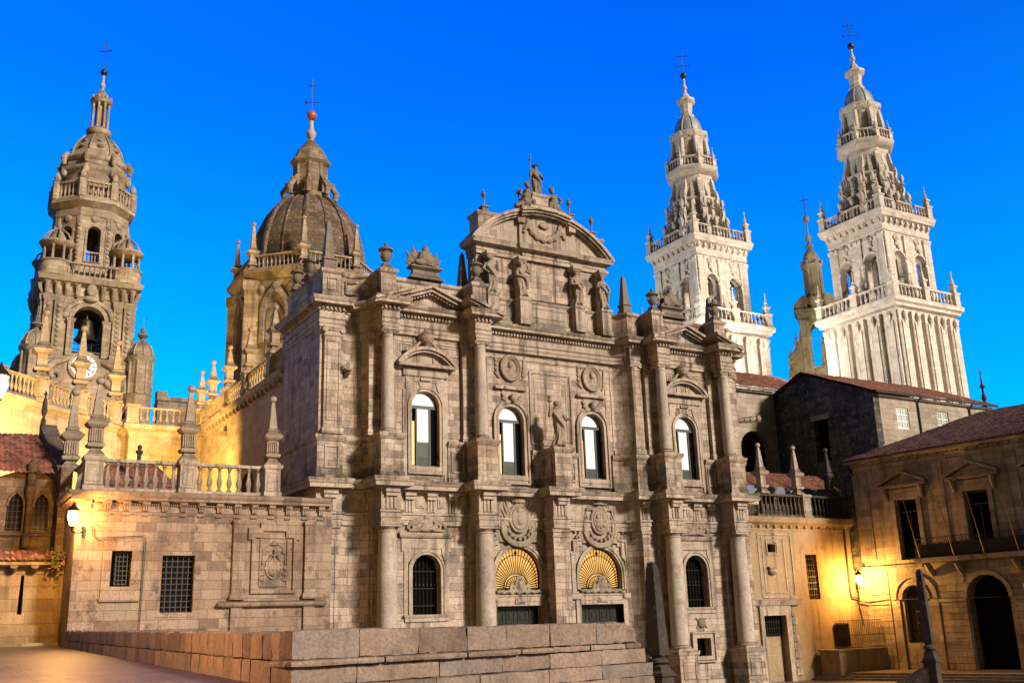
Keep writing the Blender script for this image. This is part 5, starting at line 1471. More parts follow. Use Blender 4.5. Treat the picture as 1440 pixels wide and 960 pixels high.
mb.sweep([(-16, 60), (7.0, 60)], [(-.1, 6.9), (.15, 6.95), (.15, 7.1), (-.1, 7.15)])
build('window_tracery', mb, 'chapel', CP)
mb = MB()
for xc in (4.72, 5.98, 2.2):
    for k in range(4): mb.box(xc - .33 + .22 * k - .012, xc - .33 + .22 * k + .012, 60.15, 60.17, 7.2, 9.2)
    for k in range(6): mb.box(xc - .42, xc + .42, 60.175, 60.195, 7.35 + .3 * k, 7.374 + .3 * k)
build('window_grille', mb, 'iron', CP)
mb = MB(); mb.box(-3, 6.6, 60.5, 60.55, 6, 9.5); build('window_pane', mb, 'darkglass', CP)
mb = MB(); tile_roof(mb, (-16, 59.5, 10.2), (7.0, 59.5, 10.2), (6.3, 64.0, 13.1), (-16, 64.0, 13.1)); build('roof', mb, 'tile', CP)
mb = MB()
mb.add([(6.55, 59.3, 9.8), (7.3, 59.3, 9.8), (7.3, 59.3, 10.5), (6.55, 59.3, 10.5), (5.9, 64.2, 9.8), (6.8, 64.2, 9.8), (6.8, 64.2, 13.8), (5.9, 64.2, 13.8)], [(0, 1, 2, 3), (4, 7, 6, 5), (0, 3, 7, 4), (1, 5, 6, 2), (3, 2, 6, 7), (0, 4, 5, 1)])
build('raked_parapet', mb, 'chapel', CP, smooth=False)
mb = MB(); mb.lathe([(.14, 0), (.14, .6), (.06, .8), (.16, 1.1), (.13, 1.7), (.04, 2.0), (.1, 2.2), (0, 2.4)], (6.05, 64.0, 13.4), 8)
tag(build('finial', mb, 'darkstone', loc=(6.05, 64, 13.4)), 'thin dark finial on the chapel roof edge beside the bright wall', 'finial')

# ================================================================== bright floodlit wall (45 degrees) with balustrade
BW = thing('balustraded_wall', 'brightly floodlit wall with balustrade and pinnacles below the clock tower', 'wall', (9, 82, 10))
A, B = Vector((-4, 68.4)), Vector((14.9, 87.7)); dd = (B - A).normalized()
mb = MB(); pth = [tuple(A), tuple(B), (16.5, 89)]
mb.sweep(pth, [(-.7, 0), (0, 0), (0, 17.7), (.12, 17.8), (.2, 18.0), (.35, 18.1), (.35, 18.35), (-.7, 18.4)])
mb.sweep(pth, [(-.2, 14.0), (.12, 14.05), (.12, 14.3), (-.2, 14.35)])
build('masonry', mb, 'side', BW)
pts = [A + dd * (i * 4.45 - 2.0) for i in range(7)]
for i in range(6): balustrade(BW, tuple(pts[i] + dd * .55), tuple(pts[i + 1] - dd * .55), 18.38, 1.65, 8, 'side', bk=1.5)
for q in pts[1:7]:
    mb = MB(); mb.lathe([(.75, 0), (.75, .25), (.66, .3), (.66, 1.5), (.8, 1.6), (.8, 1.75)], (q.x, q.y, 18.36), 4, 0); build('balustrade_pedestal', mb, 'side', BW)
g = 'pinnacles over the floodlit wall'
pls = ['left', 'middle', 'right']
for q, lab in ((pts[4], 'stout stacked pinnacle rising left of the clock face'), (pts[5], 'ball pinnacle standing in front of the white clock face'), (pts[6], 'pinnacle right of the clock face beside the domed turret')):
    pinnacle(q.x, q.y, 20.1, 1.3, lab, g, mat='side', flute=False)

# ================================================================== nave side wall with gilded-looking floodlit balustrade
SWL = thing('nave_building', 'long side wall of the nave with floodlit balustrade running back towards the dome', 'church', (20, 75, 0))
mb = MB()
mb.wallx([rect(63.2, 85.99, 0, 17.8), [(b, c) for b, c in arch(71.6, 1.0, 9.0, 11.6)], [(b, c) for b, c in arch(66.0, 1.3, 9, 12.4)]], 20.4, .7)
mb.wall([rect(14.6, 21.1, 0, 17.8)], 86.0, .7); mb.wallx([rect(86.7, 104, 0, 17.8)], 14.6, .7)
build('wall', mb, 'side', SWL)
mb = MB()
for yc, hw, z0, zs in ((71.6, 1.0, 9.0, 11.6), (66.0, 1.3, 9, 12.4)):
    mb.wallx([[(b, c) for b, c in arch(yc, hw + .4, z0, zs)], [(b, c) for b, c in arch(yc, hw + .02, z0 + .01, zs)]], 20.28, .14)
mb.cbox((20.1, 78.0, 16.6), (.5, .8, .35))
build('arch_moulding', mb, 'side', SWL)
mb = MB(); mb.wallx([rect(64, 73, 8.5, 14.2)], 20.95, .1); build('window_pane', mb, 'dark', SWL)
mb = MB(); CPATH = [(14.6, 104), (14.6, 86), (20.4, 86), (20.4, 63.2)]
CPATH = [(14.6, 104), (14.6, 86), (20.4, 86), (20.4, 63.25)]
mb.sweep(CPATH, [(-.6, 17.6), (.05, 17.6), (.1, 17.8), (.2, 17.95), (.45, 18.1), (.5, 18.35), (.5, 18.45), (-.6, 18.5)])
for y in [64 + i * 1.0 for i in range(22)]: mb.box(20.05, 20.4, y, y + .35, 17.65, 17.95)
build('cornice', mb, 'side', SWL)
ys = [65.9, 71.9, 77.4, 82.4]
mats = 'side'
edges = [63.4] + ys + [86.0]
for a, b in zip(edges[:-1], edges[1:]): balustrade(SWL, (20.3, a + .5), (20.3, b - .5), 18.48, 1.5, 8, 'side', bk=1.6)
balustrade(SWL, (15.2, 86.1), (19.9, 86.1), 18.48, 1.5, 9, 'side', bk=1.5)
balustrade(SWL, (14.7, 86.8), (14.7, 91.5), 18.48, 1.5, 8, 'side', bk=1.5); balustrade(SWL, (14.7, 92), (14.7, 99), 18.48, 1.5, 10, 'side', bk=1.5)
for x, y in [(20.3, y) for y in ys] + [(20.3, 86.2), (14.75, 86.2)]:
    mb = MB(); mb.mold(x - .45, x + .45, y - .45, y + .45, [(.05, 18.46), (.05, 18.7), (0, 18.75), (0, 19.85), (.1, 19.95), (.1, 20.1), (-.05, 20.12)]); build('balustrade_pedestal', mb, 'side', SWL)
g = 'floodlit pinnacles of the nave side wall'
for y, z, lab in ((65.9, 20.1, 'floodlit golden pinnacle nearest to the church front'), (71.9, 20.1, 'second floodlit golden pinnacle back from the church front'), (77.4, 20.1, 'third floodlit golden pinnacle, at the foot of the dome drum'),
                  (82.4, 20.1, 'fourth floodlit golden pinnacle, against blue sky'), (86.2, 20.1, 'smallest and farthest floodlit golden pinnacle, against blue sky')):
    pinnacle(20.3, y, z, .98, lab, g, mat='side', flute=False, h=3.6)
mb = MB(); mb.box(20.9, 32, 64, 86.5, 17.2, 17.7); mb.box(15, 32, 86.5, 104, 17.21, 17.71); build('roof_terrace', mb, 'side', SWL)
t = thing('roof_block', 'low dark stone block on the roof left of the golden pinnacles', 'chimney', (19.9, 95, 17.7))
mb = MB(); mb.box(18.4, 22.2, 94.8, 96.5, 17.7, 22.6); build('base', mb, 'drum', t)
mb = MB(); mb.prism([(18.3, 94.7), (19.2, 94.7), (19.2, 95.7), (18.3, 95.7)], 22.6, 23.5); mb.box(19.2, 22.3, 94.7, 96.6, 22.6, 23.0); build('cap', mb, 'drum', t)

# ================================================================== street lamps
def lantern(p, wall_pt, label, power, k=1.0, drop=True):
    x, y, z = p
    t = thing('street_lamp', label, 'lamp', wall_pt)
    mb = MB()
    w = Vector(wall_pt)
    b = V3(x, y, z - .62 * k)
    mb.tube([w, w.lerp(b, .5) + V3(0, 0, -.10 * k), b, b + V3(0, 0, .2 * k)], .035 * k, 8)
    mb.tube([w + V3(0, 0, .3 * k), w.lerp(b, .35) + V3(0, 0, .05 * k), w.lerp(b, .7) + V3(0, 0, -.08 * k)], .022 * k, 6)
    mb.tube(spiral(tuple(w.lerp(b, .35) + V3(0, 0, .12 * k)), .12 * k, 1.3), .018 * k, 5)
    mb.cbox(tuple(w), (.12 * k, .12 * k, .5 * k))
    build('bracket', mb, 'iron', t)
    mb = MB()
    mb.lathe([(.10, -.44), (.13, -.40), (.05, -.36)], (x, y, z), 8); 
    mb.v = [(x + (a - x) * k, y + (b_ - y) * k, z + (c - z) * k) for a, b_, c in mb.v]
    q = MB(); q.lathe([(.28, .34), (.30, .38), (.20, .52), (.09, .62), (.05, .72), (.03, .78), (0, .84)], (x, y, z), 8)
    for i in range(4):
        a = 2 * pi * i / 4
        q.tube([(x + .14 * cos(a), y + .14 * sin(a), z - .40), (x + .27 * cos(a), y + .27 * sin(a), z + .36)], .014, 4)
    q.v = [(x + (a - x) * k, y + (b_ - y) * k, z + (c - z) * k) for a, b_, c in q.v]
    mb.join(q)
    build('lantern_frame', mb, 'iron', t)
    mb = MB(); mb.lathe([(.03, -.34), (.13, -.30), (.22, -.05), (.24, .1), (.2, .26), (.1, .33), (0.01, .34)], (x, y, z), 14)
    mb.v = [(x + (a - x) * k, y + (b_ - y) * k, z + (c - z) * k) for a, b_, c in mb.v]
    g = build('lamp_globe', mb, 'lampglass', t)
    g.visible_shadow = False
    l = bpy.data.lights.new('lamp_light', 'POINT'); l.energy = power; l.color = (1.0, .46, .09); l.shadow_soft_size = .2 * k
    lo = bpy.data.objects.new('lamp_light', l); COL.objects.link(lo); lo.location = (x, y, z - .0)
    return t
lantern((6.72, 53.1, 7.2), (7.35, 53.95, 6.65), 'lit street lamp on the left corner of the annex', 1900)
lantern((1.93, 34.9, 9.3), (.9, 35.3, 8.4), 'glaring street lamp cut off by the left picture edge', 1700)
mb = MB()
for k in range(3): mb.tube([(6.9, 53.9, 6.85 - .1 * k), (5.0, 56.5, 6.8 - .12 * k), (-3, 59, 6.9 - .1 * k)], .012, 4)
tag(build('cable', mb, 'iron', loc=(6.9, 53.9, 6.8)), 'thin overhead cables running left from the annex corner lamp', 'cable')
mb = MB(); mb.tube([(.9, 35.3, .8), (.9, 35.3, 8.6)], .09, 10); mb.lathe([(.3, 0), (.3, .2), (.16, .4), (.14, 1.2), (.1, 1.3)], (.9, 35.3, .8), 12)
tag(build('added_lamp_post', mb, 'iron', loc=(.9, 35.3, .8)), 'added out-of-view iron post carrying the lamp at the left picture edge', 'lamp post')  # post added out of view to hold the edge lamp
lantern((-1.0, 24.2, 5.4), (-2.0, 24.2, 4.5), 'assumed unseen lit street lamp on its own post at the left side of the open plaza', 5200)  # assumed lamp, out of view, added to light the low wall orange
mb = MB(); mb.tube([(-2.0, 24.2, .5), (-2.0, 24.2, 4.8)], .08, 10); mb.lathe([(.28, 0), (.28, .2), (.15, .4), (.13, 1.1), (.1, 1.2)], (-2.0, 24.2, .5), 12)
tag(build('added_lamp_post', mb, 'iron', loc=(-2.0, 24.2, .5)), 'added iron post carrying the assumed plaza lamp beyond the left picture edge', 'lamp post')  # added support for the assumed plaza lamp, also out of view
# assumed floodlights on the roofs, fixtures unseen, inferred from the lit walls
def flood(loc, target, power, size, color, spot=None, blend=.6):
    l = bpy.data.lights.new('assumed_floodlight', 'SPOT'); l.energy = power; l.color = color
    l.shadow_soft_size = size; l.spot_size = radians(spot or 110); l.spot_blend = blend
    o = bpy.data.objects.new('assumed_floodlight', l); COL.objects.link(o); o.location = loc
    o.rotation_euler = (Vector(target) - Vector(loc)).to_track_quat('-Z', 'Y').to_euler()
    return o
GOLD = (1.0, .60, .14)
flood((13.0, 74.0, 9.4), (19.5, 84, 13), 22000, .4, GOLD, 120)
flood((6.0, 74.0, 14.0), (8.0, 81.5, 16), 7000, .4, GOLD, 130)
for y in (67, 74, 81):
    flood((23.0, y, 18.0), (20.3, y + .0, 19.8), 1500, .3, (1., .62, .12), 150)
flood((13.0, 98.0, 20.5), (13, 105, 28), 1600, .4, (1., .66, .24), 130)
flood((24.0, 82.0, 18.5), (32, 92, 28), 6000, .4, (1., .6, .2), 100)
# ================================================================== distant towers and dome
def octa(mb, prof, c): mb.lathe(prof, c, 8, pi / 8)
def ball_cross(parent, x, y, z0, zb, zc, rb, ballmat, vane=True, neckmat='tower'):
    mb = MB(); mb.lathe([(rb * .9, 0), (rb * .55, .15), (rb * .45, (zb - z0) * .25), (rb * .75, (zb - z0) * .32), (rb * .8, (zb - z0) * .38), (rb * .4, (zb - z0) * .5), (rb * .3, zb - z0 - rb * .9)], (x, y, z0), 12)
    build('spire_neck', mb, neckmat, parent)
    mb = MB(); mb.ell((x, y, zb), (rb, rb, rb), seg=16, rings=10); build('ball', mb, ballmat, parent)
    h = zc - zb
    mb = MB(); mb.tube([(x, y, zb + rb * .8), (x, y, zc)], .05, 6)
    a = (.83, -.55)
    zz = zb + h * .72
    mb.tube([(x - a[0] * h * .16, y - a[1] * h * .16, zz), (x + a[0] * h * .16, y + a[1] * h * .16, zz)], .045, 6)
    for s_ in (-1, 1): mb.ell((x + s_ * a[0] * h * .17, y + s_ * a[1] * h * .17, zz), (.09, .09, .12))
    mb.ell((x, y, zc), (.08, .08, .14))
    if vane:
        zz = zb + h * .38
        mb.tube([(x - a[0] * h * .22, y - a[1] * h * .22, zz), (x + a[0] * h * .26, y + a[1] * h * .26, zz)], .035, 5)
        mb.ell((x - a[0] * h * .2, y - a[1] * h * .2, zz), (.22, .12, .16)); mb.ell((x + a[0] * h * .24, y + a[1] * h * .24, zz), (.14, .08, .08))
    build('iron_cross', mb, 'iron', parent)
def mini_pinn(mb, x, y, z, k=1.0):
    q = MB()
    q.mold(x - .45, x + .45, y - .45, y + .45, [(.05, z), (.05, z + .2), (0, z + .25), (0, z + 1.5), (.1, z + 1.6), (.14, z + 1.8), (-.1, z + 1.9)])
    q.mold(x - .28, x + .28, y - .28, y + .28, [(0, z + 1.85), (0, z + 2.5), (.1, z + 2.55), (.16, z + 2.75), (-.05, z + 2.85)])
    q.lathe([(.3, 2.8), (.34, 2.95), (.16, 3.1), (.24, 3.3), (.12, 3.6), (.06, 4.3), (.11, 4.4), (.1, 4.55), (0, 4.7)], (x, y, z), 8)
    q.v = [(x + (a - x) * k, y + (b - y) * k, z + (c - z) * k) for a, b, c in q.v]
    mb.join(q)
def four(mb, src, c):
    for i in range(4):
        r = Matrix.Translation((c[0], c[1], 0)) @ Matrix.Rotation(pi / 2 * i, 4, 'Z') @ Matrix.Translation((-c[0], -c[1], 0))
        mb.join(src, r)
def bell_tower(x, y, label):
    T = thing('bell_tower', label, 'tower', (0, 0, 0), 'twin white bell towers')
    zs, zb, zc = 35.0, 37.6, 46.2
    # shaft with giant pilasters
    mb = MB(); mb.box(-5.35, 5.35, -5.35, 5.35, 0, 35.4)
    one = MB()
    for px in (-4.75, -2.4, 0, 2.4, 4.75):
        one.box(px - .78, px + .78, -5.85, -5.3, 0, 34.0); one.box(px - .45, px + .45, -6.0, -5.84, 0, 33.4)
        one.mold(px - .8, px + .8, -5.87, -5.3, [(0, 33.4), (.06, 33.5), (.06, 33.6), (0, 33.62), (0, 34.2), (.1, 34.4), (.1, 34.6), (-.1, 34.62)])
        one.tube([(px, -5.9, 33.0), (px, -6.15, 33.9), (px, -6.0, 34.5)], [.16, .3, .2], 8)
        for s_ in (-1, 1): one.box(px + s_ * .62 - .05, px + s_ * .62 + .05, -5.9, -5.84, 0, 33.2)
    four(mb, one, (0, 0)); shaft = build('shaft', mb, 'tower', T)
    mb = MB(); mb.mold(-5.45, 5.45, -5.45, 5.45, [(0, 34.5), (.1, 34.7), (.15, 34.9), (.6, 35.1), (.65, 35.4), (.95, 35.6), (1.0, 36.0), (1.0, 36.1), (-.2, 36.2)])
    build('shaft_cornice', mb, 'tower', T)
    # gallery balustrade
    for i in range(4):
        r = Matrix.Rotation(pi / 2 * i, 3, 'Z')
        for a, b in ((-5.3, -.5), (.5, 5.3)):
            p0, p1 = r @ V3(a, -5.75, 0), r @ V3(b, -5.75, 0); balustrade(T, (p0.x, p0.y), (p1.x, p1.y), 36.15, 1.7, 7, 'tower', fused=True, rail=.2, bk=1.9, seg=6)
    mb = MB(); one = MB(); mini_pinn(one, -5.75, -5.75, 36.1, 1.0); mini_pinn(one, 0, -5.75, 36.1, 1.0); four(mb, one, (0, 0)); build('pinnacle', mb, 'tower', T)
    # belfry: two arches a side
    ws = 4.3; mb = MB()
    holes = [arch(-1.95, 1.02, 37.2, 41.6), arch(1.95, 1.02, 37.2, 41.6)]
    one = MB(); one.wall([rect(-ws, ws - 1.1, 36.0, 46.4)] + holes, -ws, 1.1); four(mb, one, (0, 0))
    build('belfry', mb, 'tower', T)
    mb = MB(); mb.box(-1.2, 1.2, -1.2, 1.2, 36, 46); mb.box(-4.2, 4.2, -4.2, 4.2, 45.2, 46.3); build('core', mb, 'tower', T)
    mb = MB(); one = MB()
    for px, hw in ((-3.85, .42), (-3.2, .2), (0, .42), (-.62, .2), (.62, .2), (3.2, .2), (3.85, .42)):
        one.box(px - hw, px + hw, -ws - .22, -ws + .02, 36.2, 44.6); one.mold(px - hw, px + hw, -ws - .24, -ws, [(0, 44.2), (.1, 44.4), (.12, 44.7), (-.05, 44.75)])
    for px in (-1.95, 1.95):
        one.wall([arch(px, 1.32, 38, 41.6), arch(px, 1.04, 38, 41.6)], -ws - .14, .16); one.box(px - 1.4, px - .9, -ws - .2, -ws, 41.3, 41.6); one.box(px + .9, px + 1.4, -ws - .2, -ws, 41.3, 41.6)
        one.ell((px, -ws - .1, 44.0), (.5, .25, .9)); one.ell((px, -ws - .25, 44.2), (.3, .2, .45)); one.ell((px, -ws - .2, 43.1), (.25, .2, .35))
        for s_ in (-1, 1): one.ell((px + s_ * .5, -ws - .08, 44.4), (.2, .15, .3)); one.ell((px + s_ * .35, -ws - .08, 43.5), (.2, .15, .2))
    four(mb, one, (0, 0)); build('belfry_order', mb, 'tower', T)
    mb = MB(); mb.mold(-4.4, 4.4, -4.4, 4.4, [(0, 45.0), (.08, 45.2), (.04, 45.25), (.04, 46.1), (.15, 46.25), (.3, 46.5), (.6, 46.65), (.65, 46.9), (.8, 47.2), (.85, 47.5), (-.2, 47.6)])
    one = MB()
    for k in range(9): one.box(-4.1 + k * 1.02 - .16, -4.1 + k * 1.02 + .16, -4.85, -4.4, 46.0, 46.5)
    four(mb, one, (0, 0)); build('belfry_cornice', mb, 'tower', T)
    for i in range(4):
        r = Matrix.Rotation(pi / 2 * i, 3, 'Z')
        for a, b in ((-4.2, -2.0), (-1.4, 1.4), (2.0, 4.2)):
            p0, p1 = r @ V3(a, -4.6, 0), r @ V3(b, -4.6, 0); balustrade(T, (p0.x, p0.y), (p1.x, p1.y), 47.55, 1.5, max(3, int((b - a) / .55)), 'tower', fused=True, rail=.18, bk=1.7, seg=6)
    mb = MB(); one = MB(); mini_pinn(one, -4.6, -4.6, 47.55, .95); four(mb, one, (0, 0)); build('pinnacle', mb, 'tower', T)
    # scroll stage
    mb = MB(); octa(mb, [(3.9, 47.5), (3.9, 48.6), (3.5, 48.8), (3.4, 50.6), (3.75, 50.8), (3.8, 51.1), (3.2, 51.3), (3.05, 53.3), (3.4, 53.5), (3.45, 53.8), (2.85, 54.0), (2.75, 56.3), (2.9, 56.5)], (0, 0, 0)); build('scroll_stage', mb, 'tower', T)
    mb = MB()
    pr = [(2.5, 47.6), (4.75, 47.6), (4.9, 48.3), (4.75, 49.1), (4.35, 49.5), (4.05, 49.9), (4.0, 50.6), (4.25, 51.1), (4.2, 51.7), (3.9, 52.1), (3.55, 52.4), (3.45, 53.2), (3.62, 53.8), (3.5, 54.5), (3.15, 55.1), (2.95, 56.5), (2.4, 56.5)]
    for i in range(16):
        an = pi / 8 * i; big = i % 2 == 1; k = 1.0 if big else .86; w = .34 if big else .24
        ca, sa = cos(an), sin(an)
        mb.plate([[(r_ * k if r_ > 2.6 else r_, z_) for r_, z_ in pr]], (0, 0, 0), (ca, sa, 0), (0, 0, 1), (-sa, ca, 0), -w, w)
        for rr_, zz_, q_ in ((4.4 * k, 48.5, .42), (3.82 * k, 51.4, .34), (3.2 * k, 54.1, .27)):
            for sd in (-1, 1):
                sp_ = [((rr_ + q_ * (1 - .85 * t / 14) * cos(t * .62)), zz_ + q_ * (1 - .85 * t / 14) * sin(t * .62)) for t in range(15)]
                mb.tube([(r_ * ca - sa * sd * w, r_ * sa + ca * sd * w, z_) for r_, z_ in sp_], .085, 5)
        R1 = 4.55 * k
        for rr_, zz_, q_ in ((R1, 49.35, 1.0), (4.05 * k, 52.0, .8)):
            mb.lathe([(.34 * q_, 0), (.34 * q_, .12), (.16 * q_, .2), (.16 * q_, .3), (.36 * q_, .62), (.36 * q_, .95), (.2 * q_, 1.3), (.0, 1.55 * q_)], (rr_ * ca, rr_ * sa, zz_), 8)
    build('scroll_tier', mb, 'tower', T)
    mb = MB(); octa(mb, [(2.7, 56.0), (2.9, 56.3), (2.9, 57.0), (3.2, 57.2), (3.7, 57.5), (3.85, 57.9), (3.85, 58.1), (2, 58.2)], (0, 0, 0)); build('upper_cornice', mb, 'tower', T)
    R = 3.35
    mb = MB()
    for i in range(8):
        a = pi / 8 + pi / 4 * i; mini_pinn(mb, R * cos(a), R * sin(a), 58.1, .62)
        b = a + pi / 4
        p0, p1 = V3(R * cos(a), R * sin(a), 0), V3(R * cos(b), R * sin(b), 0); d = (p1 - p0).normalized() * .3
        balustrade(T, ((p0 + d).x, (p0 + d).y), ((p1 - d).x, (p1 - d).y), 58.12, 1.4, 4, 'tower', fused=True, rail=.16, bk=1.5, seg=6)
    build('pinnacle', mb, 'tower', T)
    mb = MB(); octa(mb, [(2.3, 58.1), (2.3, 62.2), (2.45, 62.4), (2.45, 62.7), (2.8, 63.1), (2.85, 63.5), (2.0, 63.7)], (0, 0, 0))
    for i in range(8):
        a = pi / 8 + pi / 4 * i; mb.tube([(2.55 * cos(a), 2.55 * sin(a), 58.1), (2.6 * cos(a), 2.6 * sin(a), 60.5), (2.35 * cos(a), 2.35 * sin(a), 62.6)], [.42, .36, .3], 8); mb.ell((2.5 * cos(a), 2.5 * sin(a), 63.2), (.35, .35, .4))
    build('drum', mb, 'tower', T)
    mb = MB(); mb.lathe([(2.0, 63.6), (1.98, 64.1), (1.85, 64.8), (1.55, 65.5), (1.15, 66.1), (.9, 66.35)], (0, 0, 0), 20)
    for i in range(8):
        a = pi / 8 + pi / 4 * i; mb.tube([(r_ * cos(a), r_ * sin(a), z_) for r_, z_ in ((2.0, 63.6), (1.98, 64.1), (1.85, 64.8), (1.55, 65.5), (1.15, 66.1))], .09, 6)
    build('cupola', mb, 'lead', T)
    mb = MB(); octa(mb, [(1.0, 66.2), (1.1, 66.5), (.85, 66.7), (.8, 67.2), (.95, 68.2), (1.2, 68.4), (1.4, 68.7), (1.35, 68.95), (.8, 69.1), (.6, 69.6), (.4, 70.0)], (0, 0, 0)); build('lantern', mb, 'tower', T)
    ball_cross(T, 0, 0, 69.8, 72.7, 76.9, .47, 'bronze')
    mb = MB(); mb.tube([(-4.2, -3.9, 39.6), (4.2, -3.9, 39.6)], .05, 5); build('railing_bar', mb, 'iron', T)
    T.location = (x, y, 0); T.scale = (.94, .94, 1)
    return T
BT = bell_tower(98.65, 76.7, 'nearer and larger white bell tower at the right, its shaft in full view')
B2 = copy_tree(BT); B2.location = (83.85, 92.6, 0); B2['label'] = 'farther white bell tower just right of the gable, base hidden behind the church front'

# ---- clock tower
def clock_tower(x, y):
    T = thing('clock_tower', 'tall ornate clock tower with bell arch and octagonal top at far left', 'tower', (x, y, 0))
    def P(mb): mb.v = [(a + x, b + y, c) for a, b, c in mb.v]; return mb
    s = 4.15
    mb = MB(); mb.box(-4.5, 4.5, -4.5, 4.5, 0, 28.0)
    one = MB()
    for s_ in (-1, 1):
        one.tube(spiral((s_ * 2.7, -4.6, 26.3), 1.1, 1.4, pi / 2, -s_), .28, 8); one.tube([(s_ * 3.9, -4.6, 25), (s_ * 3.6, -4.65, 26.6), (s_ * 2.6, -4.65, 27.6), (s_ * 1.5, -4.6, 28)], [.3, .4, .35, .2], 8)
    one.wall([[(1.5 * cos(a), 27.4 + 1.5 * sin(a)) for a in [2 * pi * i / 24 for i in range(24)]], [(1.18 * cos(a), 27.4 + 1.18 * sin(a)) for a in [2 * pi * i / 24 for i in range(24)]]], -4.75, .3)
    four(mb, one, (0, 0)); build('base', P(mb), 'clock', T)
    mb = MB(); mb.mold(-4.4, 4.4, -4.4, 4.4, [(.1, 27.9), (.2, 28.1), (.2, 28.3), (-.2, 28.4)]); build('string_course', P(mb), 'clock', T)
    # clock face
    mb = MB(); mb.plate([[(1.17 * cos(a), 27.4 + 1.17 * sin(a)) for a in [2 * pi * i / 32 for i in range(32)]]], (0, -4.62, 0), (1, 0, 0), (0, 0, 1), (0, 1, 0), 0, .06)
    cf = build('clock_face', P(mb), 'clockface', T)
    mb = MB()
    for i in range(12):
        a = 2 * pi * i / 12; mb.cbox((.92 * cos(a), -4.65, 27.4 + .92 * sin(a)), (.3, .03, .11), Matrix.Rotation(-a, 3, 'Y'))
    mb.cbox((.28, -4.68, 27.2), (.75, .03, .1), Matrix.Rotation(.6, 3, 'Y')); mb.cbox((.12, -4.7, 27.7), (.6, .03, .12), Matrix.Rotation(-1.1, 3, 'Y'))
    build('hand_and_hours', P(mb), 'iron', cf)
    # corner turrets at the base
    for i, (tx, ty) in enumerate(((-4.6, -4.6), (5.25, -4.6), (4.6, 4.6), (-4.6, 4.6))):
        mb = MB(); mb.lathe([(1.25, 18), (1.25, 24.6), (1.35, 24.8), (1.15, 25), (1.15, 28.2), (1.4, 28.5), (1.5, 28.8), (1.2, 28.9)], (tx, ty, 0), 8, pi / 8)
        for k in range(8):
            a = pi / 8 + k * pi / 4; mb.tube([(tx + 1.15 * cos(a), ty + 1.15 * sin(a), 25), (tx + 1.15 * cos(a), ty + 1.15 * sin(a), 28.4)], .14, 6)
        u = build('turret', P(mb), 'clock', T)
        mb = MB(); mb.lathe([(1.2, 28.85), (1.15, 29.4), (.85, 30.1), (.4, 30.5), (.25, 30.7)], (tx, ty, 0), 16)
        for k in range(8): a = k * pi / 4; mb.tube([(tx + r_ * cos(a), ty + r_ * sin(a), z_) for r_, z_ in ((1.22, 28.9), (1.17, 29.4), (.87, 30.1), (.42, 30.5))], .07, 5)
        build('turret_dome', P(mb), 'clock', u)
        mb = MB(); mb.lathe([(.25, 30.6), (.2, 30.8), (.55, 31.1), (.5, 31.3), (.2, 31.5), (.25, 31.8), (.06, 32.1), (.04, 33.0), (0, 33.1)], (tx, ty, 0), 10); build('turret_finial', P(mb), 'dark_sculpt', u)
    # belfry
    mb = MB(); one = MB(); one.wall([rect(-s, s - 1.0, 28.2, 36.0), arch(.1, 1.45, 28.9, 32.2)], -s, 1.0); four(mb, one, (0, 0)); build('belfry', P(mb), 'clock', T)
    mb = MB(); mb.box(-3.2, -2.0, -1, 3.1, 28.2, 35.8); mb.box(1.9, 3.1, .5, 3.1, 28.2, 35.8); mb.box(-3.2, 3.2, -3.2, 3.2, 35, 36); build('core', P(mb), 'clock', T)
    mb = MB(); one = MB()
    for px, hw in ((-3.75, .4), (-2.75, .42), (2.75, .42), (3.75, .4)):
        one.mold(px - hw, px + hw, -s - .3, -s, [(.1, 28.3), (.1, 28.8), (0, 28.9), (0, 33.8), (.1, 34), (.16, 34.4), (-.1, 34.42)])
        for k in range(9): one.ell((px, -s - .33, 29.4 + .5 * k), (hw * .55, .12, .22))
    one.wall([arch(.1, 1.85, 28.9, 32.2), arch(.1, 1.47, 28.95, 32.2)], -s - .2, .22)
    for px in (-1.55, 1.75): one.mold(px - .3, px + .3, -s - .32, -s, [(0, 28.4), (0, 31.8), (.1, 31.95), (.14, 32.2), (-.1, 32.22)])
    for k in range(22):
        a = pi * k / 21; one.ell((.1 + 2.1 * cos(a) * 1.05, -s - .12, 32.5 + 1.7 * sin(a)), (.3, .16, .25))
    one.ell((.1, -s - .5, 35.3), (.5, .3, .7)); one.ell((.1, -s - .4, 34.4), (.7, .25, .35))
    for px in (-4.0, -3.1, -2.2, -1.2, 1.2, 2.2, 3.1, 4.0): one.tube([(px, -s - .1, 34.5), (px, -s - .35, 35.0), (px, -s - .55, 35.7)], [.18, .22, .26], 8); one.box(px - .28, px + .28, -s - .5, -s, 35.5, 35.8)
    four(mb, one, (0, 0)); build('belfry_order', P(mb), 'clock', T)
    mb = MB(); mb.mold(-s, s, -s, s, [(0, 34.5), (.1, 34.6), (.1, 35.5), (.3, 35.7), (.7, 35.9), (.75, 36.1), (.85, 36.4), (-.2, 36.5)]); build('cornice', P(mb), 'clock', T)
    mb = MB(); mb.tube([(-1.5, -3.6, 29.9), (1.6, -3.6, 29.9)], .06, 5); mb.tube([(-1.5, -3.6, 29.3), (1.6, -3.6, 29.3)], .05, 5)
    for k in range(5): mb.tube([(-1.2 + .6 * k, -3.6, 28.7), (-1.2 + .6 * k, -3.6, 29.9)], .05, 5)
    mb.tube([(-2, -1, 31.0), (2, -1, 30.9)], .06, 5)
    build('railing', P(mb), 'iron', T)
    # balcony
    bs = 4.55
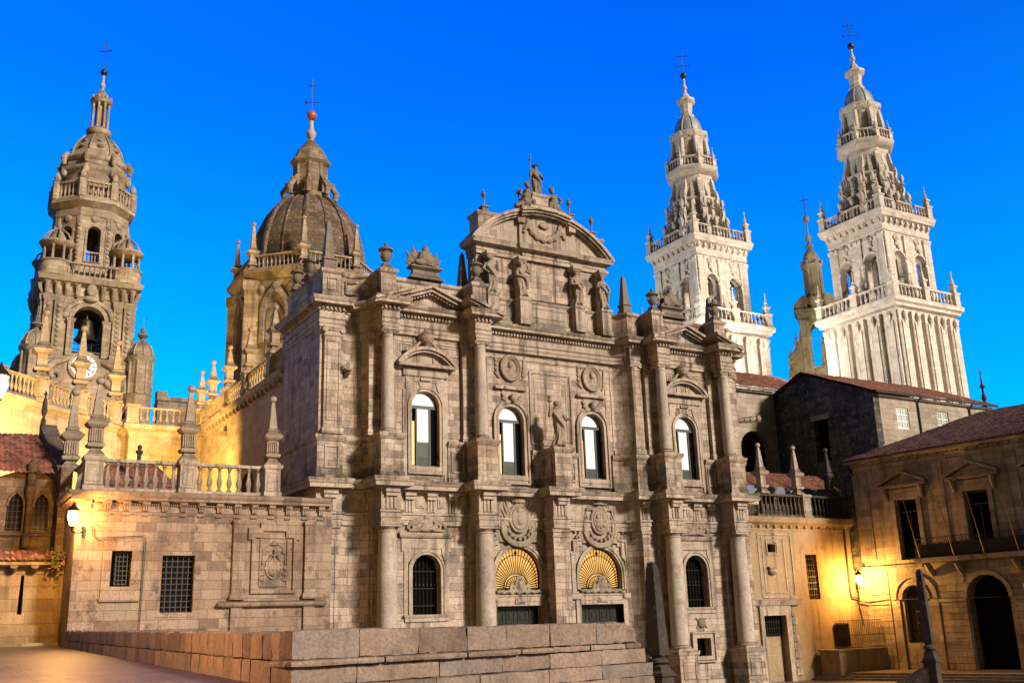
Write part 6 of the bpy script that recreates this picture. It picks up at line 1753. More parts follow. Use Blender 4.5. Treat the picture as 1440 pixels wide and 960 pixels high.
    for i in range(4):
        r = Matrix.Rotation(pi / 2 * i, 3, 'Z'); p0, p1 = r @ V3(-3.0, -bs, 0), r @ V3(3.0, -bs, 0)
        balustrade(T, (p0.x + x, p0.y + y), (p1.x + x, p1.y + y), 36.5, 1.5, 12, 'clock', fused=True, rail=.18, bk=1.5, seg=6)
    for i, (tx, ty) in enumerate(((-3.3, -3.3), (3.3, -3.3), (3.3, 3.3), (-3.3, 3.3))):
        mb = MB(); mb.lathe([(1.75, 36.45), (1.75, 36.8), (1.6, 36.9), (1.6, 37.9), (1.72, 38.0), (1.72, 38.1), (.5, 38.12)], (tx, ty, 0), 16)
        for k in range(8): a = k * pi / 4 + pi / 8; mb.lathe([(.17, 38.1), (.14, 38.3), (.13, 39.5), (.18, 39.7)], (tx + 1.3 * cos(a), ty + 1.3 * sin(a), 0), 8)
        mb.lathe([(1.35, 39.6), (1.5, 39.7), (1.75, 40.0), (1.75, 40.15), (1.3, 40.3)], (tx, ty, 0), 16)
        u = build('pavilion', P(mb), 'clock', T)
        mb = MB()
        mb.lathe([(.95, 40.2), (.9, 40.6), (.6, 41.2), (.3, 41.6), (.2, 41.9), (.3, 42.1), (.1, 42.4), (.05, 43.0), (0, 43.1)], (tx, ty, 0), 12)
        for k in range(8): a = k * pi / 4; mb.tube([(tx + 1.5 * cos(a), ty + 1.5 * sin(a), 40.2), (tx + 1.2 * cos(a), ty + 1.2 * sin(a), 41.0), (tx + .4 * cos(a), ty + .4 * sin(a), 41.7)], .09, 6)
        build('pavilion_cupola', P(mb), 'clock', u)
    # octagon
    ap = 3.45
    mb = MB()
    for i in range(8):
        one = MB(); hw = ap * math.tan(pi / 8)
        one.wall([rect(-hw, hw, 36.4, 44.8), arch(0, .62, 38.6, 41.9)], -ap, .8)
        one.wall([arch(0, .85, 38.6, 41.9), arch(0, .64, 38.65, 41.9)], -ap - .12, .13)
        one.box(-.8, .8, -ap - .1, -ap, 38.3, 38.5); one.ell((0, -ap - .05, 43.4), (.45, .16, .4))
        for k in range(10): one.ell((hw - .05, -ap - .08, 38.5 + .45 * k), (.2, .16, .22))
        one.box(hw - .3, hw + .02, -ap - .1, -ap, 36.4, 43.6); one.box(-hw - .02, -hw + .3, -ap - .1, -ap, 36.4, 43.6); one.box(-.7, .7, -ap - .06, -ap, 39.6, 39.75)
        one.box(-.62, .62, -ap + .2, -ap + .3, 39.5, 39.6)
        for k in (-1, 0, 1): one.box(k * .3 - .05, k * .3 + .05, -ap + .2, -ap + .3, 38.6, 39.5)
        mb.join(one, Matrix.Rotation(pi / 4 * i, 4, 'Z'))
    mb.box(.8, 2.6, -1, 2.5, 36.4, 44.5); mb.lathe([(3.3, 44.0), (3.3, 44.6)], (0, 0, 0), 8, pi / 8)
    build('octagon', P(mb), 'clock', T)
    k8 = 1 / cos(pi / 8)
    mb = MB(); octa(mb, [(3.5 * k8, 43.6), (3.6 * k8, 43.8), (3.55 * k8, 44.5), (3.8 * k8, 44.8), (4.1 * k8, 45.1), (4.1 * k8, 45.5), (2, 45.6)], (0, 0, 0)); build('octagon_cornice', P(mb), 'clock', T)
    R = 3.75 * k8
    mb = MB()
    for i in range(8):
        a, b = pi / 8 + pi / 4 * i, pi / 8 + pi / 4 * (i + 1); p0, p1 = V3(R * cos(a), R * sin(a), 0), V3(R * cos(b), R * sin(b), 0); d = (p1 - p0).normalized() * .35
        p0 += d; p1 -= d; balustrade(T, (p0.x + x, p0.y + y), (p1.x + x, p1.y + y), 45.55, 1.9, 5, 'clock', fused=True, rail=.2, bk=1.7, seg=6)
        mb.lathe([(.45, 45.55), (.45, 47.5), (.5, 47.55), (.3, 47.8), (.35, 48.1), (.1, 48.6), (0, 48.8)], (R * cos(a), R * sin(a), 0), 8)
    build('pedestal', P(mb), 'clock', T)
    mb = MB(); octa(mb, [(3.4, 45.5), (3.35, 48.7), (3.5, 48.9), (3.7, 49.2), (3.75, 49.5), (3.3, 49.7), (3.1, 49.9), (3.1, 50.3), (3.3, 50.5), (3.4, 50.8), (3.35, 51.0), (2.6, 51.1)], (0, 0, 0))
    for i in range(8):
        a = pi / 8 + pi / 4 * i; mb.ell((3.45 * cos(a), 3.45 * sin(a), 48.9), (.35, .35, .55)); mb.tube([(3.5 * cos(a), 3.5 * sin(a), 49.8), (3.65 * cos(a), 3.65 * sin(a), 50.5), (3.3 * cos(a), 3.3 * sin(a), 51.2)], [.2, .34, .2], 8)
    build('upper_drum', P(mb), 'clock', T)
    mb = MB(); octa(mb, [(2.75, 51.0), (2.7, 51.6), (2.45, 52.4), (2.0, 53.2), (1.45, 53.9), (.9, 54.4)], (0, 0, 0))
    for i in range(8):
        a = pi / 8 + pi / 4 * i
        mb.tube([(r_ * cos(a), r_ * sin(a), z_) for r_, z_ in ((2.78, 51), (2.74, 51.6), (2.5, 52.4), (2.05, 53.2), (1.5, 53.9))], .11, 6)
        a += pi / 8
        for r_, z_ in ((2.3, 52.2), (1.85, 53.0)): mb.ell((r_ * cos(a), r_ * sin(a), z_), (.38, .38, .2))
    build('dome', P(mb), 'clock', T)
    mb = MB(); mb.lathe([(.95, 54.2), (1.25, 54.5), (1.35, 54.9), (1.0, 55.2), (.5, 55.25), (.45, 58.2), (1.05, 58.25), (1.2, 58.6), (.9, 58.9), (.8, 59.1), (.5, 59.6), (.3, 59.9)], (0, 0, 0), 12)
    for k in range(8): a = k * pi / 4 + pi / 8; mb.lathe([(.16, 55.2), (.12, 55.5), (.12, 57.8), (.17, 58.2)], (.85 * cos(a), .85 * sin(a), 0), 8); mb.ell((1.0 * cos(a), .95 * sin(a), 58.9), (.16, .16, .25))
    build('lantern', P(mb), 'clock', T)
    ball_cross(T, x, y, 59.6, 62.25, 66.0, .38, 'bronze', vane=False, neckmat='column')
    return T
clock_tower(13.0, 108.4)
mb = MB(); mb.lathe([(1.05, 0), (1.08, .1), (.95, .25), (.78, .7), (.66, 1.4), (.60, 1.9), (.5, 2.15), (.2, 2.3), (.12, 2.6), (.2, 2.8), (0, 2.9)], (13.05, 105.3, 30.35), 24); mb.ell((13.05, 105.3, 30.3), (.16, .16, .2))
tag(build('bell', mb, 'bronze', loc=(13.05, 105.3, 30.35)), 'large dark bronze bell hanging in the arch of the clock tower', 'bell')

# ---- crossing dome
def big_dome(x, y):
    T = thing('crossing_dome', 'lichen covered stone dome on an octagonal drum with red ball on top', 'dome', (x, y, 0))
    R = 7.25; k = cos(pi / 8)
    mb = MB(); octa(mb, [(R - .2, 14), (R - .2, 34.5)], (x, y, 0)); 
    build('drum', mb, 'drum', T)
    mb = MB()
    for i in range(8):
        a = pi / 8 + pi / 4 * i; mb.lathe([(.95, 14), (.95, 33.2), (1.15, 33.5), (1.15, 34.3)], (x + (R - .35) * cos(a), y + (R - .35) * sin(a), 0), 4, a)
        one = MB(); one.wall([pointed(0, 1.5, 28, 31.0), pointed(0, 1.1, 28.02, 31.0)], -(R - .2) * k - .35, .5); one.wall([pointed(0, .95, 24, 30.2), pointed(0, .6, 24.05, 30.2)], -(R - .2) * k - .12, .2)
        one.ell((0, -R * k, 33.6), (.5, .3, .5)); one.ell((-1.6, -R * k, 33.4), (.4, .25, .5)); one.ell((1.6, -R * k, 33.4), (.4, .25, .5))
        mb.join(one, Matrix.Translation((x, y, 0)) @ Matrix.Rotation(pi / 4 * i, 4, 'Z'))
    build('drum_order', mb, 'drum', T)
    mb = MB()
    for i in range(8):
        one = MB(); one.wall([pointed(0, .62, 24.0, 30.2)], -(R - .2) * k - .04, .03); mb.join(one, Matrix.Translation((x, y, 0)) @ Matrix.Rotation(pi / 4 * i, 4, 'Z'))
    build('blind_window', mb, 'chapel', T)
    mb = MB(); octa(mb, [(R - .1, 33.6), (R + .1, 33.9), (R + .1, 34.3), (R + .4, 34.6), (R + .75, 34.9), (R + .8, 35.3), (R - .5, 35.5)], (x, y, 0)); build('cornice', mb, 'drum', T)
    Rb = R - .2
    for i in range(8):
        a, b = pi / 8 + pi / 4 * i, pi / 8 + pi / 4 * (i + 1); p0, p1 = V3(x + Rb * cos(a), y + Rb * sin(a), 0), V3(x + Rb * cos(b), y + Rb * sin(b), 0); d = (p1 - p0).normalized() * .5
        p0 += d; p1 -= d; balustrade(T, (p0.x, p0.y), (p1.x, p1.y), 35.45, 1.5, 10, 'clock', fused=True, rail=.18, bk=1.5, seg=6)
    mb = MB(); prof = [(5.7, 35.4), (5.7, 37.0), (5.6, 38.4), (5.35, 39.9), (4.95, 41.4), (4.35, 42.7), (3.55, 43.8), (2.65, 44.6), (1.8, 45.05)]
    mb.lathe(prof, (x, y, 0), 48)
    for i in range(16):
        a = pi / 8 + pi / 8 * i; w = .3 if i % 2 == 0 else .14
        mb.tube([(x + r_ * cos(a), y + r_ * sin(a), z_) for r_, z_ in prof], w, 6)
    for r_, z_ in ((5.75, 35.9), (5.6, 37.6)): mb.tube([(x + r_ * cos(t), y + r_ * sin(t), z_) for t in [2 * pi * i / 48 for i in range(49)]], .14, 6)
    build('dome_shell', mb, 'dome', T)
    mb = MB(); octa(mb, [(2.3, 44.8), (2.3, 45.4), (1.7, 45.6), (1.7, 48.7), (1.75, 48.9), (2.1, 49.2), (2.15, 49.5), (1.8, 49.65)], (x, y, 0))
    for i in range(8):
        a = pi / 8 + pi / 4 * i
        mb.tube([(x + 1.62 * cos(a), y + 1.62 * sin(a), 45.4), (x + 1.62 * cos(a), y + 1.62 * sin(a), 49.0)], .2, 8)
        c = V3(cos(a), sin(a), 0)
        mb.tube([V3(x, y, 45.1) + c * 2.6, V3(x, y, 45.9) + c * 2.75, V3(x, y, 46.6) + c * 2.3, V3(x, y, 47.4) + c * 1.8], [.28, .36, .3, .2], 8); mb.ell(V3(x, y, 46.9) + c * 2.4, (.2, .2, .26))
    build('lantern', mb, 'drum', T)
    mb = MB(); octa(mb, [(1.85, 49.6), (1.75, 50.0), (1.35, 50.9), (.75, 51.6), (.4, 52.0)], (x, y, 0)); build('lantern_roof', mb, 'drum', T)
    mb = MB(); mb.lathe([(.3, 51.9), (.25, 52.2), (.5, 52.6), (.55, 52.9), (.4, 53.2), (.25, 53.5), (.2, 54.4)], (x, y, 0), 12); build('white_knob', mb, 'column', T)
    mb = MB(); mb.ell((x, y, 55.05), (.55, .55, .55), seg=16, rings=10); build('ball', mb, 'rust_ball', T)
    mb = MB(); mb.tube([(x, y, 55.4), (x, y, 59.4)], .05, 6); a = (.9, -.4)
    mb.tube([(x - a[0] * .5, y - a[1] * .5, 58.6), (x + a[0] * .5, y + a[1] * .5, 58.6)], .045, 5); mb.tube([(x - a[0] * .8, y - a[1] * .8, 56.6), (x + a[0] * .8, y + a[1] * .8, 56.6)], .04, 5); mb.ell((x - a[0] * .6, y - a[1] * .6, 56.65), (.2, .1, .2))
    build('iron_cross', mb, 'iron', T)
    labs = {247.5: 'pinnacle in the middle of the dome balustrade facing the viewer', 202.5: 'pinnacle at the front left corner of the dome drum', 157.5: 'leftmost pinnacle of the dome drum, outlined against the sky', 292.5: 'pinnacle at the front right corner of the dome drum, right of the tall plain obelisk'}
    for ang, lab in labs.items():
        a = radians(ang); pinnacle(x + Rb * cos(a), y + Rb * sin(a), 35.4, 1.12, lab, 'pinnacles of the dome drum', mat='clock', flute=False, h=4.6)
    return T
big_dome(32.35, 94.6)

# ---- mossy bell gable between the white towers
def bell_gable(x, y):
    T = thing('bell_gable', 'mossy greenish bell gable with little dome half hidden behind the large white tower', 'tower', (0, 0, 0))
    mb = MB(); mb.wall([rect(-1.9, 1.9, 12, 32.6), arch(.0, .85, 26.6, 30.4)], -1.0, 1.7); mb.box(-3.6, 3.6, -.95, .65, 12, 25.4)
    build('wall', mb, 'mossy', T)
    mb = MB()
    for s_ in (-1, 1):
        for px, hw in ((1.62, .26), (1.12, .16)):
            mb.mold(*sorted((s_ * px - hw, s_ * px + hw)), -1.22, -.98, [(.05, 25.6), (.05, 26.1), (0, 26.2), (0, 31.2), (.06, 31.3), (.1, 31.7), (-.05, 31.75)])
        st = [(1.9, 25.4), (3.5, 25.4), (3.6, 26.0), (3.3, 26.5), (2.95, 26.7), (2.85, 27.4), (3.05, 27.9), (2.9, 28.5), (2.45, 28.8), (2.2, 29.5), (2.05, 30.6), (1.9, 30.8)]
        mb.wall([[(s_ * a_, b_) for a_, b_ in st]], -.8, 1.0)
        for cx_, cz_, q_ in ((3.1, 26.0, .42), (2.6, 28.1, .34)): mb.tube(spiral((s_ * cx_, -.82, cz_), q_, 1.6, pi / 2, -s_), .1, 6)
        mini_pinn(mb, s_ * 3.15, -.3, 26.4, .62); mini_pinn(mb, s_ * 2.45, -.3, 28.7, .45)
        mb.wall([[(s_ * 2.35, 32.9), (s_ * .9, 32.9), (s_ * .9, 34.4), (s_ * 1.5, 34.2), (s_ * 2.2, 33.5)]], -1.25, .6)
    mb.wall([arch(0, 1.08, 29.5, 30.4), arch(0, .87, 29.52, 30.4)], -1.14, .16)
    mb.box(-1.2, 1.2, -1.2, -.98, 26.3, 26.55); mb.ell((0, -1.1, 31.9), (.35, .25, .35))
    build('ornament', mb, 'mossy', T)
    mb = MB(); mb.mold(-1.95, 1.95, -1.1, .75, [(0, 31.8), (.1, 31.95), (.1, 32.2), (.3, 32.5), (.4, 32.8), (-.2, 32.9)]); build('cornice', mb, 'mossy', T)
    mb = MB(); octa(mb, [(1.2, 32.8), (1.2, 33.9), (1.3, 34.1), (.85, 34.3), (.85, 37.2), (1.05, 37.5), (1.2, 37.75), (1.2, 37.9), (.9, 38.0)], (0, -.1, 0))
    for k in range(8):
        a_ = pi / 8 + pi / 4 * k; mb.box(.92 * cos(a_) - .13, .92 * cos(a_) + .13, .92 * sin(a_) - .23, .92 * sin(a_) + .03, 34.2, 37.4); mb.ell((1.15 * cos(a_), 1.15 * sin(a_) - .1, 38.1), (.13, .13, .25))
    build('lantern', mb, 'mossy', T)
    mb = MB(); octa(mb, [(1.0, 37.95), (.98, 38.3), (.85, 38.8), (.6, 39.3), (.35, 39.6), (.25, 39.8)], (0, -.1, 0)); build('cupola', mb, 'mossy', T)
    mb = MB(); mb.lathe([(.22, 39.7), (.42, 40.0), (.36, 40.25), (.12, 40.5), (.34, 40.9), (.32, 41.2), (.1, 41.5), (.07, 42.9)], (0, -.1, 0), 10); mb.ell((0, -.1, 43.25), (.34, .34, .42)); build('knob', mb, 'mossy', T)
    mb = MB(); mb.tube([(0, -.1, 43.6), (0, -.1, 46.2)], .05, 5); mb.tube([(-.5, -.1, 45.5), (.5, -.1, 45.5)], .05, 5); build('iron_cross', mb, 'iron', T)
    mb = MB(); mb.lathe([(.5, 26.5), (.5, 26.8), (.34, 27), (.42, 27.4), (.28, 28.4), (.36, 29.0), (.14, 29.3), (.2, 29.5), (.08, 29.8)], (.3, -.3, 0), 10)
    build('saint_figure', mb, 'mossy', T)
    T.location = (x, y, -.4); T.rotation_euler = (0, 0, radians(-48)); T.scale = (1.25, 1.25, 1.25)
bell_gable(100.9, 89.5)
mb = MB(); mb.lathe([(.25, 0), (.3, .4), (.15, .6), (.28, .9), (.12, 1.4), (.12, 1.9), (.3, 2.1), (.12, 2.4), (.07, 3.0), (.05, 3.6)], (93.5, 62.5, 21.6), 8)
for k in range(6): a = k * pi / 3; mb.tube([(93.5, 62.5, 25.3), (93.5 + .3 * cos(a), 62.5, 25.3 + .3 * sin(a))], .04, 4)
tag(build('roof_finial', mb, 'darkstone', loc=(93.5, 62.5, 21.6)), 'lone dark finial with star tip on the roof at far right', 'finial')
flood((88.0, 80.0, 27.0), (101, 90, 38), 8000, .4, (1.0, .88, .58), 80)  # unseen floodlight added to brighten the bell gable
# assumed tower floodlights, fixtures unseen
WH = (1.0, .89, .74)
for (x, y) in ((98.65, 76.7), (83.85, 92.6)):
    flood((x - 28, y + 6, 27.0), (x, y, 40), 24000, .5, WH, 95)
    flood((x - 3, y - 26, 27.0), (x, y, 40), 11000, .5, (1.0, .80, .66), 95)
# ================================================================== buildings at the right
# connecting building
CB = thing('connecting_building', 'yellow lit low building with slit window and door between the church and the town house', 'building', (59, 57, -3))
mb = MB()
mb.wall([rect(53.1, 65.0, -3, 8.3), rect(59.75, 60.95, 2.8, 6.15), rect(55.9, 56.7, 6.3, 6.9), rect(54.75, 57.0, -3, 1.7)], 57.0, .6)
build('wall', mb, 'plaster', CB)
mb = MB(); mb.sweep([(53.2, 57.0), (65.0, 57.0)], [(-.3, 7.9), (.03, 7.9), (.06, 8.1), (.02, 8.15), (.15, 8.3), (.45, 8.5), (.5, 8.7), (.55, 8.9), (-.4, 8.98)])
for k in range(15): mb.box(53.5 + .8 * k, 53.72 + .8 * k, 56.8, 57.0, 8.12, 8.38)
build('cornice', mb, 'plaster', CB)
mb = MB()
frame(mb, 54.9, 58.4, 2.95, 7.7, 57.0, .14, .05); frame(mb, 55.3, 57.6, 3.3, 7.4, 57.0, .1, .04); frame(mb, 55.7, 56.9, 6.1, 7.1, 57.0, .1, .06)
mb.mold(53.9, 58.5, 56.8, 57.0, [(0, 2.4), (.05, 2.5), (.1, 2.7), (.15, 2.8), (-.02, 2.83)])
mb.wall([rect(54.4, 57.5, -3, 2.38), rect(54.76, 56.99, -2.99, 1.69)], 56.85, .16)
for k in range(8): mb.box(57.6, 58.15 - .18 * (k % 2), 56.88, 57.0, -2.6 + .6 * k, -2.12 + .6 * k)
mb.ell((56.1, 56.9, 4.9), (.4, .25, .3)); mb.box(55.7, 56.5, 56.75, 57, 5.1, 5.22)
build('stone_trim', mb, 'trim', CB)
mb = MB(); mb.box(54.7, 57.1, 57.45, 57.5, -3, .2); d = build('door', mb, 'plaster', CB)
mb = MB(); mb.box(54.7, 57.1, 57.5, 57.55, .2, 1.8); d2 = build('transom', mb, 'dark', CB)
mb = MB()
for k in range(9): mb.box(54.9 + .24 * k, 54.94 + .24 * k, 57.3, 57.34, .2, 1.7)
for z in (.3, .75, 1.2): mb.box(54.76, 57, 57.345, 57.375, z, z + .05)
build('transom_grille', mb, 'iron', d2)
mb = MB(); mb.wall([rect(59.6, 61.1, 2.7, 6.3)], 57.5, .05); mb.wall([rect(55.8, 56.8, 6.2, 7.0)], 57.5, .05); w = build('window', mb, 'dark', CB)
mb = MB()
for k in range(7): mb.box(59.75, 60.95, 57.1, 57.13, 3.1 + .45 * k, 3.14 + .45 * k)
for k in range(4): mb.box(60.0 + .23 * k, 60.03 + .23 * k, 57.135, 57.165, 2.8, 6.15)
build('window_grille', mb, 'iron', w)
mb = MB(); mb.tube([(64.2, 56.85, 8.2), (64.15, 56.85, 3.2), (64.2, 56.85, 2.9), (65.0, 56.8, 2.8)], .06, 6); build('drain_pipe', mb, 'pipe', CB)
# dim balustrade: darker stones paint in the dimly lit and the unlit stretch
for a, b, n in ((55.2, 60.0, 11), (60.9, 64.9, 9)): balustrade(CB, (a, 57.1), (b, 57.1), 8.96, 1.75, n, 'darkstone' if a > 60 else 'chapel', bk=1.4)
mb = MB(); mb.mold(60.05, 60.85, 56.85, 57.6, [(.06, 8.95), (.06, 9.1), (0, 9.15), (0, 10.5), (.08, 10.6), (.08, 10.75), (-.05, 10.77)]); frame(mb, 60.15, 60.75, 9.3, 10.4, 56.85, .07, .03); build('balustrade_pedestal', mb, 'house', CB)
g = 'ball topped pinnacles right of the church front'
pinnacle(56.1, 57.2, 10.72, .95, 'ball topped pinnacle closest to the right edge of the church front', g, mat='trim', flute=False)
pinnacle(59.85, 57.2, 10.72, .95, 'ball topped pinnacle before the dark window of the blackened gable', g, mat='trim', flute=False)
pinnacle(63.5, 57.2, 10.72, .95, 'shadowy ball topped pinnacle nearest to the town house', g, mat='darkstone', flute=False)  # black stone paints in the shade at this end
# small roofs behind the balustrade
t = thing('lean_to_roof', 'low red tiled lean-to roof behind the dim balustrade', 'roof', (61, 60, 10))
mb = MB(); tile_roof(mb, (54, 60.0, 11.6), (68, 60.0, 11.6), (68, 62.6, 13.3), (54, 62.6, 13.3)); build('tiles', mb, 'tile', t)
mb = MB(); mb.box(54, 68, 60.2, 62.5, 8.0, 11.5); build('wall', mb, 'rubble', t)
mb = MB()
for x in (55.0, 58.0, 61.2, 64.2):
    mb.wall([[(x, 10.9), (x + 2.6, 10.9), (x + 2.6, 11.45), (x + 2.3, 11.65), (x + .3, 11.65), (x, 11.45)]], 59.2, .5)
tag(build('canopy', mb, 'canopy', loc=(60, 59.2, 10.9)), 'row of pale blue white canopy panels behind the dim balustrade', 'canopy')
# railing on the terrace wall
TW = thing('terrace_wall', 'orange lit terrace wall with iron railing beside the town house', 'wall', (62, 56.5, -3))
mb = MB(); mb.box(60.1, 65.6, 55.0, 56.9, -3, -.95); mb.sweep([(60.0, 56.9), (60.0, 54.95), (65.5, 54.95)], [(-.2, -1.0), (.08, -1.0), (.1, -.9), (-.3, -.85)]); build('masonry', mb, 'plaster', TW)
mb = MB()
for k in range(26): x = 60.2 + .2 * k; mb.tube([(x, 55.1, -.9), (x, 55.1, 1.2)], .014, 5)
for z in (-.8, .1, 1.15): mb.tube([(60.15, 55.1, z), (65.3, 55.1, z)], .022, 5)
mb.tube([(60.2, 55.12, .9), (60.9, 55.12, -.7)], .04, 5)
build('railing', mb, 'iron', TW)
mb = MB()
mb.box(62.0, 63.6, 56.93, 56.96, -.7, .9); 
for k in range(8): mb.box(62.0 + .2 * k, 62.05 + .2 * k, 56.84, 56.9, -.75, 1.0)
tag(build('barred_opening', mb, 'iron', loc=(62.8, 56.9, -.7)), 'small iron barred opening low on the yellow wall behind the railing', 'window')

# blackened gable house
gx, gy, gya, gyl = 73.6, 60.05, 67.9, 73.2
GH = thing('gable_house', 'tall house with blackened rubble gable and red roof in front of the white tower', 'house', (80, 65, 0))
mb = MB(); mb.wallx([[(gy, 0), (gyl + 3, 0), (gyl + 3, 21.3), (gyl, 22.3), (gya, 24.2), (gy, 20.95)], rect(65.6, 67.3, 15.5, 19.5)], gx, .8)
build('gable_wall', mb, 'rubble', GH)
mb = MB(); mb.wallx([rect(65.4, 67.5, 15.2, 19.8)], gx + .7, .05); build('gable_window', mb, 'dark', GH)
mb = MB(); mb.wallx([rect(65.3, 67.6, 19.5, 20.0)], gx - .06, .1); build('window_lintel', mb, 'house', GH)
mb = MB(); mb.wall([rect(gx + .8, 91, 0, 20.8), rect(76.5, 78.2, 17.75, 19.75), rect(82.2, 83.9, 17.75, 19.75)], gy, .6); mb.wallx([rect(gy + .7, 72, 0, 20)], 90.4, .5)
build('wall', mb, 'house', GH)
for x0 in (76.5, 82.2):
    mb = MB(); mb.wall([rect(x0, x0 + 1.7, 17.75, 19.75)] + [rect(x0 + .1 + .78 * i, x0 + .82 + .78 * i, 17.87 + .62 * j, 18.42 + .62 * j) for i in range(2) for j in range(3)], gy + .1, .06)
    w = build('window', mb, 'white', GH)
    mb = MB(); mb.wall([rect(x0, x0 + 1.7, 17.75, 19.75)], gy + .14, .03); build('pane', mb, 'glass', w)
mb = MB(); tile_roof(mb, (gx - .35, gy - .5, 20.9), (91.2, gy - .5, 20.9), (91.2, gya, 24.5), (gx - .35, gya, 24.5), pitch=.3); tile_roof(mb, (91.2, gyl + 3, 21.5), (gx - .35, gyl + 3, 21.5), (gx - .35, gya, 24.5), (91.2, gya, 24.5), pitch=.3)
build('roof', mb, 'tile', GH)
mb = MB(); mb.tube([(gx - .2, gy - .55, 20.82), (91, gy - .55, 20.82)], .11, 8)
for x in (79.55, 87.1): mb.tube([(x, gy - .5, 20.8), (x, gy - .1, 20.3), (x, gy - .1, 8)], .09, 7)
build('gutter', mb, 'pipe', GH)
# cloister range behind, left of the gable
CR = thing('cloister_range', 'grey range with red roof and dark arch between the church front and the blackened gable', 'building', (66, 72, 0))
mb = MB(); mb.wall([rect(56, 73.4, 0, 23.4), arch(70.3, 1.9, 10.5, 17.3)], 72.0, .7); build('wall', mb, 'house', CR)
mb = MB(); mb.wall([rect(68, 72.5, 10, 19.6)], 72.75, .05); build('arch_recess', mb, 'dark', CR)
mb = MB(); tile_roof(mb, (56, 71.4, 23.5), (79.5, 71.4, 23.5), (79.5, 77, 26.6), (56, 77, 26.6), pitch=.32); build('roof', mb, 'tile', CR)
mb = MB(); mb.tube([(56, 71.35, 23.4), (78, 71.35, 23.4)], .12, 6); build('gutter', mb, 'house', CR)

# town house (its front runs towards the camera); local x = along the front, -y = outwards
TH = thing('town_house', 'town house with pedimented windows, long dark balcony and arched ground floor at right', 'house', (0, 0, 0))
LEN = 22.0
wc = [5.25, 10.82, 16.4]
holes = [rect(c - .88, c + .88, 5.42, 9.98) for c in wc]
a1 = arch(4.95, .95, -.6, 2.6, rise=.95); a2 = arch(10.6, 1.5, -2.45, 2.5, rise=1.5); a3 = arch(16.4, 1.5, -2.45, 2.5, rise=1.5)
mb = MB(); mb.wall([rect(1.1, LEN, -3, 13.2)] + holes + [a1, a2, a3], 0, .9); mb.box(1.1, 2.0, .91, 12, -3, 13.1)
build('wall', mb, 'right', TH)
mb = MB(); mb.box(-.1, 1.1, .12, 1.2, 4.9, 12.6); mb.box(-.3, .5, .3, 1.2, 9.5, 12.9); build('blackened_corner', mb, 'rubble', TH)
mb = MB(); mb.box(-.1, 1.1, .08, 1.2, -3, 4.89); build('corner_pier', mb, 'right', TH)
mb = MB()
mb.sweep([(1.05, 12), (1.05, 0), (LEN, 0)], [(-.3, 12.4), (.03, 12.4), (.06, 12.55), (.02, 12.6), (.02, 12.9), (.15, 12.95), (.2, 13.1), (.5, 13.2), (.55, 13.4), (.6, 13.5), (-.4, 13.55)])
for k in range(26): mb.box(1.2 + .78 * k, 1.42 + .78 * k, -.32, .0, 12.95, 13.18)
build('cornice', mb, 'right', TH)
mb = MB()
for x0, x1 in ((.9, 2.2), (7.4, 8.5), (12.9, 14.1), (18.6, 19.8)): mb.box(x0, x1, -.07, .02, 5.5, 12.35)
mb.box(0, LEN, -.05, .01, 11.9, 12.3) if False else None
build('pilaster', mb, 'right', TH)
for i, c in enumerate(wc):
    mb = MB(); mb.wall([rect(c - 1.25, c + 1.25, 5.42, 10.4), rect(c - .9, c + .9, 5.4 + .04, 10.0)], -.14, .16)
    mb.box(c - 1.5, c + 1.5, -.18, .01, 10.4, 10.75)
    for s_ in (-1, 1): mb.tube([(c + s_ * 1.45, -.1, 10.0), (c + s_ * 1.5, -.3, 10.5), (c + s_ * 1.55, -.4, 10.9)], [.16, .18, .2], 8)
    mb.box(c - 2.0, c + 2.0, -.55, .01, 10.9, 11.08)
    z = 11.08; mb.wall([[(c - 2.05, z), (c, z + .88), (c + 2.05, z), (c + 2.05, z + .2), (c, z + 1.1), (c - 2.05, z + .2)]], -.6, .61)
    mb.wall([[(c - 1.8, z), (c + 1.8, z), (c, z + .8)]], -.12, .13)
    build('window_pediment', mb, 'right', TH)
    mb = MB(); mb.wall([rect(c - .9, c + .9, 5.4, 10.0)], .5, .05)
    w = build('window', mb, 'dark', TH)
    mb = MB(); mb.wall([rect(c - .88, c + .88, 5.42, 9.98), rect(c - .78, c - .04, 5.6, 9.0), rect(c + .04, c + .78, 5.6, 9.0), rect(c - .78, c + .78, 9.1, 9.85)], .42, .06); build('frame', mb, 'frame', w)
# balcony
mb = MB(); mb.sweep([(6.0, .02), (6.0, -1.0), (LEN, -1.0), (LEN, .02)], [(-.9, 5.08), (0, 5.1), (.06, 5.2), (.1, 5.34), (.1, 5.42), (-.9, 5.44)]); mb.box(6.1, LEN - .1, -.95, .02, 5.08, 5.43)
for c in (6.7, 9.0, 13.2, 15.2, 18): mb.tube([(c, -.02, 4.2), (c, -.45, 4.7), (c, -.85, 5.06)], [.2, .26, .2], 8)
bal = build('balcony', mb, 'right', TH)
mb = MB()
for k in range(110): x = 6.1 + .145 * k; mb.tube([(x, -.95, 5.44), (x, -.95, 6.85)], .012, 4)
for z in (5.55, 6.45, 6.85): mb.tube([(6.05, -.95, z), (LEN - .1, -.95, z)], .022, 5)
for k in range(32): mb.tube([(6.2 + .5 * k + .16 * cos(a), -.95, 6.65 + .16 * sin(a)) for a in [2 * pi * i / 10 for i in range(11)]], .016, 4)
for z in (5.55, 6.85): mb.tube([(6.05, 0, z), (6.05, -.95, z)], .022, 5)
mb.wall([rect(6.1, LEN - .2, 5.45, 6.4)], -.9, .01)
build('balcony_railing', mb, 'iron', bal)
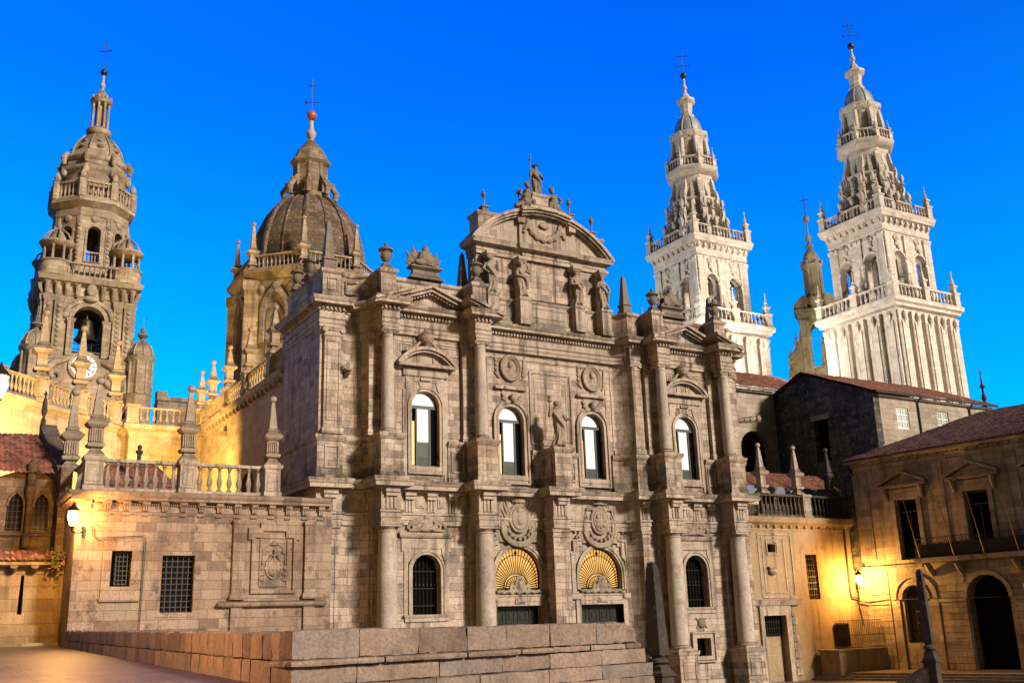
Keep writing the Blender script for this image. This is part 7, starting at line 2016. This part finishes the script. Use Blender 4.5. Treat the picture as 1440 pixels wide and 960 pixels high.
# ground floor: rusticated piers, arch mouldings
mb = MB()
def pier(x0, x1):
    z = -2.45
    while z < 2.2:
        mb.box(x0, x1, -.07, .02, z, z + .40); z += .43
    mb.box(x0 - .06, x1 + .06, -.14, .02, 2.25, 2.5)
    z = 2.55
    while z < 4.7: mb.box(x0, x1, -.05, .02, z, z + .38); z += .43
pier(1.0, 2.9); pier(6.95, 8.95); pier(12.25, 14.7); pier(18.1, 20.5)
mb.box(.9, 6.0, -.16, .02, 4.85, 5.1)
build('rusticated_pier', mb, 'right', TH)
mb = MB()
for a_, c, hw, zs in ((a1, 4.95, .95, 2.6), (a2, 10.6, 1.5, 2.5), (a3, 16.4, 1.5, 2.5)):
    z0 = -.6 if hw < 1 else -2.45
    mb.wall([arch(c, hw + .32, zs - .05, zs), arch(c, hw + .02, zs - .04, zs)], -.16, .18)
    if hw < 1:
        mb.wall([arch(c, hw + .9, zs - .05, zs), arch(c, hw + .55, zs - .04, zs)], -.12, .14)
        for s_ in (-1, 1): mb.box(*sorted((c + s_ * 1.25, c + s_ * 1.9)), -.12, .02, -2.5, 2.5)
build('arch_moulding', mb, 'right', TH)
mb = MB(); mb.wall([arch(10.6, 1.55, -2.6, 2.5, rise=1.55)], .88, .05); mb.wall([arch(16.4, 1.55, -2.6, 2.5, rise=1.55)], .88, .05); build('gateway', mb, 'dark', TH)
mb = MB(); mb.wall([arch(4.95, .96, -.6, 2.6)], .5, .05)
d = build('door', mb, 'wood', TH)
mb = MB(); mb.wall([arch(4.95, .95, 2.45, 2.6), arch(4.95, .86, 2.55, 2.6)], .42, .06); 
for i in range(11): a = pi * i / 10; mb.tube([(4.95 + .3 * cos(a), .45, 2.6 + .3 * sin(a)), (4.95 + .88 * cos(a), .45, 2.6 + .88 * sin(a))], .025, 4)
mb.tube([(4.95 + .3 * cos(pi * i / 12), .45, 2.6 + .3 * sin(pi * i / 12)) for i in range(13)], .03, 4)
for k in range(4): mb.box(4.1 + .55 * k, 4.16 + .55 * k, .42, .5, -.6, 2.5)
for z in (0, .8, 1.6, 2.4): mb.box(4.0, 5.9, .40, .46, z, z + .08)
build('door_frame', mb, 'frame', d)
mb = MB(); mb.box(13.2, 13.6, -.1, -.07, 2.95, 3.25); build('house_number_plate', mb, 'white', TH)
# roof
mb = MB()
tile_roof(mb, (.5, -.75, 13.42), (LEN, -.75, 13.42), (LEN, 6.5, 16.75), (9.0, 6.5, 16.75), pitch=.3)
tile_roof(mb, (.5, 12.5, 13.42), (.5, -.75, 13.42), (9.0, 6.5, 16.75), (9.0, 6.6, 16.75), pitch=.3)
build('roof', mb, 'tile_dark', TH)
mb = MB(); mb.add([(.65, -.6, 13.36), (LEN, -.6, 13.36), (LEN, 12.4, 13.36), (.65, 12.4, 13.36), (9.1, 6.5, 16.55), (LEN, 6.5, 16.55)], [(3, 2, 1, 0), (0, 1, 5, 4), (1, 2, 5), (2, 3, 4, 5), (3, 0, 4)])
mb.box(.55, LEN, -.78, -.6, 13.36, 13.5)
build('roof_boarding', mb, 'tile_dark', TH)
# cables on the corner
mb = MB(); mb.tube([(.2, -.1, 4.9), (.3, -.15, 3.2), (.2, -.1, 2.4), (.35, -.1, 1.2)], .05, 6); mb.tube([(.1, -.12, 2.6), (1.2, -.18, 2.45), (2.9, -.18, 2.62)], .04, 5); mb.tube([(.1, .0, 12), (.1, -.05, 5)], .06, 6); build('cable_pipe', mb, 'pipe', TH)
_rot = -radians(82)
TH.location = (64.946, 57.0, 0); TH.rotation_euler = (0, 0, _rot)
def th(s, o, z):     # town-house frame to world
    return (64.946 + s * cos(_rot) - o * sin(_rot), 57.0 + s * sin(_rot) + o * cos(_rot), z)
# flagpoles leaning out of the balcony
labs = ['bare flagpole leaning beside the first pedimented window', 'bare flagpole between the two full windows of the balcony', 'bare flagpole crossing the second dark window', 'bare flagpole at the right picture edge']
for i, (s, h) in enumerate(((6.4, 4.1), (9.05, 4.1), (11.3, 4.2), (13.75, 4.0))):
    mb = MB(); a, b = Vector(th(s, -1.0, 5.45)), Vector(th(s - .15, -2.0, 5.45 + h))
    mb.tube([a, a.lerp(b, .3), b], [.045, .036, .022], 8); mb.ell(tuple(b), (.05, .05, .08)); mb.ell(tuple(a), (.09, .09, .09))
    tag(build('flagpole', mb, 'pole', loc=tuple(a)), labs[i], 'flagpole', 'bare flagpoles on the balcony')
lantern((63.6, 55.4, 4.15), th(.15, -.05, 3.75), 'lit street lamp on the corner of the town house', 3300)
